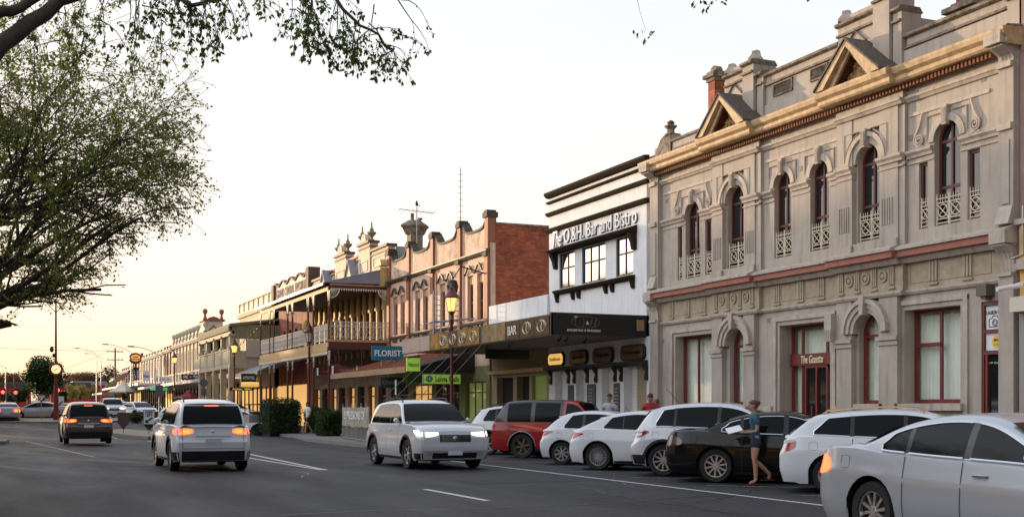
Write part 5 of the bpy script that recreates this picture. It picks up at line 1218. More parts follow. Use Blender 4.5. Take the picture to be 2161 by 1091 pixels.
# ---------------------------------------------------------------- lamps and poles
def lantern(x, y, label, lit=True):
    z0 = gz(y) + .15; b = thing('street_lamp', label, 'street lamp', (x, y, z0), 0, 'heritage lamps along the kerb')
    m = MB(); m.lathe((x, y, z0), [(.17, 0), (.17, .15), (.13, .2), (.12, .7), (.09, .8), (.075, .9), (.065, 3.0), (.06, 4.9), (.09, 4.95), (.06, 5.0), (.05, 5.15), (.12, 5.22), (.1, 5.3), (0, 5.3)], 10)
    m.lathe((x, y, z0 + 4.35), [(.06, 0), (.11, .04), (.06, .1)], 8); m.build('post', IRON, b, smooth=True)
    zl = z0 + 5.28; m = MB(); m.lathe((x, y, zl), [(.14, 0), (.25, .55)], 6); m.build('glass', LAMPL if lit else mat('lamp_pale_glass', (.55, .55, .52), .2), b)
    m = MB(); m.lathe((x, y, zl), [(0, -.04), (.16, -.03), (.16, .02), (0, .02)], 6)
    for q in range(6):
        c_, s_ = math.cos(q * PI / 3), math.sin(q * PI / 3); m.tube([(x + .145 * c_, y + .145 * s_, zl), (x + .255 * c_, y + .255 * s_, zl + .55)], .014, 4)
    m.lathe((x, y, zl + .55), [(.31, -.02), (.32, .03), (.17, .25), (.12, .36), (.13, .4), (.06, .46), (.05, .52), (.02, .62), (0, .66)], 12); m.build('lamp_cap', REDD if not lit else IRON, b)
    return b
lantern(17.0, 45.4, 'lit red brown heritage lamp in front of the brick shops, the largest in view')
lantern(17.0, 69.0, 'dark red heritage lamp before the verandah hotel, its glass pale and unlit', False)
lantern(17.0, 92.5, 'lit heritage lamp in front of the square columned building')
lantern(17.0, 125.0, 'small lit heritage lamp left of the navy fascia sign')
a = at(645, 72); m = MB(); m.lathe((a[0], a[1], zpx(706, 72)), [(0, 0), (.16, .1), (.24, .35), (.22, .6), (.1, .8), (0, .9)], 8); tag(m.build('gold_ornament', mat('gold_paint', (.55, .32, .06), .5)), 'golden shield ornament hanging beside the unlit lamp', 'ornament')
def mastarm(px_, z, zt, L_, label, h=None):
    a = at(px_, z); z0 = gz(a[1]); b = thing('street_light', label, 'street light', (a[0], a[1], z0), 0, 'tall outreach street lights')
    m = MB(); m.tube([(a[0], a[1], z0), (a[0], a[1], zt)], [.12, .07], 7)
    m.tube([(a[0] - L_ * q / 8, a[1], zt - .1 + 1.0 * math.sin(PI / 2 * q / 8) * L_ / 3) for q in range(9)], .035, 5); m.build('pole', STEEL, b)
    m = MB(); xx = a[0] - L_; zz = zt - .1 + L_ / 3; m.prism([(xx + .1, zz - .07), (xx - .7, zz - .05), (xx - .6, zz + .08), (xx + .1, zz + .08)], 'y', a[1] - .14, a[1] + .14); m.build('lamp_head', mat('grey_lamp_head', (.3, .28, .26), .5), b)
mastarm(337, 130, zpx(748, 130), 2.7, 'nearest grey outreach street light, over the pale awning')
mastarm(277, 160, zpx(742, 160), 3.0, 'outreach street light beside the navy banners')
mastarm(204, 200, zpx(746, 200), 2.8, 'outreach street light standing clear of the shops')
mastarm(213, 235, zpx(754, 235), 2.4, 'farthest outreach street light, just right of the one clear of the shops')
mastarm(12, 175, zpx(775, 175), 1.2, 'short outreach street light at the far left edge')
def utility(px_, z, py_top, label):
    a = at(px_, z); m = MB(); zt = zpx(py_top, z); m.tube([(a[0], a[1], gz(a[1])), (a[0], a[1], zt)], [.2, .13], 7)
    for dz in (.6, 2.0): m.box(a[0] - 1.3, a[0] + 1.3, a[1] - .06, a[1] + .06, zt - dz - .1, zt - dz)
    for k in (-1.2, -.5, .5, 1.2):
        for dz in (.6, 2.0): m.lathe((a[0] + k, a[1], zt - dz), [(.05, 0), (.08, .1), (.03, .22)], 5)
    return tag(m.build('utility_pole', WOOD), label, 'utility pole', 'timber utility poles'), (a[0], a[1], zt)
_, u1 = utility(243, 205, 734, 'timber utility pole with two cross arms, nearest the shops')
_, u2 = utility(59, 240, 782, 'short timber utility pole near the left traffic signals')
_, u3 = utility(30, 260, 788, 'farthest timber utility pole above the red building')
def wire(p, q, sag, label):
    m = MB(); m.tube([Vector(p).lerp(Vector(q), k / 14) - Vector((0, 0, sag * 4 * (k / 14) * (1 - k / 14))) for k in range(15)], .022, 4, cap=False)
    tag(m.build('overhead_wire', BLK), label, 'wire', 'overhead wires')
wire((u1[0] - 1, u1[1], u1[2] - .5), (u2[0], u2[1], u2[2] - .4), 1.0, 'overhead wire from the tallest utility pole to the left'); wire((u1[0] + 1, u1[1], u1[2] - .5), (-40, 170, 13), 1.2, 'topmost overhead wire sagging across the left sky'); wire((u2[0], u2[1], u2[2] - .5), (-30, 260, 12), .8, 'overhead wire leaving the short pole leftwards'); wire((u1[0] + 1, u1[1], u1[2] - 1.9), (20.6, 190, 9), .4, 'overhead wire joining the pole to the far shops')
# clock pole
a = at(118, 93); b = thing('clock_pole', 'tall maroon pole with a round lit clock face and three arms on top', 'clock', (a[0], a[1], gz(a[1]) + .12))
m = MB(); z0 = gz(a[1]) + .12; m.tube([(a[0], a[1], z0), (a[0], a[1], z0 + 2.7)], [.22, .18], 10); m.tube([(a[0], a[1], z0 + 2.7), (a[0], a[1], zpx(640, 93))], [.10, .06], 8)
for s_, t_ in ((-1, 0), (1, 0), (0, 1)): m.tube([(a[0], a[1], zpx(660, 93)), (a[0] + s_ * .25, a[1] + t_ * .25, zpx(652, 93)), (a[0] + s_ * .8, a[1] + t_ * .8, zpx(636, 93))], .03, 5)
m.build('pole', mat('maroon_pole', (.20, .025, .015), .45), b)
m = MB(); zc = zpx(779, 93)
for s_ in (0,): m.lathe((a[0], a[1] - .22, zc), [(0, 0), (.47, 0), (.5, .05), (.5, .40), (.47, .45), (0, .45)], 24, 'y')
m.build('clock_case', mat('maroon_pole', (.2, .02, .01)), b)
fr_dir = 0
m = MB(); m.lathe((a[0], a[1] - .225, zc), [(0, 0), (.345, 0), (.345, -.01), (0, -.012)], 24, 'y'); cf = m.build('clock_face', mat('lit_clock_face', (.85, .7, .4), .5, emis=(1, .75, .35), estr=.75), b)
m = MB()
for k in range(12):
    c_, s_ = math.cos(k * PI / 6), math.sin(k * PI / 6); m.tube([(a[0] + .27 * c_, a[1] - .245, zc + .27 * s_), (a[0] + .32 * c_, a[1] - .245, zc + .32 * s_)], .010, 4)
m.tube([(a[0], a[1] - .25, zc), (a[0] + .2, a[1] - .25, zc + .07)], .016, 4); m.tube([(a[0], a[1] - .25, zc), (a[0] - .16, a[1] - .25, zc - .13)], .020, 4); m.build('clock_hand', BLK, cf)
m = MB(); m.lathe((a[0] - .3, a[1], zpx(738, 93)), [(0, -.2), (.12, -.15), (.15, .1), (.08, .25), (0, .28)], 8); m.tube([(a[0] - .3, a[1], zpx(733, 93)), (a[0], a[1], zpx(732, 93))], .02, 4); m.box(a[0] - .25, a[0] - .06, a[1] - .1, a[1] + .1, zpx(754, 93), zpx(746, 93)); m.build('security_camera', BLK, b)
# traffic signals
def signal(px_, py_, z, label):
    a = at(px_, z); zc = zpx(py_, z); b = thing('traffic_light', label, 'traffic light', (a[0], a[1], gz(a[1])), 0, 'red traffic signals')
    m = MB(); m.tube([(a[0], a[1] + .2, gz(a[1])), (a[0], a[1] + .2, zc + .2)], .06, 6); m.build('pole', STEEL, b)
    m = MB(); m.box(a[0] - .22, a[0] + .22, a[1] - .05, a[1] + .15, zc - .85, zc + .3); m.build('signal_head', BLK, b)
    m = MB(); m.lathe((a[0], a[1] - .06, zc), [(0, 0), (.17, 0)], 12, 'y'); m.build('red_light', mat('red_signal', (1, .05, .03), .4, emis=(1, .03, .02), estr=9), b)
    for dz in (-.3, -.6): MB().lathe((a[0], a[1] - .06, zc + dz), [(0, 0), (.14, 0)], 12, 'y').build('dark_lens', GLD, b)
signal(6, 827, 120, 'red traffic light at the left edge of the crossing'); signal(33, 828, 125, 'middle red traffic light left of the round tree'); signal(122, 823, 118, 'red traffic light just right of the clock pole')
# road signs
def roadsign(px_, z, build, label, name='road_sign', dz=.14, group=None):
    a = at(px_, z); z0 = gz(a[1]) + dz; b = thing(name, label, 'road sign', (a[0], a[1], z0), 0, group); build(b, a[0], a[1], z0); return b
WSG = mat('sign_white_sheet', (.72, .72, .70), .4)
def keep(b, x, y, z0, zt=.0):
    w_, h_ = .30, .78; zb = z0 + .55
    MB().tube([(x, y + .03, z0), (x, y + .03, zb + h_)], .03, 6).build('post', STEEL, b)
    MB().box(x - w_, x + w_, y - .012, y, zb, zb + h_).build('sign_face', WSG, b)
    m = MB()
    for a_, c_, d_, e_ in ((-w_, w_, zb + h_ - .02, zb + h_), (-w_, w_, zb, zb + .02), (-w_, -w_ + .02, zb, zb + h_), (w_ - .02, w_, zb, zb + h_)): m.box(x + a_, x + c_, y - .02, y - .013, d_, e_)
    m.prism([(x - .2, zb + .08), (x - .2 + .2, zb + .08), (x - .2 + .135, zb + .145), (x + .2, zb + .33), (x + .15, zb + .40), (x - .2 + .07, zb + .21), (x - .2, zb + .28)], 'y', y - .02, y - .013)
    m.prism([(x - w_, zb - .003), (x + w_, zb - .003), (x + .04, zb - .3), (x - .04, zb - .3)], 'y', y - .012, y + .01)
    m.build('sign_marks', BLK, b)
    text('KEEP', BLK, b, (x, y - .02, zb + .66), width=.4, height=.13, u=(1, 0, 0), ext=.004, bold=.02); text('LEFT', BLK, b, (x, y - .02, zb + .50), width=.38, height=.13, u=(1, 0, 0), ext=.004, bold=.02)
roadsign(314.5, 66, keep, 'white KEEP LEFT sign with a diagonal arrow on the median island')
def shield(b, x, y, z0):
    MB().tube([(x, y + .03, z0), (x, y + .03, z0 + 1.1)], .03, 6).build('post', STEEL, b)
    MB().prism([(x - .32, z0 + 1.2), (x - .32, z0 + .62), (x, z0 + .22), (x + .32, z0 + .62), (x + .32, z0 + 1.2)], 'y', y - .015, y).build('sign_back', mat('dull_bronze_back', (.07, .05, .035), .6), b)
roadsign(260.5, 68, shield, 'dark pointed back of a sign on the median island')
def give(b, x, y, z0):
    zt = zpx(832, 92); zb = zt - .66
    MB().tube([(x, y + .03, z0), (x, y + .03, zt)], .03, 6).build('post', STEEL, b)
    MB().prism([(x - .40, zt), (x, zb), (x + .40, zt)], 'y', y - .012, y).build('sign_border', mat('dark_red_border', (.25, .02, .02), .5), b)
    m = MB().prism([(x - .27, zt - .08), (x, zb + .15), (x + .27, zt - .08)], 'y', y - .018, y - .013); m.build('sign_face', WSG, b)
    m = MB()
    for q in range(3): m.tube([(x + .09 * math.cos(R(a_)), y - .022, zt - .22 + .09 * math.sin(R(a_))) for a_ in range(q * 120, q * 120 + 90, 15)], .013, 4)
    m.build('sign_marks', BLK, b)
roadsign(87, 92, give, 'triangular red bordered roundabout give way sign at the left')
def arrow(b, x, y, z0):
    MB().tube([(x, y + .03, z0), (x, y + .03, z0 + 1.5)], .03, 6).build('post', STEEL, b); MB().box(x - .22, x + .22, y - .01, y, z0 + .95, z0 + 1.75).build('sign_face', WSG, b)
    MB().prism([(x - .15, z0 + 1.05), (x + .02, z0 + 1.05), (x - .03, z0 + 1.12), (x + .15, z0 + 1.32), (x + .10, z0 + 1.38), (x - .09, z0 + 1.18), (x - .15, z0 + 1.24)], 'y', y - .02, y - .012).build('sign_marks', BLK, b)
roadsign(129, 100, arrow, 'small white arrow sign beside the clock pole')
def diamond(b, x, y, z0):
    zc = zpx(808, 100); m = MB().tube([(x, y + .03, z0), (x, y + .03, zc + .3)], .035, 6); m.build('post', STEEL, b)
    MB().prism([(x - .42, zc), (x, zc - .45), (x + .42, zc), (x, zc + .45)], 'y', y - .01, y).build('sign_back', mat('grey_sign_back', (.13, .13, .15), .5), b)
    MB().box(x - .2, x + .2, y - .01, y, zc - 1.05, zc - .45).build('plate_back', MATS['grey_sign_back'], b)
roadsign(430, 100, diamond, 'grey diamond shaped sign back in front of the square columns', dz=.0)
def plain(b, x, y, z0):
    MB().tube([(x, y + .03, z0), (x, y + .03, z0 + 3.0)], .035, 6).build('post', STEEL, b); MB().box(x - .32, x + .32, y - .01, y, z0 + 1.9, z0 + 2.9).build('sign_back', MATS['grey_sign_back'], b)
roadsign(336, 105, plain, 'grey rectangular sign back below the nearest outreach light', dz=0)
m = MB(); a = at(92, 95)
for k in range(4): m.tube([(a[0] + k * .75, a[1], gz(a[1])), (a[0] + k * .75, a[1], gz(a[1]) + .95)], .03, 5)
m.tube([(a[0], a[1], gz(a[1]) + .95), (a[0] + 2.25, a[1], gz(a[1]) + .95)], .03, 5); tag(m.build('pedestrian_rail', STEEL), 'low grey pedestrian rail behind the give way sign', 'rail')
# banner fence on the kerb island
p0 = Vector((15.05, 54.6, .15)); p1 = Vector((13.95, 46.6, .15)); b = thing('banner_fence', 'grey pool fence panel with a photo banner reading EXPRESSIONS OF', 'fence', tuple(p0))
d = (p1 - p0); L_ = d.length; dn = d.normalized(); m = MB(); n_ = 34
for k in range(n_ + 1):
    q = p0 + d * (k / n_); r_ = .03 if k % 6 == 0 else .012; m.tube([q, q + Vector((0, 0, 1.62 if k % 6 == 0 else 1.42))], r_, 5)
for z in (.08, .75, 1.42): m.tube([p0 + Vector((0, 0, z)), p1 + Vector((0, 0, z))], .02, 5)
m.build('fence_rails', STEEL, b)
nn = Vector((dn.y, -dn.x, 0)); nn = -nn if nn.x > 0 else nn; rows = []
for z in (.62, .85, 1.1, 1.45): rows.append([p0 + dn * (L_ * k / 30) + nn * (.04 + .012 * math.sin(k * 1.3 + z * 5)) + Vector((0, 0, z + (.02 * math.sin(k * .9) if z > 1.3 or z < .7 else 0))) for k in range(31)])
MB().grid(rows).build('banner', mat('photo_banner', (.20, .19, .16), .6, col2=(.42, .38, .30), nscale=2.2), b, smooth=True)
text('EXPRESSIONS OF', WHT, b, tuple(p0 + dn * 4.0 + nn * .07 + Vector((0, 0, 1.10))), width=6.3, height=.36, u=tuple(dn), ext=.004, bold=.01)
# outdoor stays for the awnings
m = MB()
for k in range(5): m.tube([(17.05, 42.2 + k * 1.3, 4.0), (17.6, 50.5 + 1.5 * k, 1.6 + .12 * k)], .018, 4)
for k in range(3): m.tube([(17.35, 53 + 1.8 * k, 3.3), (17.3, 50.2 + 1.8 * k, 4.0)], .015, 4)
tag(m.build('festoon_cables', mat('cable_grey', (.35, .31, .26), .5)), 'bundle of thin cables slanting under the bronze canopy', 'cables')
m = MB(); pts = [Vector((17.15, 83.5, 7.4)).lerp(Vector((17.0, 108, 6.9)), k / 24) - Vector((0, 0, 1.0 * 4 * k / 24 * (1 - k / 24))) for k in range(25)]; m.tube(pts, .02, 4)
for q in pts[1:]: m.lathe(tuple(q - Vector((0, 0, .13))), [(0, 0), (.06, .04), (.04, .13)], 5)
tag(m.build('festoon_lights', mat('festoon_dark', (.10, .06, .03), .5)), 'string of small bulbs hung from the verandah corner', 'string lights')
# far end: red sheds, low hill, houses
RED = mat('red_shed_wall', (.55, .05, .025), .7, col2=(.42, .04, .02), nscale=1)
def shed(px0, px1, z, py, label, roof, dep=14, zh=None):
    a = at(px0, z); c = at(px1, z); h = zpx(py, z); z0 = gz(a[1]) - .2; b = thing('red_shed', label, 'building', (a[0], a[1], z0))
    x0_, x1_ = a[0], a[0] + (px1 - px0) * z / F_PX; y = a[1]
    m = MB(); m.box(x0_, x1_, y, y + dep, z0, h); m.build('wall', RED, b)
    m = MB(); m.prism([(x0_ - .3, h), (x1_ + .3, h), (x1_ - .5, h + .9), (x0_ + .5, h + .9)], 'y', y - .3, y + dep); m.build('roof', roof, b)
    m = MB(); k = x0_ + 1
    while k < x1_ - 1: m.box(k, k + .9, y - .04, y, z0, z0 + 2.0); k += 2.8
    m.build('doorway', mat('dark_shed_door', (.16, .03, .02), .7), b)
DR = mat('dark_roof', (.09, .08, .09), .7)
shed(-40, 58, 262, 814, 'long low red building at the left edge with dark roof', DR)
shed(108, 190, 240, 816, 'low red building right of the round tree', DR)
shed(150, 225, 275, 812, 'grey roofed shed beyond the red building', mat('pale_roof', (.38, .37, .38), .7))
for k, (px_, z, w_, h_, lb) in enumerate(((186, 330, 9, 9.8, 'dark two storey house with a flat roof on the rise'), (205, 340, 8, 9.5, 'pale blue grey house on the rise beside the dark one'), (120, 380, 9, 9.0, 'small pale house among the hill trees'))):
    a = at(px_, z); b = thing('hill_house', lb, 'house', (a[0], a[1], 2)); m = MB(); m.box(a[0] - w_ / 2, a[0] + w_ / 2, a[1], a[1] + 8, 1, h_ - 1.5); m.build('wall', [mat('house_dark', (.10, .08, .08), .8), mat('house_blue', (.42, .46, .52), .8), CRM2][k], b)
    m = MB(); m.prism([(a[0] - w_ / 2 - .5, h_ - 1.5), (a[0] + w_ / 2 + .5, h_ - 1.5), (a[0], h_)], 'y', a[1] - .4, a[1] + 8.4); m.build('roof', DR, b)
    m = MB(); m.box(a[0] - 2, a[0] - .5, a[1] - .05, a[1], h_ - 4, h_ - 2.5); m.box(a[0] + .8, a[0] + 2.2, a[1] - .05, a[1], h_ - 4, h_ - 2.5); m.build('window', GLD, b)
rows = []
for j in range(9):
    t_ = j / 8; y = 300 + 260 * t_; rows.append([(-150 + 12 * i, y, -1 + (9.0 * math.sin(PI * min(1, t_ * 1.05) * .5)) * (.75 + .25 * math.sin(i * .8 + 1)) + .8 * math.sin(i * 1.9 + j)) for i in range(30)])
struct(MB().grid(rows).build('hill', mat('hill_grass', (.12, .10, .05), .95, col2=(.07, .07, .035), nscale=.08), smooth=True), 'low hill beyond the town')

# the other side of the street, which the photograph sees only as reflections and shade
for k, (y0, y1, h, cm_, lb) in enumerate(((-22, 4, 8.4, BRICKY, 'long brick shop across the road, behind the viewer'), (4.1, 19, 7.2, CRM2, 'low cream shop across the road from the stone office'), (19.1, 42, 8.8, BRICKY, 'brick shop across the road from the white bistro'), (42.1, 62, 7.6, CRM2, 'cream shop across the road from the brick shops'), (62.1, 80, 8.2, BRICKY, 'brick shop across the road from the verandah hotel'))):
    o = shop('opposite_shop', lb, y0, y1, h, cm_, 7, seed=k % 2, am=WOOD, wh=1.3); o.rotation_euler = (0, 0, PI); o.location = (-15.5, (y0 + y1) / 2, 0)
sheet('footpath', -20, -12.2, -30, 90, .13, PAVE, 20, 'footpath on the other side of the road')
# ---------------------------------------------------------------- vehicles
TYRE = mat('tyre_rubber', (.012, .012, .012), .75); ALLOY = mat('alloy_rim', (.62, .62, .64), .28, metal=.85); DKALLOY = mat('bronze_rim', (.16, .12, .08), .5, metal=.6)
TRIMB = mat('black_plastic', (.012, .012, .013), .5); CHROME = mat('chrome', (.75, .75, .76), .12, metal=1); CARGL = mat('car_glass', (.003, .004, .005), .06, spec=.16)
TAILR = mat('tail_lamp_red', (.38, .01, .012), .12, coat=.6); TAILW = mat('tail_lamp_clear', (.6, .55, .55), .12, coat=.5); HEADL = mat('head_lamp', (.55, .57, .6), .08, metal=.3, coat=.8)
TAILON = mat('tail_lamp_lit', (.6, .03, .01), .3, emis=(1, .10, .03), estr=3.0); HEADON = mat('head_lamp_lit', (.9, .85, .6), .2, emis=(1, .9, .55), estr=2.2); AMBER = mat('amber_lamp', (.9, .3, .02), .2, emis=(1, .35, .03), estr=1.2)
SEAM = mat('panel_seam', (.02, .02, .02), .7); PLATE = mat('number_plate', (.62, .64, .66), .5)
def paint(name, c, metal=0.0, rough=.28): return mat(name, c, rough, metal=metal, coat=.55)
def lerp_pts(P, x):
    if x <= P[0][0]: return P[0][1]
    for a, b in zip(P, P[1:]):
        if x <= b[0]: return a[1] + (b[1] - a[1]) * (x - a[0]) / max(1e-9, b[0] - a[0])
    return P[-1][1]
def smooth_poly(P, it=2):
    for _ in range(it):
        Q = [P[0]]
        for a, b in zip(P, P[1:]): Q += [(a[0] * .75 + b[0] * .25, a[1] * .75 + b[1] * .25), (a[0] * .25 + b[0] * .75, a[1] * .25 + b[1] * .75)]
        P = Q + [P[-1]]
    return P
SPEC = {
 'hatch': dict(L=4.05, W=1.74, H=1.47, xr=.68, xf=3.20, R=.31, deck=[(0, .86), (.15, .93), (.6, .97), (1.5, .95), (2.9, .91), (3.3, .88), (3.75, .76), (4.05, .60)],
   roof=[(.08, .90), (.24, 1.04), (.56, 1.30), (.74, 1.38), (1.1, 1.45), (1.6, 1.47), (2.1, 1.42), (2.6, 1.20), (3.12, .90)], rsh=[(.2, .06), (.45, 0), (.62, .0), (.7, .05), (.95, .12)], fsh=[(.2, .10), (.4, .0), (.6, .03), (.8, .15)], wins=[(.75, 1.25), (1.32, 2.02), (2.12, 2.98)], glz=(.44, .16)),
 'coupe': dict(L=4.45, W=1.84, H=1.48, xr=.80, xf=3.50, R=.335, deck=[(0, .88), (.15, .96), (.6, 1.02), (1.5, .98), (3.1, .93), (3.6, .88), (4.1, .76), (4.45, .60)],
   roof=[(.10, .94), (.34, 1.07), (.82, 1.29), (1.05, 1.37), (1.5, 1.45), (1.9, 1.47), (2.5, 1.40), (3.0, 1.18), (3.50, .92)], rsh=[(.2, .07), (.45, 0), (.7, .03), (.95, .12)], fsh=[(.2, .10), (.4, .0), (.6, .03), (.8, .15)], wins=[(.95, 1.42), (1.45, 2.1), (2.15, 3.3)], glz=(.44, .16)),
 'suv': dict(L=4.45, W=1.82, H=1.66, xr=.80, xf=3.50, R=.36, deck=[(0, .94), (.15, 1.02), (.6, 1.10), (1.5, 1.06), (3.2, 1.02), (3.6, .99), (4.1, .88), (4.45, .68)],
   roof=[(.12, 1.0), (.20, 1.15), (.42, 1.45), (.55, 1.54), (1.1, 1.63), (1.9, 1.66), (2.5, 1.60), (3.0, 1.34), (3.48, 1.02)], rsh=[(.25, .06), (.45, 0), (.68, .0), (.78, .07), (1.0, .13)], fsh=[(.25, .12), (.45, .0), (.7, .02), (.95, .14)], wins=[(.62, 1.02), (1.08, 2.0), (2.08, 3.28)], glz=(.50, .20), arch=True),
 'bigsuv': dict(L=4.75, W=1.90, H=1.76, xr=.88, xf=3.75, R=.38, deck=[(0, 1.02), (.12, 1.08), (.6, 1.12), (1.6, 1.11), (3.2, 1.12), (3.6, 1.13), (4.4, 1.07), (4.68, 1.0), (4.75, .92)], tum=.24, pend=.86,
   roof=[(.10, 1.06), (.18, 1.25), (.34, 1.55), (.5, 1.67), (1.1, 1.74), (2.0, 1.76), (2.55, 1.72), (2.92, 1.50), (3.36, 1.12)], rsh=[(.25, .06), (.5, 0), (.72, .0), (.8, .06), (1.0, .11)], fsh=[(.25, .12), (.5, .0), (.8, .01), (1.0, .10)], wins=[(.55, 1.15), (1.22, 2.12), (2.19, 3.12)], glz=(.52, .20), arch=True),
 'fourwd': dict(L=4.55, W=1.74, H=1.80, xr=1.02, xf=3.72, R=.38, deck=[(0, 1.06), (.05, 1.10), (1.5, 1.10), (3.2, 1.08), (3.45, 1.06), (4.2, 1.02), (4.5, .98), (4.55, .90)],
   roof=[(.03, 1.10), (.13, 1.30), (.36, 1.66), (.48, 1.76), (1.2, 1.80), (2.3, 1.78), (2.75, 1.74), (3.05, 1.46), (3.42, 1.09)], rsh=[(.3, .02), (.5, -.02), (.62, .0), (1.0, .02)], fsh=[(.3, .1), (.5, .0), (.7, .0), (1.0, .04)], wins=[(.52, 1.28), (1.42, 2.22), (2.42, 3.22)], glz=(.56, .16), pend=.93, arch=True, tum=.13),
 'sedan': dict(L=4.85, W=1.86, H=1.46, xr=1.06, xf=3.92, R=.345, deck=[(0, .96), (.06, 1.03), (.5, 1.06), (.85, 1.05), (1.4, .99), (3.5, .93), (3.95, .89), (4.5, .76), (4.85, .58)],
   roof=[(.62, 1.03), (.95, 1.15), (1.35, 1.33), (1.75, 1.42), (2.2, 1.46), (2.7, 1.43), (3.2, 1.23), (3.80, .92)], rsh=[(.2, .08), (.45, .0), (.68, .0), (.8, .02), (1.0, .06)], fsh=[(.2, .1), (.4, .0), (.6, .03), (.8, .15)], wins=[(1.18, 1.55), (1.62, 2.42), (2.52, 3.5)], glz=(.42, .16)),
 'wagon': dict(L=4.70, W=1.82, H=1.50, xr=.92, xf=3.75, R=.33, deck=[(0, .92), (.10, 1.0), (.6, 1.02), (1.5, .98), (3.3, .93), (3.8, .88), (4.35, .76), (4.70, .58)],
   roof=[(.10, .98), (.30, 1.16), (.58, 1.38), (.75, 1.42), (1.5, 1.49), (2.1, 1.50), (2.6, 1.45), (3.1, 1.23), (3.65, .92)], rsh=[(.2, .06), (.45, 0), (.7, .0), (.8, .04), (1.0, .10)], fsh=[(.2, .1), (.4, .0), (.6, .03), (.8, .15)], wins=[(.62, 1.25), (1.32, 2.15), (2.22, 3.35)], glz=(.42, .16)),
}
def car(name, label, cat, x, y, head, kind, pm, rim=('spoke', 10, ALLOY), group=None, lit=(0, 0), detail=2, z=None, ref=None, roofm=None, wmul=1.0, rails=False, win_trim=None, tail=None, stripe=False, lowclad=None, aerial_=0, plate=True, tailm=None):
    S = SPEC[kind]; L_, W, H = S['L'], S['W'] * wmul, S['H']; pe = S.get('pend', .80); Re = .48; gc = .17 if kind not in ('fourwd', 'bigsuv', 'suv') else .23
    deck = smooth_poly(S['deck'], 1); roof = smooth_poly(S['roof'], 2); Ra = S['R'] + .065
    P = lambda d: 1.0 if d >= Re else pe + (1 - pe) * math.sqrt(max(0, 1 - (1 - d / Re) ** 2))
    def V(z, zt=1.0):
        s = (z - gc) / (zt - gc); return 1 - .07 * max(0, (.35 - s) / .35) ** 2 - .055 * max(0, (s - .5) / .5) ** 1.7 + .010 * math.exp(-((s - .70) / .05) ** 2)
    def hw(x, z): return W / 2 * P(min(x, L_ - x)) * V(z, lerp_pts(deck, x))
    def sx(x, z):                    # x shifted by the bumper profile
        a = 0
        if x < .55: a = lerp_pts(S['rsh'], z) * (1 - x / .55)
        if x > L_ - .6: a = -lerp_pts(S['fsh'], z) * (1 - (L_ - x) / .6)
        return x + a
    ox = L_ / 2
    T = lambda x, yy, zz: (sx(x, zz) - ox, yy, zz)
    def zl(x):
        z_ = gc + .03 * (x < .3) + .03 * (x > L_ - .3)
        for xa in (S['xr'], S['xf']):
            if abs(x - xa) < Ra: z_ = max(z_, S['R'] + math.sqrt(Ra * Ra - (x - xa) ** 2))
        return z_
    ch, sh_ = math.cos(head), math.sin(head)
    if ref is not None:              # (x,y) is where the near rear (or front) wheel stands
        lx, ly = (S['xr'] if ref[0] == 'r' else S['xf']) - ox, ref[1] * (W / 2 - .1); x, y = x - (lx * ch - ly * sh_), y - (lx * sh_ + ly * ch)
    z = gz(y) if z is None else z
    b = thing(name, label, cat, (x, y, z), head, group); OFF[b.name] = (0, 0, 0)
    xs = sorted(set([round(k, 3) for k in ([0, .03, .07, .12, .18, .26, .36, .48] + [L_ - k2 for k2 in (0, .03, .07, .12, .18, .26, .36, .48)] + [.48 + (L_ - .96) * k2 / 20 for k2 in range(1, 20)] + [xa + Ra * math.cos(PI * q / 12) * (1 if q not in (0, 12) else 1.0) for xa in (S['xr'], S['xf']) for q in range(13)] + [xa + s_ * (Ra + .006) for xa in (S['xr'], S['xf']) for s_ in (-1, 1)])]))
    ts = [0, .08, .2, .34, .48, .6, .68, .74, .82, .92, 1]; yf = [.965, .9, .7, .4, 0]
    m = MB(); rows = []
    for xx in xs:
        a, c = zl(xx), lerp_pts(deck, xx); half = []
        for t_ in ts: zz = a + (c - a) * t_; half.append((hw(xx, zz), zz))
        hs = half[-1][0]
        for f in yf: half.append((hs * f, c + .018 + .035 * (1 - f * f)))
        rows.append([T(xx, yy, zz) for yy, zz in half] + [T(xx, -yy, zz) for yy, zz in half[-2::-1]])
    m.grid(rows)
    for r_ in (rows[0], rows[-1]):
        n_ = len(r_)
        for k in range(n_ // 2): m.q(r_[k], r_[k + 1], r_[n_ - 2 - k], r_[n_ - 1 - k])
    body = m.build('body', pm, b, smooth=True, ang=38, local=True)
    # greenhouse
    g = MB(); rows = []
    def yb(xx): return hw(xx, lerp_pts(deck, xx)) * .965
    tum = S.get('tum', .34)
    def gy(xx, zz): return yb(xx) * (.93 + .07 * min(1, (xx + .1) / .6)) - tum * max(0, zz - lerp_pts(deck, xx)) * (1 if zz < 9 else 0) - .10 * max(0, (zz - lerp_pts(deck, xx)) / .6) ** 3
    pts = roof
    for xx, zz in pts:
        d0 = lerp_pts(deck, xx); zr_ = max(zz, d0 + .0); half = []
        for t_ in (0, .3, .6, .85, 1): z2 = d0 + (max(zr_ - .055, d0) - d0) * t_; half.append((gy(xx, z2), z2))
        y1_ = half[-1][0]
        for dy, f in ((.025, .45), (.07, .8), (.14, 1.0)): half.append((y1_ - dy, max(zr_ - .055, d0) + .055 * f))
        for f in (.75, .4, 0): half.append(((y1_ - .14) * f, zr_ + .018 * (1 - f * f)))
        rows.append([(a_x - 0, yy, z2) for (yy, z2), a_x in zip(half, [xx - ox] * 20)] + [(xx - ox, -yy, z2) for yy, z2 in half[-2::-1]])
    g.grid(rows)
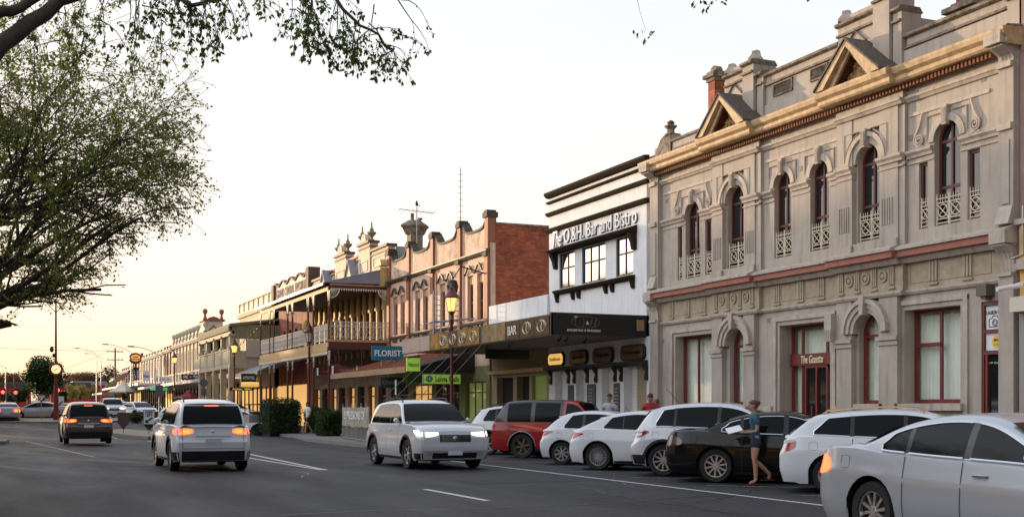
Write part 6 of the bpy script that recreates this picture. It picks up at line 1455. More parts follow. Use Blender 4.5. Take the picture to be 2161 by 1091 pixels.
    if stripe: g.m = [(0 if g.v[f[0]][0] + ox < 2.25 else 1) for f in g.f]; g.build('roof', [mat('gloss_dark_brown', (.018, .012, .012), .25, coat=.4), pm], b, smooth=True, ang=50, local=True)
    else: g.build('roof', roofm or pm, b, smooth=True, ang=50, local=True)
    # side glass
    def rooft(xx): return max([lerp_pts(roof, xx)])
    gz0 = lambda xx: lerp_pts(deck, xx) + .035
    for s_ in (-1, 1):
        for wi, (a, c) in enumerate(S['wins']):
            w_ = MB(); n_ = 10; rr = []
            first, last = wi == 0, wi == len(S['wins']) - 1
            for k in range(n_ + 1):
                xx = a + (c - a) * k / n_; lo = gz0(xx); hi = rooft(xx) - .085
                if first and kind != 'fourwd': hi = lo + (hi - lo) * min(1, .25 + 2.0 * k / n_) if kind != 'sedan' else lo + (hi - lo) * min(1, .5 + 1.2 * k / n_)
                hi = max(hi, lo + .01); rr.append([(xx - ox, s_ * (gy(xx, z2) + .006), z2) for z2 in [lo + (hi - lo) * q / 4 for q in range(5)]])
            w_.grid(rr); o = w_.build('side_window', CARGL, b, smooth=True, local=True)
            if win_trim and s_ == ref_side(ref) or (win_trim and ref is None):
                t_ = MB(); e = [r[0] for r in rr]; e2 = [r[-1] for r in rr]
                t_.tube([(p[0], p[1] + s_ * .006, p[2]) for p in e], .010, 4); t_.tube([(p[0], p[1] + s_ * .006, p[2]) for p in e2], .010, 4)
                if first: t_.tube([(p[0], p[1] + s_ * .006, p[2]) for p in rr[0]], .010, 4)
                t_.build('window_trim', win_trim, o, local=True)
        if s_ in (-1, 1) and detail > 1:
            for (a0_, c0_), (a1_, c1_) in zip(S['wins'], S['wins'][1:]):
                if kind in ('fourwd',): continue
                rr = []
                for k in range(4):
                    xx = c0_ - .01 + (a1_ - c0_ + .02) * k / 3; lo = gz0(xx); hi = rooft(xx) - .082; rr.append([(xx - ox, s_ * (gy(xx, z2) + .0045), z2) for z2 in [lo + (hi - lo) * q / 4 for q in range(5)]])
                MB().grid(rr).build('door_pillar', mat('gloss_black_trim', (.008, .008, .009), .15), b, smooth=True, local=True)
    # wind screen and rear window patches follow the roof line
    def screen(i0, i1, nm, wf, zmin=0):
        w_ = MB(); rr = []
        for xx, zz in pts[i0:i1 + 1]:
            d0 = lerp_pts(deck, xx)
            if zz < d0 + .03: continue
            yy = (gy(xx, max(zz - .055, d0)) - .05) * wf; dx = .012 if nm == 'windscreen' else -.012
            rr.append([(xx - ox + dx, yy * f, zz + .018 * (1 - f * f) + .012) for f in (-1, -.9, -.5, 0, .5, .9, 1)])
        if len(rr) > 1: w_.grid(rr).build(nm, CARGL, b, smooth=True, local=True)
    zt = H - .10
    iw = [k for k, p in enumerate(pts) if p[0] > L_ * .5 and p[1] < zt and p[1] > lerp_pts(deck, p[0]) + .02]; ir = [k for k, p in enumerate(pts) if p[0] < L_ * .5 and p[1] < zt - .03 and p[1] > lerp_pts(deck, p[0]) + .05]
    if iw: screen(iw[0], iw[-1], 'windscreen', 1.0)
    if ir: screen(ir[0], ir[-1], 'rear_window', .97)
    # underbody and wheels
    u = MB(); u.box(-ox + .25, ox - .25, -W / 2 + .28, W / 2 - .28, gc - .01, .75)
    for xa in (S['xr'], S['xf']):
        u.box(xa - ox - .04, xa - ox + .04, -W / 2 + .2, W / 2 - .2, S['R'] - .04, S['R'] + .04)
        for s_ in (-1, 1):
            n_ = 12; y0_, y1_ = s_ * (W / 2 - .30), s_ * (hw(xa, .6) - .01)
            for q in range(n_):
                A, B_ = PI * q / n_, PI * (q + 1) / n_; f = lambda t_, yy: (xa - ox + (Ra - .002) * math.cos(t_), yy, S['R'] + (Ra - .002) * math.sin(t_))
                u.q(f(A, y0_), f(B_, y0_), f(B_, y1_), f(A, y1_))
    u.build('underbody', TRIMB, b, local=True)
    R_ = S['R']
    for xa in (S['xr'], S['xf']):
        for s_ in (-1, 1):
            yc = s_ * (W / 2 - .13); c = (xa - ox, yc, R_); ww = .10
            m = MB(); m.lathe(c, [(.03, -.04), (R_ * .55, -.04), (R_ * .55, .04), (.03, .04)], 14, 'y'); wl = m.build('wheel', DKBR, b, local=True)
            m = MB(); rt = R_ * .68; m.lathe(c, [(rt, -ww), (R_ * .93, -ww - .008), (R_ * .985, -ww * .8), (R_, -ww * .4), (R_, ww * .4), (R_ * .985, ww * .8), (R_ * .93, ww + .008), (rt, ww), (rt - .01, 0), (rt, -ww)], 26, 'y'); m.build('tyre', TYRE, wl, smooth=True, ang=50, local=True)
            m = MB(); o_ = s_ * ww * .8; m.lathe(c, [(rt - .025, o_ * .4), (rt - .02, o_), (rt + .004, o_ * 1.02), (rt + .004, o_ * .2)], 26, 'y')
            m.lathe(c, [(0, o_ * .92), (.045, o_ * .92), (.055, o_ * .7), (.05, o_ * .3)], 10, 'y')
            ns = rim[1]
            for k in range(ns):
                a_ = 2 * PI * k / ns + .2; ca, sa = math.cos(a_), math.sin(a_); w0_, w1_ = (.020, .030) if ns < 9 else ((.016, .020) if ns < 14 else (.010, .011))
                if rim[0] == 'steel': w0_, w1_ = .05, .06
                for (yo) in (o_ * .80,):
                    pts_ = []
                    for r_, w_ in ((.035, w0_), (rt - .015, w1_)):
                        for q in (-1, 1): pts_.append((c[0] + r_ * ca - q * w_ * sa, c[1] + yo + s_ * .0, c[2] + r_ * sa + q * w_ * ca))
                    p2 = [(p_[0], p_[1] - s_ * .035, p_[2]) for p_ in pts_]
                    m.q(pts_[0], pts_[1], pts_[3], pts_[2]); m.q(pts_[0], pts_[2], p2[2], p2[0]); m.q(pts_[1], pts_[3], p2[3], p2[1])
            m.build('rim', rim[2], wl, smooth=True, ang=30, local=True)
    # surface patches
    def side_patch(nm, poly, mm, s_, parent=b, eps=.006):       # poly: list of (x, zlo, zhi)
        rr = []
        for xx, lo, hi in poly:
            rr.append([(lambda p: (p[0] - (eps if xx < .1 else 0) + (eps if xx > L_ - .1 else 0), p[1] + s_ * eps, p[2]))(T(xx, s_ * hw(xx, lo + (hi - lo) * q / 4), lo + (hi - lo) * q / 4)) for q in range(5)])
        return MB().grid(rr).build(nm, mm, parent, smooth=True, ang=60, local=True)
    def endx(yy, zz, rear):
        q = abs(yy) / (W / 2 * V(zz, lerp_pts(deck, 0 if rear else L_))); q = (q - pe) / (1 - pe)
        d = 0 if q <= 0 else Re * (1 - math.sqrt(max(0, 1 - min(1, q) ** 2))); xx = d if rear else L_ - d
        return sx(xx, zz) - ox
    def end_patch(nm, poly, mm, rear, parent=b, eps=.008):      # poly: list of (y, zlo, zhi)
        rr = [[(endx(yy, lo + (hi - lo) * q / 3, rear) + (-eps if rear else eps), yy, lo + (hi - lo) * q / 3) for q in range(4)] for yy, lo, hi in poly]
        return MB().grid(rr).build(nm, mm, parent, smooth=True, ang=60, local=True)
    hb = lerp_pts(deck, .12); TM = tailm or (TAILON if lit[0] else TAILR)
    Wy = W / 2
    for s_ in (-1, 1):
        if detail > 1:
            # tail lamps wrap the corner
            if kind in ('hatch', 'coupe'): tl = [(.0, .80, .93), (.08, .78, .93), (.16, .80, .93), (.26, .84, .925), (.40, .89, .915)]
            elif kind == 'sedan': tl = [(.0, .74, .96), (.08, .74, .965), (.16, .74, .97), (.28, .76, .93), (.36, .80, .86)]
            elif kind == 'fourwd': tl = [(.0, .72, .94), (.05, .72, .94), (.09, .72, .94)]
            elif kind == 'bigsuv': tl = [(.0, .90, 1.04), (.1, .90, 1.04), (.2, .91, 1.03), (.34, .95, 1.01)]
            elif kind == 'suv': tl = [(.0, .86, .99), (.1, .85, 1.0), (.2, .88, 1.01), (.32, .93, 1.02), (.44, .98, 1.02)]
            else: tl = [(.0, .74, .93), (.1, .74, .95), (.18, .76, .95), (.28, .82, .93)]
            side_patch('tail_lamp', tl, TM, s_)
            zc0, zc1 = tl[0][1], tl[0][2]
            end_patch('tail_lamp', [(s_ * Wy * .50, zc0 + .04, zc1 - .02), (s_ * Wy * .62, zc0 + .01, zc1), (s_ * Wy * .74, zc0, zc1), (s_ * Wy * .795 * pe / .8, zc0, zc1)], TM, True)
            if kind in ('suv', 'wagon'): side_patch('tail_lamp_glass', [(.02, .90, .95), (.12, .90, .955), (.24, .925, .975)], TAILW, s_, eps=.012)
            if lit[0]: end_patch('indicator_lamp', [(s_ * Wy * .60, zc0 + .03, zc0 + .10), (s_ * Wy * .74, zc0 + .03, zc0 + .10)], AMBER, True, eps=.014)
            # head lamps
            hz = lerp_pts(deck, L_ - .12)
            side_patch('head_lamp', [(L_ - .42, hz - .05, hz - .02), (L_ - .28, hz - .12, hz - .02), (L_ - .14, hz - .15, hz - .04), (L_ - .02, hz - .17, hz - .07)], HEADON if lit[1] else HEADL, s_)
            end_patch('head_lamp', [(s_ * Wy * .45, hz - .13, hz - .07), (s_ * Wy * .6, hz - .17, hz - .07), (s_ * Wy * .795, hz - .18, hz - .06)], HEADON if lit[1] else HEADL, False)
            end_patch('fog_lamp', [(s_ * Wy * .62, .36, .44), (s_ * Wy * .74, .36, .44)], HEADL, False)
            # door seams, handles, sill
            dx = [S['wins'][-1][0] - .06, S['wins'][-1][1] - .02]
            if len(S['wins']) > 2 and kind not in ('coupe', 'fourwd'): dx.append(S['wins'][1][0] - .02)
            for xx in dx:
                if min(abs(xx - S['xr']), abs(xx - S['xf'])) < Ra: zlo = zl(xx) + .02
                else: zlo = gc + .10
                side_patch('door_seam', [(xx - .005, zlo, lerp_pts(deck, xx) + .0), (xx + .005, zlo, lerp_pts(deck, xx) + .0)], SEAM, s_, eps=.008)
            hx = S['wins'][-1][0] + .10; hz2 = lerp_pts(deck, hx) - .13; y_ = hw(hx, hz2)
            hm = MB(); hm.tube([(hx - ox, s_ * (y_ + .005), hz2), (hx - ox + .03, s_ * (y_ + .035), hz2), (hx - ox + .17, s_ * (y_ + .035), hz2), (hx - ox + .20, s_ * (y_ + .005), hz2)], .014, 5); hm.build('door_handle', pm if kind != 'sedan' else CHROME, b, local=True)
            mx_ = S['wins'][-1][1] - .12; mz = lerp_pts(deck, mx_) + .10; my = hw(mx_, mz)
            mm_ = MB(); mm_.lathe((mx_ - ox + .02, s_ * (my + .09), mz), [(0, -.05), (.055, -.04), (.075, .01), (.06, .06), (0, .08)], 8, 'x'); mm_.tube([(mx_ - ox, s_ * (my - .04), mz - .05), (mx_ - ox, s_ * (my + .06), mz - .03)], .025, 5); mm_.build('wing_mirror', pm, b, smooth=True, local=True)
            side_patch('sill_trim', [(S['xr'] + Ra + .02 + (S['xf'] - S['xr'] - 2 * Ra - .04) * q / 6, gc + .005, gc + .07) for q in range(7)], TRIMB, s_)
            if S.get('arch'):
                am = MB(); aw_ = .022 if kind == 'fourwd' else .055
                for xa in (S['xr'], S['xf']):
                    rr = []
                    for q in range(15):
                        t_ = PI * q / 14; rr.append([(xa - ox + r_ * math.cos(t_), s_ * (hw(min(max(xa + r_ * math.cos(t_), .0), L_), S['R'] + r_ * math.sin(t_)) + o_), S['R'] + r_ * math.sin(t_)) for r_, o_ in ((Ra - .004, -.02), (Ra - .004, .014), (Ra + aw_, .012), (Ra + aw_ + .005, -.01))])
                    am.grid(rr)
                am.build('wheel_arch', TRIMB if kind != 'fourwd' else mat('chrome_dull', (.4, .38, .36), .4, metal=.7), b, smooth=True, ang=30, local=True)
            fx = .62 if kind != 'fourwd' else .7; fz = lerp_pts(deck, fx) - .16; fl_ = MB(); yf_ = hw(fx, fz)
            fl_.tube([(fx - ox + .075 * (abs(math.cos(q * PI / 8)) ** .5) * (1 if math.cos(q * PI / 8) > 0 else -1), s_ * (hw(fx, fz + .075 * math.sin(q * PI / 8)) + .003), fz + .075 * (abs(math.sin(q * PI / 8)) ** .5) * (1 if math.sin(q * PI / 8) > 0 else -1)) for q in range(17)], .0022, 3, cap=False)
            if s_ == -1: fl_.build('fuel_flap', SEAM, b, local=True)
    if detail > 1:
        sm_ = MB(); xh = S['wins'][-1][1] + .12; rr = [[(xx - ox, yy, lerp_pts(deck, xx) + .018 + .035 * (1 - (yy / max(.1, hw(xx, lerp_pts(deck, xx)))) ** 2) + .004) for yy in [Wy * .84 * k / 8 for k in range(-8, 9)]] for xx in (L_ - .30, L_ - .292)]
        sm_.grid(rr); sm_.build('bonnet_seam', SEAM, b, local=True)
        for s_ in (-1, 1): end_patch('tailgate_seam', [(s_ * Wy * .76, .50, hb - .02), (s_ * Wy * .772, .50, hb - .02)], SEAM, True, eps=.007)
        end_patch('tailgate_seam', [(yy * Wy, .555, .565) for yy in (-.76, -.4, 0, .4, .76)], SEAM, True, eps=.007)
        e = MB(); xe_ = endx(0, hb - .10, True) - .012; e.lathe((xe_, 0, hb - .10), [(0, -.004), (.035, -.003), (.042, .004)], 12, 'x'); e.build('round_badge', CHROME, b, local=True)
        # bumpers, plates, grille
        lc = lowclad or TRIMB
        zb = .36 if kind not in ('suv', 'bigsuv', 'fourwd') else .50
        end_patch('rear_bumper_trim', [(yy * Wy, gc + .035, zb) for yy in (-.79, -.5, 0, .5, .79)], lc, True)
        if kind in ('suv', 'bigsuv'):
            for s_ in (-1, 1): side_patch('bumper_trim', [(k, gc + .04, zb - .02) for k in (0, .08, .16, .26, .36)], lc, s_); side_patch('bumper_trim', [(L_ - k, gc + .04, zb - .08) for k in (0, .08, .16, .26, .36)], lc, s_)
        end_patch('front_intake', [(yy * Wy, gc + .06, gc + .20) for yy in (-.6, -.3, 0, .3, .6)], TRIMB, False)
        hz = lerp_pts(deck, L_ - .05); gr = end_patch('grille', [(yy * Wy, hz - .28, hz - .10) for yy in (-.42, -.2, 0, .2, .42)], TRIMB, False)
        e = MB(); xg = endx(0, hz - .19, False) + .012; e.lathe((xg, 0, hz - .19), [(0, .006), (.055, .004), (.06, -.004)], 12, 'x')
        for k in range(3): e.box(xg - .004, xg + .003, -Wy * .38, Wy * .38, hz - .25 + .05 * k, hz - .243 + .05 * k)
        e.build('grille_bar', CHROME, gr, local=True)
        if plate:
            pz = .62 if kind in ('sedan', 'hatch', 'coupe') else .74; xp = endx(0, pz, True)
            pl_ = MB().box(xp - .03, xp - .008, -.19, .19, pz - .06, pz + .06).build('number_plate', PLATE, b, local=True)
            e = MB(); e.box(xp - .02, xp - .004, -.42, .42, pz + .10, pz + .13); e.build('tailgate_trim', CHROME, b, local=True)
            xp = endx(0, .42, False); MB().box(xp + .006, xp + .03, -.19, .19, .37, .48).build('number_plate', PLATE, b, local=True)
            if kind in ('suv', 'bigsuv', 'hatch', 'wagon', 'coupe'):
                i_ = [p for p in pts if p[0] < L_ * .4 and p[1] > zt - .06][0]
                e = MB(); yw = gy(i_[0], i_[1] - .06) - .06; e.prism([(i_[0] - ox - .10, i_[1] - .015), (i_[0] - ox + .16, i_[1] + .035), (i_[0] - ox + .14, i_[1] - .0), (i_[0] - ox - .09, i_[1] - .045)], 'y', -yw, yw); e.build('roof_spoiler', pm, b, local=True)
                e = MB(); e.box(i_[0] - ox - .112, i_[0] - ox - .09, -.16, .16, i_[1] - .040, i_[1] - .02); e.build('brake_lamp', TAILON if lit[0] else TAILR, b, local=True)
                e = MB(); wz = lerp_pts(deck, .2) + .10; e.tube([(.17 - ox, 0, wz), (.18 - ox, .4, wz + .04)], .012, 4); e.build('rear_wiper', TRIMB, b, local=True)
    if rails:
        for s_ in (-1, 1):
            e = MB(); yy = gy(1.5, H - .1) - .06; e.tube([(xx - ox, s_ * yy, lerp_pts(roof, xx) + (.06 if 0 < k < 5 else .0)) for k, xx in enumerate((.75, .85, 1.3, 1.9, 2.35, 2.5))], .018, 5); e.build('roof_rail', CHROME if win_trim else TRIMB, b, local=True)
    if aerial_:
        e = MB(); xa_ = 1.0 if aerial_ == 1 else 2.6; e.tube([(xa_ - ox, 0, lerp_pts(roof, xa_)), (xa_ - ox - .35, 0, lerp_pts(roof, xa_) + .38)], .006, 4); e.build('aerial', TRIMB, b, local=True)
    if stripe:
        for s_ in (-1,):
            for k, (a_, c_, mm_) in enumerate(((.55, 1.35, mat('orange_red_stripe', (.75, .10, .03), .4)), (.35, 1.15, mat('orange_line', (.65, .25, .06), .4)))):
                rr = []
                for q in range(13):
                    f = q / 12
                    if k == 0: xx = .75 + .95 * f; lo = 1.03 - .02 - .14 * f; hi = min(1.035, lo + .10 * (1 - f * .35))
                    else: xx = .40 + 2.0 * f; hi = .995 - .14 * min(1, f * 4); lo = hi - .008
                    rr.append((xx, lo, hi))
                side_patch('side_stripe', rr, mm_, s_, eps=.007)
    return b
def ref_side(ref): return ref[1] if ref else 0
WP = paint('white_car_paint', (.70, .71, .73)); WP2 = paint('pearl_car_paint', (.62, .63, .66), .2); BP = mat('black_car_paint', (.006, .006, .007), .15, spec=.35, coat=.25); RP = paint('red_car_paint', (.30, .012, .010))
SP = paint('silver_car_paint', (.47, .49, .52), .4, .32); BRP = paint('bronze_car_paint', (.085, .055, .045), .35); MV = paint('mauve_silver_paint', (.40, .36, .38), .5); GP = paint('grey_car_paint', (.16, .17, .18), .4)
HP = R(-45)
car('parked_car', 'white compact four wheel drive parked nose in, left of the red one', 'car', 15.2, 37.1, HP, 'suv', WP, ('spoke', 5, ALLOY), 'angle parked cars', ref=('r', -1), tailm=TAILR, rails=True)
car('parked_car', 'red and black older four wheel drive with an orange side stripe', 'car', 15.0, 33.85, HP, 'fourwd', RP, ('spoke', 6, DKALLOY), 'angle parked cars', ref=('r', -1), stripe=True, aerial_=0)
car('parked_car', 'small white hatchback with round red tail lamps right of the red four wheel drive', 'car', 14.35, 29.7, HP, 'hatch', WP, ('spoke', 8, ALLOY), 'angle parked cars', ref=('r', -1), aerial_=2)
car('parked_car', 'white three door hatchback with many spoked alloy wheels', 'car', 13.85, 26.6, HP, 'coupe', WP, ('spoke', 20, ALLOY), 'angle parked cars', ref=('r', -1))
car('parked_car', 'white crossover with black arches parked left of the black sedan', 'car', 13.95, 23.6, HP, 'suv', WP2, ('spoke', 10, ALLOY), 'angle parked cars', ref=('r', -1), win_trim=CHROME, aerial_=1, rails=False)
car('parked_car', 'glossy black sedan with chrome window trim and ten spoke wheels', 'car', 13.68, 21.05, R(-43), 'sedan', BP, ('spoke', 10, ALLOY), 'angle parked cars', ref=('r', -1), win_trim=CHROME, tailm=mat('smoked_tail_lamp', (.10, .04, .03), .08, coat=.8), aerial_=0)
car('parked_car', 'white wagon parked right of the black sedan', 'car', 13.75, 17.45, HP, 'wagon', WP, ('spoke', 10, ALLOY), 'angle parked cars', ref=('r', -1), win_trim=CHROME, rails=True, aerial_=0)
car('parked_car', 'white sedan parked at the far right edge of the picture', 'car', 13.9, 13.4, HP, 'sedan', WP, ('spoke', 5, ALLOY), 'angle parked cars', ref=('r', -1), aerial_=1)
car('moving_car', 'silver grey sedan passing in the right foreground, partly out of frame', 'car', 10.1, 9.6, R(-90), 'sedan', SP, ('spoke', 10, ALLOY), lit=(1, 1), win_trim=CHROME)
car('moving_car', 'white four wheel drive driving away in the centre of the road with lit tail lamps', 'car', 4.95, 32.0, R(90), 'bigsuv', WP, ('spoke', 6, ALLOY), lit=(1, 0), rails=True, aerial_=0)
car('moving_car', 'white four wheel drive coming towards the viewer with its headlights on', 'car', 10.6, 30.4, R(-90), 'bigsuv', WP2, ('spoke', 6, ALLOY), lit=(0, 1), rails=True, wmul=1.03)
x_, y_ = at(179, 52); car('moving_car', 'brown four wheel drive driving away at the left', 'car', x_, y_, R(90), 'bigsuv', BRP, ('spoke', 6, ALLOY), lit=(1, 0), wmul=1.02, z=.07)
x_, y_ = at(14, 92); car('moving_car', 'silver sedan with bright brake lights at the left edge', 'car', x_, y_, R(90), 'sedan', MV, ('spoke', 6, ALLOY), lit=(1, 0))
x_, y_ = at(84, 98); car('moving_car', 'mauve grey sedan crossing behind the give way sign', 'car', x_, y_, R(172), 'sedan', MV, ('spoke', 6, ALLOY))
x_, y_ = at(137, 140); car('moving_car', 'dark grey car beyond the clock pole', 'car', x_, y_, R(-80), 'hatch', GP, ('spoke', 6, ALLOY))
# cars parked further along the kerb
for k, (px_, z, kd, pm_, lb, hd) in enumerate((
    (236, 102, 'bigsuv', WP, 'white four wheel drive with its headlights on facing the crossing', -90), (250, 118, 'suv', SP, 'silver wagon parked behind the white one facing the crossing', -90),
    (268, 112, 'hatch', GP, 'grey blue hatchback second from the right of the far parked row', -75), (293, 106, 'sedan', WP, 'white car at the right end of the far parked row', -75),
    (256, 150, 'hatch', WP2, 'white hatchback deep in the far parked row', -75), (231, 170, 'sedan', WP, 'pale car farthest down the right lane', -90), (243, 185, 'suv', SP, 'tiny silver car at the end of the far row', -80),
    (512, 79.5, 'wagon', WP, 'white wagon with roof bars parked left of the hedge', -55), (528, 74.5, 'hatch', WP, 'white hatchback with a red tail lamp left of the hedge', -45), (488, 88, 'suv', SP, 'pale blue silver car farther behind the white wagon', -60),
    (395, 84, 'wagon', SP, 'grey wagon parked behind the moving white four wheel drive', -60))):
    x_, y_ = at(px_, z); car('parked_car', lb, 'car', x_, y_, R(hd), kd, pm_, ('spoke', 6, ALLOY), 'cars farther up the street', lit=(0, 1) if k == 0 else (0, 0), rails=(k == 7), detail=2)
x_, y_ = at(553, 70.5); b = thing('trailer', 'small grey box trailer beside the hedge', 'trailer', (x_, y_, 0))
m = MB(); m.box(x_ - .9, x_ + .6, y_ - .8, y_ + .8, .75, 1.2); m.build('tray', STEEL, b); m = MB()
for s_ in (-.85, .55):
    for t_ in (-.75, .75): m.tube([(x_ + s_, y_ + t_, 1.2), (x_ + s_, y_ + t_, 1.8)], .03, 4)
m.tube([(x_ - .85, y_ - .75, 1.8), (x_ + .55, y_ - .75, 1.8)], .03, 4); m.tube([(x_ - .85, y_ + .75, 1.8), (x_ + .55, y_ + .75, 1.8)], .03, 4); m.build('rack', DKBR, b)
m = MB(); m.lathe((x_ - .2, y_ - .85, .32), [(.1, 0), (.3, 0), (.32, .06), (.3, .15), (.1, .15)], 16, 'y'); m.lathe((x_ - .2, y_ + .7, .32), [(.1, 0), (.3, 0), (.32, .06), (.3, .15), (.1, .15)], 16, 'y'); m.build('wheel', TYRE, b)

# ---------------------------------------------------------------- people
def skin_obj(name, joints, bones, m, parent, levels=2):
    """joints: name->(Vector, radius); grows one continuous surface along the bones"""
    me = bpy.data.meshes.new(name); names = list(joints); idx = {n_: i for i, n_ in enumerate(names)}
    me.from_pydata([joints[n_][0] for n_ in names], [(idx[a], idx[b]) for a, b in bones], [])
    o = bpy.data.objects.new(name, me); COL.objects.link(o)
    md = o.modifiers.new('s', 'SKIN'); md.use_smooth_shade = True; md.branch_smoothing = .4
    sv = me.skin_vertices[0].data if me.skin_vertices else None
    if sv is None:
        bm = bmesh.new(); bm.from_mesh(me); bm.verts.layers.skin.verify(); bm.to_mesh(me); bm.free(); sv = me.skin_vertices[0].data
    for n_ in names:
        r_ = joints[n_][1]; sv[idx[n_]].radius = r_ if isinstance(r_, tuple) else (r_, r_); sv[idx[n_]].use_root = (n_ == names[0])
    s2 = o.modifiers.new('u', 'SUBSURF'); s2.levels = levels; s2.render_levels = levels
    bpy.context.view_layer.update()
    nm = bpy.data.meshes.new_from_object(o.evaluated_get(bpy.context.evaluated_depsgraph_get()))
    bpy.data.objects.remove(o); nm.materials.clear(); nm.materials.append(m)
    for p in nm.polygons: p.use_smooth = True
    r = bpy.data.objects.new(name, nm); COL.objects.link(r)
    if parent: r.parent = parent
    return r
SKN = mat('skin', (.42, .22, .14), .6)
def person(x, y, z, head, label, J, shirt, bottom, hairc, hs=1.0, female=False, shoe=None, held=None, blen=.5, hairlong=False, tucked=False):
    b = thing('person', label, 'person', (x, y, z), head)
    V_ = {k: Vector(v) * hs for k, v in J.items()}
    r = dict(pel=(.125, .10), spi=(.115, .09), che=(.135, .10), nec=.052, neu=.050, hed=(.075, .088), hdt=(.070, .080), shl=.060, shr=.060, ell=.040, elr=.040, wrl=.026, wrr=.026, hpl=.092, hpr=.092, knl=.056, knr=.056, anl=.038, anr=.038, tol=.034, tor=.034, hel=.036, her=.036, hal=(.036, .018), har=(.036, .018))
    if female: r.update(shl=.05, shr=.05, ell=.033, elr=.033, che=(.115, .09), spi=(.10, .08), knl=.05, knr=.05)
    r = {k: (tuple(a * hs for a in v) if isinstance(v, tuple) else v * hs) for k, v in r.items()}
    jt = {k: (V_[k], r[k]) for k in ('pel', 'spi', 'che', 'nec', 'neu', 'hed', 'hdt', 'shl', 'shr', 'ell', 'elr', 'wrl', 'wrr', 'hpl', 'hpr', 'knl', 'knr', 'anl', 'anr', 'tol', 'tor', 'hal', 'har')}
    bn = [('pel', 'spi'), ('spi', 'che'), ('che', 'nec'), ('nec', 'neu'), ('neu', 'hed'), ('hed', 'hdt'), ('che', 'shl'), ('che', 'shr'), ('shl', 'ell'), ('shr', 'elr'), ('ell', 'wrl'), ('elr', 'wrr'), ('wrl', 'hal'), ('wrr', 'har'), ('pel', 'hpl'), ('pel', 'hpr'), ('hpl', 'knl'), ('hpr', 'knr'), ('knl', 'anl'), ('knr', 'anr'), ('anl', 'tol'), ('anr', 'tor')]
    for s_ in 'lr':                  # calf bulge and five fingers with a bend each
        k, a = V_['kn' + s_], V_['an' + s_]; jt['ca' + s_] = (k.lerp(a, .32) + Vector((-.012, 0, 0)), .052 * hs); bn.remove(('kn' + s_, 'an' + s_)); bn += [('kn' + s_, 'ca' + s_), ('ca' + s_, 'an' + s_)]
        w_, h_ = V_['wr' + s_], V_['ha' + s_]; d = (h_ - w_).normalized(); side = d.cross(Vector((0, 1, 0)));
        if side.length < .3: side = d.cross(Vector((0, 0, 1)))
        side.normalize(); n_ = d.cross(side)
        for q in range(4):
            o_ = side * ((q - 1.5) * .019 * hs); ln = (.040, .047, .044, .034)[q] * hs
            p1 = h_ + o_ + d * .022; p2 = p1 + d * ln * .6 + n_ * .006; p3 = p2 + (d * .75 + n_ * .6) * ln * .6
            jt['f%s%da' % (s_, q)] = (p1, .0088 * hs); jt['f%s%db' % (s_, q)] = (p2, .0082 * hs); jt['f%s%dc' % (s_, q)] = (p3, .007 * hs)
            bn += [('ha' + s_, 'f%s%da' % (s_, q)), ('f%s%da' % (s_, q), 'f%s%db' % (s_, q)), ('f%s%db' % (s_, q), 'f%s%dc' % (s_, q))]
        tt = w_.lerp(h_, .5) + side * .03 * hs; jt['t%sa' % s_] = (tt, .010 * hs); jt['t%sb' % s_] = (tt + (d * .7 + side * .6) * .035 * hs, .009 * hs); bn += [('wr' + s_, 't%sa' % s_), ('t%sa' % s_, 't%sb' % s_)]
    body = skin_obj('body', jt, bn, SKN, b)
    hd = V_['hed'].lerp(V_['hdt'], .35); f = Vector(J.get('face', (1, 0, 0))).normalized(); sd_ = Vector((-f.y, f.x, 0)); up = Vector((0, 0, 1))
    m = MB()                         # face: brow, nose, mouth, ears
    c = hd + f * .082 * hs
    m.tube([c + up * .03, c + up * .0 + f * .012, c - up * .018 + f * .026, c - up * .028 + f * .008], [.008, .011, .015, .010], 6); 
    for s_ in (-1, 1): m.lathe(tuple(hd + sd_ * s_ * .078 * hs - f * .005), [(0, -.032), (.014, -.02), (.018, .0), (.014, .02), (0, .032)], 6)
    m.tube([hd + f * .055 - up * .075, hd + f * .075 - up * .085], [.03, .022], 8)
    m.build('face_features', SKN, body, smooth=True, local=True)
    m = MB()
    for s_ in (-1, 1): e_ = c + sd_ * s_ * .031 + up * .016 - f * .004; m.lathe(tuple(e_), [(0, -.009), (.011, 0), (0, .009)], 6)
    m.tube([c - up * .05 - sd_ * .022 - f * .006, c - up * .052, c - up * .05 + sd_ * .022 - f * .006], .005, 4); m.build('eyes_and_mouth', mat('dark_brown_eye', (.03, .015, .012), .4), body, local=True)
    m = MB(); hc = hd + up * .035 * hs - f * .014 * hs; rows = []
    for i in range(9):
        ph = -.15 + (PI / 2 + .15) * i / 8; rows.append([hc + (f * math.cos(t_) * (.090 if math.cos(t_) > 0 else .10) + sd_ * math.sin(t_) * .084) * math.cos(ph) * hs + up * (.088 * math.sin(ph) + (.02 if math.cos(t_) > .2 and i < 3 else (-.075 if math.cos(t_) < .2 and i == 0 else 0))) * hs for t_ in [2 * PI * k / 16 for k in range(17)]])
    m.grid(rows)
    if hairlong: m.lathe(tuple(hc - f * .10 + up * .02), [(0, -.05), (.04, -.02), (.045, .03), (0, .06)], 8)
    m.build('hair', mat('hair_' + hairc[0], hairc[1], .7), b, smooth=True, local=True)
    # clothing follows the same skeleton slightly fuller
    g = 1.16; q = lambda k, s=1.0: (V_[k], tuple(a * g * s for a in r[k]) if isinstance(r[k], tuple) else r[k] * g * s)
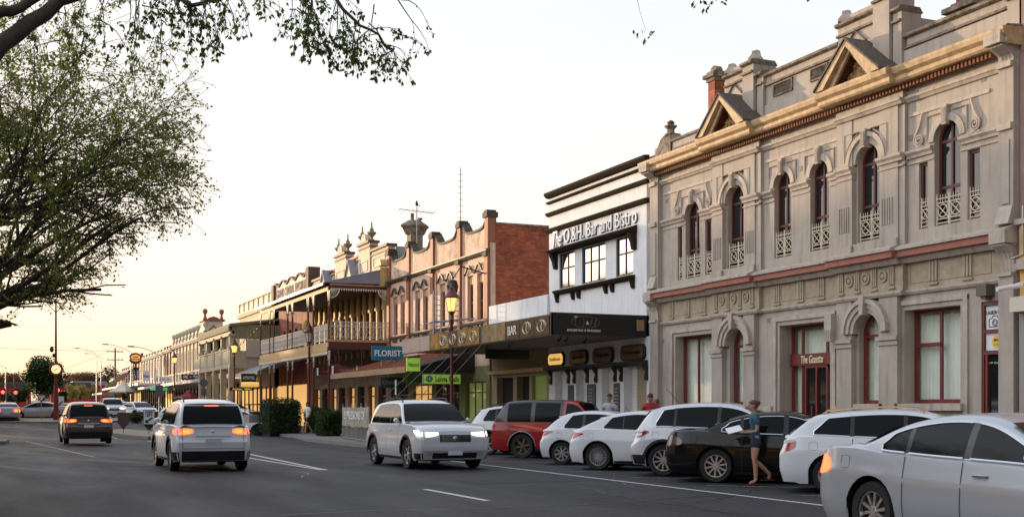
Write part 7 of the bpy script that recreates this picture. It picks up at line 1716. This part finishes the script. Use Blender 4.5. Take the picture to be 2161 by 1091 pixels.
    sj = {'spi': (V_['spi'], tuple(a * 1.22 for a in r['spi'])), 'hem': (V_['pel'] + Vector((0, 0, -.07)), tuple(a * 1.24 for a in r['pel'])), 'che': q('che', 1.06), 'upc': (V_['che'].lerp(V_['nec'], .62), (.135 * hs, .092 * hs)), 'nec': (V_['nec'] + Vector((0, 0, .005)), .070 * hs), 'shl': q('shl', 1.38), 'shr': q('shr', 1.38)}
    sb = [('spi', 'hem'), ('spi', 'che'), ('che', 'upc'), ('upc', 'nec'), ('upc', 'shl'), ('upc', 'shr')]
    for s_ in 'lr':
        sj['sl' + s_] = (V_['sh' + s_].lerp(V_['el' + s_], .62), .062 * hs); sb.append(('sh' + s_, 'sl' + s_))
    skin_obj('shirt', sj, sb, shirt, b)
    bj = {'pel': q('pel', 1.02), 'wai': (V_['pel'].lerp(V_['spi'], .4), tuple(a * 1.14 for a in r['spi'])), 'hpl': q('hpl', 1.03), 'hpr': q('hpr', 1.03)}; bb = [('pel', 'wai'), ('pel', 'hpl'), ('pel', 'hpr')]
    for s_ in 'lr':
        bj['lg' + s_] = (V_['hp' + s_].lerp(V_['kn' + s_], blen), (.098 if blen < .9 else .07) * hs); bb.append(('hp' + s_, 'lg' + s_))
        if blen > .9: bj['lh' + s_] = (V_['an' + s_] + Vector((0, 0, .05)), .062 * hs); bb.append(('lg' + s_, 'lh' + s_))
    skin_obj('shorts' if blen < .9 else 'trousers', bj, bb, bottom, b)
    if shoe:
        for s_ in 'lr':
            a, t_ = V_['an' + s_], V_['to' + s_]; d = (t_ - a); d.z = 0; d.normalize(); base = Vector((a.x, a.y, min(t_.z, a.z) - .0))
            skin_obj('shoe', {'m': (a.lerp(t_, .5) + Vector((0, 0, .008)), (.050, .045)), 'h': (a - d * .05 - Vector((0, 0, .035)), (.044, .042)), 't': (t_ + d * .02, (.044, .036))}, [('m', 'h'), ('m', 't')], shoe, b, 2)
    return b
def J_walk(face=(1, 0, 0), lean=.03):
    return dict(pel=(0, 0, .93), spi=(lean * .4, 0, 1.10), che=(lean, 0, 1.30), nec=(lean * 1.1, 0, 1.44), neu=(lean * 1.5, 0, 1.50), hed=(lean * 1.8 + .01, 0, 1.56), hdt=(lean * 1.8 + .012, 0, 1.66), face=face,
        shl=(lean, .17, 1.38), shr=(lean, -.17, 1.38), ell=(.0, .22, 1.10), elr=(.05, -.22, 1.12), wrl=(.17, .20, .92), wrr=(.26, -.12, 1.14), hal=(.20, .19, .86), har=(.32, -.07, 1.18),
        hpl=(0, .09, .86), hpr=(0, -.09, .86), knl=(.20, .09, .50), knr=(-.06, -.09, .49), anl=(.22, .09, .09), anr=(-.32, -.09, .16), tol=(.36, .10, .035), tor=(-.22, -.10, .045))
# woman stepping beside the black sedan, holding a folder
Jw = J_walk(lean=.03)
Jw.update(wrr=(.27, -.10, 1.07), har=(.34, -.05, 1.08), elr=(.02, -.21, 1.09), wrl=(.27, .13, 1.05), hal=(.34, .08, 1.07), ell=(.03, .21, 1.09), knl=(.05, .08, .50), anl=(.02, .08, .09), tol=(.16, .09, .03), knr=(.02, -.08, .50), anr=(-.30, -.08, .22), tor=(-.30, -.09, .10))
w_ = person(13.96, 20.05, 0.005, R(160), 'woman in a blue shirt and dark skirt holding papers beside the black sedan', Jw, mat('blue_shirt', (.02, .06, .13), .8, col2=(.015, .10, .12), nscale=9), mat('navy_skirt', (.018, .022, .035), .85), ('brown', (.10, .05, .03)), .985, True, None, blen=.42, hairlong=True)
hp = MB().box(-.15, .15, -.11, .11, 0, .012).build('papers', WHT, None, local=True)
hp.location = Vector((13.96, 20.05, 1.10)) + Matrix.Rotation(R(160), 3, 'Z') @ Vector((.44, .0, 0)); hp.rotation_euler = (R(-28), R(14), R(160)); tag(hp, 'white sheaf of papers held out by the woman in blue', 'papers')
for s_ in ((.02, .08, .0), (-.30, -.08, .085)):
    m = MB(); m.prism([(s_[0] - .10, s_[1] - .03), (s_[0] + .15, s_[1] - .045), (s_[0] + .19, s_[1]), (s_[0] + .14, s_[1] + .045), (s_[0] - .10, s_[1] + .035)], 'z', s_[2], s_[2] + .015); m.tube([(s_[0] + .02, s_[1] - .045, s_[2] + .015), (s_[0] + .10, s_[1], s_[2] + .07), (s_[0] + .02, s_[1] + .045, s_[2] + .015)], .008, 4); m.build('sandal', mat('dark_red_rubber', (.12, .015, .02), .6), w_, local=True)
x_, y_ = at(650, 66); person(x_, y_, .15, R(200), 'man in a white T-shirt and black shorts walking past the hedge', J_walk(lean=.02), mat('white_tshirt', (.75, .77, .80), .85), mat('black_shorts', (.012, .012, .014), .9), ('black', (.012, .010, .01)), 1.03, False, mat('green_trainers', (.05, .20, .17), .7), blen=.62)
Js = J_walk(lean=.02); Js.update(knl=(.02, .1, .5), knr=(0, -.1, .5), anl=(0, .1, .09), anr=(0, -.1, .09), tol=(.14, .11, .035), tor=(.14, -.11, .035), wrl=(.1, .22, .88), wrr=(.1, -.22, .88), hal=(.14, .2, .80), har=(.14, -.2, .80), ell=(-.02, .24, 1.12), elr=(-.02, -.24, 1.12))
x_, y_ = at(1287, 36.2); person(x_, y_, .17, R(215), 'man in a light grey T-shirt on the footpath behind the parked cars', Js, mat('grey_tshirt', (.38, .40, .44), .85), mat('dark_trousers', (.03, .03, .035), .9), ('dark', (.03, .02, .015)), 1.06, False, TRIMB, blen=.98)
Js2 = dict(Js); Js2.update(hed=(.09, 0, 1.53), hdt=(.12, 0, 1.63), face=(1, 0, -.35), wrr=(.26, -.1, 1.12), har=(.3, -.05, 1.18), wrl=(.26, .1, 1.12), hal=(.3, .05, 1.18))
x_, y_ = at(1374, 33.2); person(x_, y_, .17, R(225), 'man in a red T-shirt looking down at his hands by the down pipe', Js2, mat('red_tshirt', (.36, .02, .02), .85), mat('dark_trousers', (.03, .03, .03)), ('dark', (.03, .02, .02)), 1.05, False, TRIMB, blen=.98)
x_, y_ = at(1391, 34.1); person(x_, y_, .17, R(140), 'second man in a red top standing just behind the first one', Js2, mat('red_jumper', (.30, .03, .02), .85), mat('dark_trousers', (.03, .03, .03)), ('light_brown', (.12, .06, .03)), .97, False, TRIMB, blen=.98)
for k, (px_, z) in enumerate(((307, 125), (312, 127))):
    x_, y_ = at(px_, z); person(x_, y_, gz(y_) + .15, R(200), ('left' if k == 0 else 'right') + ' of two dark dressed pedestrians far down the footpath', J_walk(), mat('dark_coat', (.02, .018, .02), .9), mat('dark_trousers', (.03, .03, .03)), ('dark', (.03, .02, .02)), 1.0, False, TRIMB, blen=.98)
# ---------------------------------------------------------------- vegetation
def leaf_mat(name, c, c2, tr=.25):
    m = bpy.data.materials.new(name); m.use_nodes = True; t = m.node_tree; b = t.nodes['Principled BSDF']; L = t.links.new; n = t.nodes.new
    g = n('ShaderNodeNewGeometry'); r = n('ShaderNodeValToRGB'); L(g.outputs['Random Per Island'], r.inputs[0])
    r.color_ramp.elements[0].color = (*c, 1); r.color_ramp.elements[1].color = (*c2, 1); L(r.outputs[0], b.inputs['Base Color']); b.inputs['Roughness'].default_value = .55; b.inputs['Specular IOR Level'].default_value = .3
    tl = n('ShaderNodeBsdfTranslucent'); L(r.outputs[0], tl.inputs[0]); mx = n('ShaderNodeMixShader'); mx.inputs[0].default_value = tr
    o = t.nodes['Material Output']; L(b.outputs[0], mx.inputs[1]); L(tl.outputs[0], mx.inputs[2]); L(mx.outputs[0], o.inputs[0]); return m
def rnd_dir(rg):
    z = rg.uniform(-1, 1); a = rg.uniform(0, 2 * PI); s = math.sqrt(1 - z * z); return Vector((s * math.cos(a), s * math.sin(a), z))
def leaf(m, p, d, s, rg, w=.5):
    sd_ = d.cross(rnd_dir(rg))
    if sd_.length < .05: return
    sd_.normalize(); m.q(p, p + d * s * .45 + sd_ * s * w * .5, p + d * s, p + d * s * .45 - sd_ * s * w * .5)
BARK = mat('bark', (.085, .062, .045), .95, col2=(.045, .032, .022), nscale=9, bump=.5)

def big_tree():
    rg = random.Random(11); b = thing('street_tree', 'large spring leafed tree with fanning branches filling the left side', 'tree', (-2.2, 24.0, 0))
    tr = MB(); lf = MB(); base = Vector((-2.2, 24.0, 2.6)); tr.tube([(-2.6, 24, -.1), (-2.4, 24, 1.3), base], [.42, .34, .30], 9)
    def env(p):                      # uneven envelope of the crown
        a = math.atan2(p.z - 7.2, p.x + 1.5); k = 1 + .10 * math.exp(-((a + .2) / .28) ** 2) + .04 * math.exp(-((a + .8) / .3) ** 2) + .10 * math.sin(a * 3 + 1) + .08 * math.sin(a * 7 + p.y) + .05 * math.sin(a * 13)
        dx, dy, dz = (p.x + 1.5) / (4.55 * k), (p.y - 24.0) / 4.7, (p.z - 7.4) / (5.2 * k)
        return dx * dx + dy * dy + dz * dz
    def twigleaves(p, d, n_):
        for _ in range(n_):
            q = p + rnd_dir(rg) * rg.uniform(0, .11); dd = (d * .4 + rnd_dir(rg) + Vector((0, 0, -.35))).normalized(); leaf(lf, q, dd, rg.uniform(.03, .07), rg, .75)
    cnt = [0]
    def grow(p, d, L_, r_, lv):
        n_ = 4; pts = [p]; rs = [r_]
        for k in range(n_):
            d = (d + rnd_dir(rg) * (.10 + .03 * lv) + Vector((0, 0, (.03 if lv < 1 else (-.0 if lv < 2 else -.06))))).normalized(); p = p + d * L_ / n_; pts.append(p); rs.append(max(.0044, r_ * (1 - .45 * (k + 1) / n_)))
        if env(p) > 1.12: 
            if lv > 1 and env(pts[2]) < 1.25:
                tr.tube(pts[:3], rs[:3], 3, cap=False)
                for q in pts[:3]: twigleaves(q, d, 2)
            return
        tr.tube(pts, rs, 6 if lv < 2 else (4 if lv < 3 else 3), cap=False)
        if lv >= 3:
            for q in pts[1:]:
                if rg.random() < .42: twigleaves(q, d, 5 if lv == 3 else 8)
        if lv >= 5: return
        nb = (4, 4, 4, 3, 3)[lv]
        for k in range(nb):
            f = .35 + .65 * (k + rg.random() * .6) / nb; i = min(len(pts) - 2, int(f * (len(pts) - 1))); q = pts[i].lerp(pts[i + 1], f * (len(pts) - 1) - i) if f < 1 else pts[-1]
            sd_ = rnd_dir(rg); sd_ = (sd_ - d * sd_.dot(d)).normalized(); nd = (d * (1.0 if k == nb - 1 else .85) + sd_ * rg.uniform(.28, .60)).normalized()
            grow(q, nd, L_ * rg.uniform(.62, .82), rs[min(i + 1, len(rs) - 1)] * rg.uniform(.55, .75), lv + 1)
    for az, el, L_ in ((5, 3, 2.5), (-18, 6, 2.5), (30, 8, 2.5), (8, 10, 3.4), (-8, 15, 3.4), (0, 12, 3.2), (4, 22, 3.6), (10, 28, 3.4), (-20, 40, 3.4), (25, 50, 3.3), (-5, 62, 3.3), (60, 40, 3.0), (-60, 35, 3.0), (120, 45, 2.6), (-120, 50, 2.6), (0, 80, 3.2), (35, 18, 3.2), (-35, 18, 3.2)):
        d = Vector((math.cos(R(az)) * math.cos(R(el)), math.sin(R(az)) * math.cos(R(el)), math.sin(R(el)))); grow(base + d * .1, d, L_, .12, 0)
    tr.build('trunk', BARK, b, smooth=True, ang=60); lf.build('crown', leaf_mat('spring_leaves', (.13, .19, .028), (.36, .38, .07), .58), b)
    print('big tree', len(tr.f), len(lf.f))
big_tree()

def near_tree():
    rg = random.Random(5); b = thing('street_tree', 'nearer tree whose drooping twigs hang into the top of the picture', 'tree', (-5.5, 7.0, 0))
    tr = MB(); lf = MB()
    tr.tube([(-5.5, 7, -.1), (-5.3, 7.1, 2), (-4.9, 7.4, 3.6)], [.5, .4, .34], 9)
    def PX(px_, py_, z): a = at(px_, z); return Vector((a[0], a[1], zpx(py_, z)))
    def spray(p, d, n_, s):
        for _ in range(n_): leaf(lf, p + rnd_dir(rg) * .012, (d * .3 + rnd_dir(rg) * .9 + Vector((0, 0, -.75))).normalized(), rg.uniform(.6, 1.15) * s, rg, .55)
    def twig(p, d, L_, r_, lv, dr=.22):
        pts = [p]; rs = [r_]
        for k in range(5):
            d = (d + rnd_dir(rg) * .22 + Vector((0, 0, -dr))).normalized(); p = p + d * L_ / 5; pts.append(p); rs.append(max(.0016, r_ * (1 - .16 * (k + 1))))
        tr.tube(pts, rs, 4, cap=False)
        for q in pts[1:-1]:
            if rg.random() < .3: spray(q, d, rg.randint(1, 2), .03)
            if lv < 2 and rg.random() < .6:
                s_ = rnd_dir(rg); twig(q, (d + s_ * .9).normalized(), L_ * rg.uniform(.4, .65), rs[2] * .6, lv + 1, dr * .7)
        spray(p, d, rg.randint(3, 5), .050)
    limbs = [[(-5.0, 7.4, 3.5), PX(-60, 160, 9.5), PX(60, 50, 9.8), PX(200, -40, 10.2), PX(330, -100, 10.6)],
             [PX(-20, 30, 9.6), PX(60, 5, 9.8), PX(150, -20, 10.5), PX(260, -60, 11)],
             [PX(200, -40, 10.2), PX(330, -40, 10), PX(400, 12, 9.8), PX(450, 5, 10), PX(560, -20, 10.2)],
             [PX(330, -100, 10.6), PX(560, -90, 10.4), PX(700, -10, 10.2), PX(760, 55, 10.1), PX(830, 105, 10.1)],
             [PX(560, -90, 10.4), PX(600, -30, 10), PX(640, 0, 10), PX(655, 60, 10)],
             [PX(330, -100, 10.6), PX(800, -160, 11), PX(1100, -110, 11.3), PX(1330, -60, 11.5), PX(1480, -40, 11.6), PX(1700, -50, 11.8)]]
    rad = [.10, .05, .030, .026, .014, .024]
    for li, P_ in enumerate(limbs):
        P_ = [Vector(p) for p in P_]; pts = []
        for a, c in zip(P_, P_[1:]):
            for q in range(4): pts.append(a.lerp(c, q / 4) + (rnd_dir(rg) * .03 if q else Vector()))
        pts.append(P_[-1]); n_ = len(pts); rs = [rad[li] * (1 - .72 * k / (n_ - 1)) for k in range(n_)]; tr.tube(pts, rs, 7, cap=False)
        if li in (2, 3, 4):
            for k in range(3, n_):
                for _ in range({2: 2, 3: 2, 4: 1}[li]):
                    twig(pts[k], (rnd_dir(rg) + Vector((.25, 0, -.35))).normalized(), rg.uniform(.22, .42), .005, 0 if rg.random() < .6 else 1)
    # low limb whose leafy sprays hang across the upper left
    for (px0, py0, n_, zz) in ((60, -10, 5, 10), (130, 20, 6, 10.5), (200, 0, 7, 10.8), (260, 20, 7, 10.6), (320, 10, 7, 10.2), (300, 70, 4, 10.5), (180, 70, 5, 10.8), (480, -10, 4, 10), (640, 20, 3, 10), (850, -5, 3, 10), (120, 90, 4, 10.6), (760, 40, 3, 10.1), (790, 85, 3, 10.1)):
        for _ in range((n_ + 1) // 2): twig(PX(px0 + rg.uniform(-40, 40), py0 + rg.uniform(-30, 10), zz), (rnd_dir(rg) + Vector((.2, 0, -.3))).normalized(), rg.uniform(.25, .5), .006, 0 if rg.random() < .5 else 1)
    for (px0, L_) in ((1345, .36), (1470, .17), (1508, .12), (1690, .10)):
        p = PX(px0, -55, 11.5); q = PX(px0 + 5, -55 + L_ * 220, 11.5); q2 = PX(px0 + 18, -50 + L_ * 320, 11.5); tr.tube([p, p.lerp(q, .5) + Vector((-.03, 0, 0)), q, q2], [.004, .003, .002, .0015], 4, cap=False)
        for dx, dy in ((0, 0), (-12, 8), (14, 10), (4, 18), (-20, 2), (22, 2)):
            spray(PX(px0 + 12 + dx, -52 + L_ * 320 + dy, 11.5), Vector((0, 0, -1)), 3, .055)
    tr.build('trunk', BARK, b, smooth=True, ang=60); lf.build('crown', leaf_mat('dark_leaves', (.04, .07, .012), (.15, .21, .035), .5), b)
    print('near tree', len(tr.f), len(lf.f))
near_tree()

def blob(name, label, cat, c, rad, n_, size, lm, group=None, box_=False, trunk=None, seed=1, inner=True, flat=0):
    rg = random.Random(seed); b = thing(name, label, cat, (c[0], c[1], gz(c[1])), 0, group); lf = MB()
    cl = [(Vector((c[0], c[1], c[2])) + Vector((rnd_dir(rg).x * rad[0] * .55, rnd_dir(rg).y * rad[1] * .55, rnd_dir(rg).z * rad[2] * .55)), rg.uniform(.35, .6)) for _ in range(12)]
    for _ in range(n_):
        if box_:
            f = rg.randrange(5); u_, v_ = rg.uniform(-1, 1), rg.uniform(-1, 1); k = 1 + rg.uniform(-.12, .05) + (.10 * rg.random() if rg.random() < .08 else 0)
            p = Vector(((u_, v_, 1 - .05 * (u_ * u_ + v_ * v_)) if f == 0 else ((u_, -1, v_) if f in (1, 2) else ((-1, u_, v_) if f == 3 else (1, u_, v_))))) * k
            e = max(abs(p.x), abs(p.y)); cor = max(0, abs(p.x) + abs(p.y) - 1.7) + max(0, abs(p.x) + abs(p.z) - 1.75) + max(0, abs(p.y) + abs(p.z) - 1.75); p *= 1 - cor * .55
            p = Vector((c[0] + p.x * rad[0], c[1] + p.y * rad[1], c[2] + p.z * rad[2])); p += rnd_dir(rg) * .05 + Vector((0, .06 * math.sin(p.x * 5) * math.sin(p.z * 6), .07 * math.sin(p.x * 6) * math.sin(p.y * 5)))
            d = rnd_dir(rg)
        else:
            cc, k = cl[rg.randrange(len(cl))]; d = rnd_dir(rg); rr = k * (rg.random() ** .35); p = cc + Vector((d.x * rad[0] * rr, d.y * rad[1] * rr, d.z * rad[2] * rr)); d = rnd_dir(rg)
        leaf(lf, p, d, rg.uniform(.6, 1.2) * size, rg, .8)
    lf.build('crown' if cat == 'tree' else 'foliage', lm, b)
    m = MB()
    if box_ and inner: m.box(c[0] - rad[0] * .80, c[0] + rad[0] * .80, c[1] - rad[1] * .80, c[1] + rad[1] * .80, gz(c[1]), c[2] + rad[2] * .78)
    else:
        z0 = gz(c[1]); t_ = trunk or .15; m.tube([(c[0], c[1], z0 - .1), (c[0] + .1, c[1], c[2])], [t_, t_ * .5], 6)
        for k in range(6): d = rnd_dir(rg); d.z = abs(d.z); m.tube([(c[0] + .05, c[1], z0 + (c[2] - z0) * .6), (c[0] + d.x * rad[0] * .8, c[1] + d.y * rad[1] * .8, c[2] + d.z * rad[2] * .7)], [t_ * .4, t_ * .1], 4)
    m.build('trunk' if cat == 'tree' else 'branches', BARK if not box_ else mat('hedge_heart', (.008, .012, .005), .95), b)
    return b
HG = leaf_mat('hedge_leaves', (.014, .032, .008), (.06, .10, .02), .2); RT = leaf_mat('round_tree_leaves', (.02, .045, .010), (.06, .10, .02), .25); AUT = leaf_mat('autumn_leaves', (.10, .04, .012), (.20, .10, .025), .3); YL2 = leaf_mat('yellow_green_leaves', (.20, .17, .04), (.38, .32, .10), .4); HT = leaf_mat('hill_tree_leaves', (.03, .035, .012), (.09, .06, .02), .2)
def hedge(px0, px1, z, top, label, dep=.9, seed=1):
    a = at((px0 + px1) / 2, z); w_ = (px1 - px0) / 2 * z / F_PX; h = zpx(top, z)
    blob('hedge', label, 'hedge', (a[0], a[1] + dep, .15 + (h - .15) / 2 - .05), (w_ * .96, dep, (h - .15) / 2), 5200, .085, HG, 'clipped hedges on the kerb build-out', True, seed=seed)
hedge(562, 642, 67.5, 840, 'largest clipped dark green hedge, left of the walking man', 1.3, 1)
hedge(656, 684, 68, 860, 'narrow clipped hedge just right of the walking man', .9, 2)
hedge(680, 724, 61, 864, 'rounded clipped hedge beside the banner fence', .9, 3)
hedge(540, 566, 70, 897, 'lowest hedge at the foot of the trailer', .5, 4)
a = at(90, 165); blob('round_tree', 'dense round green tree behind the clock pole', 'tree', (a[0], a[1], zpx(800, 165)), (3.3, 3.2, 3.0), 9000, .28, RT, trunk=.3, seed=3)
for k, (px_, z, py_, rx, rz_, lm, lb) in enumerate(((152, 225, 826, 1.7, 1.5, YL2, 'yellow green bushy tree in front of the low red building, left of three'), (168, 230, 826, 1.9, 1.6, YL2, 'yellow green bushy tree in the middle of three'), (192, 235, 827, 1.5, 1.5, YL2, 'yellow green bushy tree, right of three'),
     (178, 320, 795, 5.5, 2.8, AUT, 'russet tree on the skyline right of the clock'), (152, 330, 803, 4, 2.2, HT, 'olive tree on the skyline left of the russet tree'), (208, 330, 804, 4, 2.0, HT, 'olive tree on the skyline beyond the street lights'), (228, 340, 808, 3.5, 1.8, AUT, 'small russet tree beyond the end of the shops'), (16, 290, 800, 4.5, 2.0, AUT, 'russet tree above the left red building'), (44, 320, 806, 6, 2.5, HT, 'broad dull green tree above the left red building'),
     (-10, 310, 808, 6, 3, HT, 'dull green tree at the far left edge'), (128, 345, 806, 5, 2.2, HT, 'dull green tree beside the small pale house'), (35, 200, 832, 2.5, 1.5, HG, 'dark shrub below the left traffic lights'), (128, 190, 838, 1.2, 1.0, HG, 'small dark shrub right of the clock pole'), (300, 98, 880, .1, .1, HG, None), (246, 285, 800, 4, 3, HT, 'leafy tree behind the low ochre shop'))):
    if lb is None: continue
    a = at(px_, z); blob('far_tree' if k > 2 else 'bushy_tree', lb, 'tree', (a[0], a[1], zpx(py_, z)), (rx, rx, rz_), 1900, .22 if k < 3 else .42, lm, trunk=.12, seed=20 + k)
for k, (px_, w_, z, lb) in enumerate(((285, 20, 92, 'low clipped planting bed along the far median, left clump'), (330, 12, 90, 'low planting beside the grey sign back'), (360, 25, 80, 'tall grassy planting left of the moving white vehicle'))):
    a = at(px_, z); blob('planting', lb, 'shrub', (a[0], a[1], gz(a[1]) + .45), (w_ * z / F_PX, .9, .5), 1500, .12, [HG, HG, YL2][k], seed=50 + k)
def rows_bushes(): pass

OPL = leaf_mat('street_tree_leaves', (.02, .045, .01), (.06, .11, .02), .3)
for k, y in enumerate((74, 86, 98, 110, 122)):  # unseen trees added to shade the stone facade below its cornice
    blob('street_tree', ('first', 'second', 'third', 'fourth', 'fifth')[k] + ' of five unseen tall trees added at the far left kerb to shade the stone office', 'tree', (-11.0 + .8 * (k % 2), y, 8.6), (6.4, 6.8, 6.6), 4200, .75, OPL, 'added tall shade trees across the road', trunk=.35, seed=80 + k)
for k, y in enumerate((-8, 10, 40, 56)):
    blob('street_tree', ('first', 'second', 'third', 'fourth')[k] + ' of four smaller trees on the left footpath beside the viewer', 'tree', (-12.6, y, 5.6), (3.2, 3.4, 3.4), 2600, .40, OPL, 'small trees across the road', trunk=.2, seed=90 + k)

for k, y in enumerate((136, 147, 158, 169, 181, 194)):  # unseen lower row added to keep low sun off the far shopfronts
    blob('street_tree', ('nearest', 'second', 'third', 'fourth', 'fifth', 'farthest')[k] + ' of six unseen middling trees added beyond the far left kerb to shade the shops', 'tree', (-11.5 + .8 * (k % 2), y, 7.6), (5.6, 6.6, 5.2), 2600, .8, OPL, 'added middling shade trees across the road', trunk=.3, seed=100 + k)
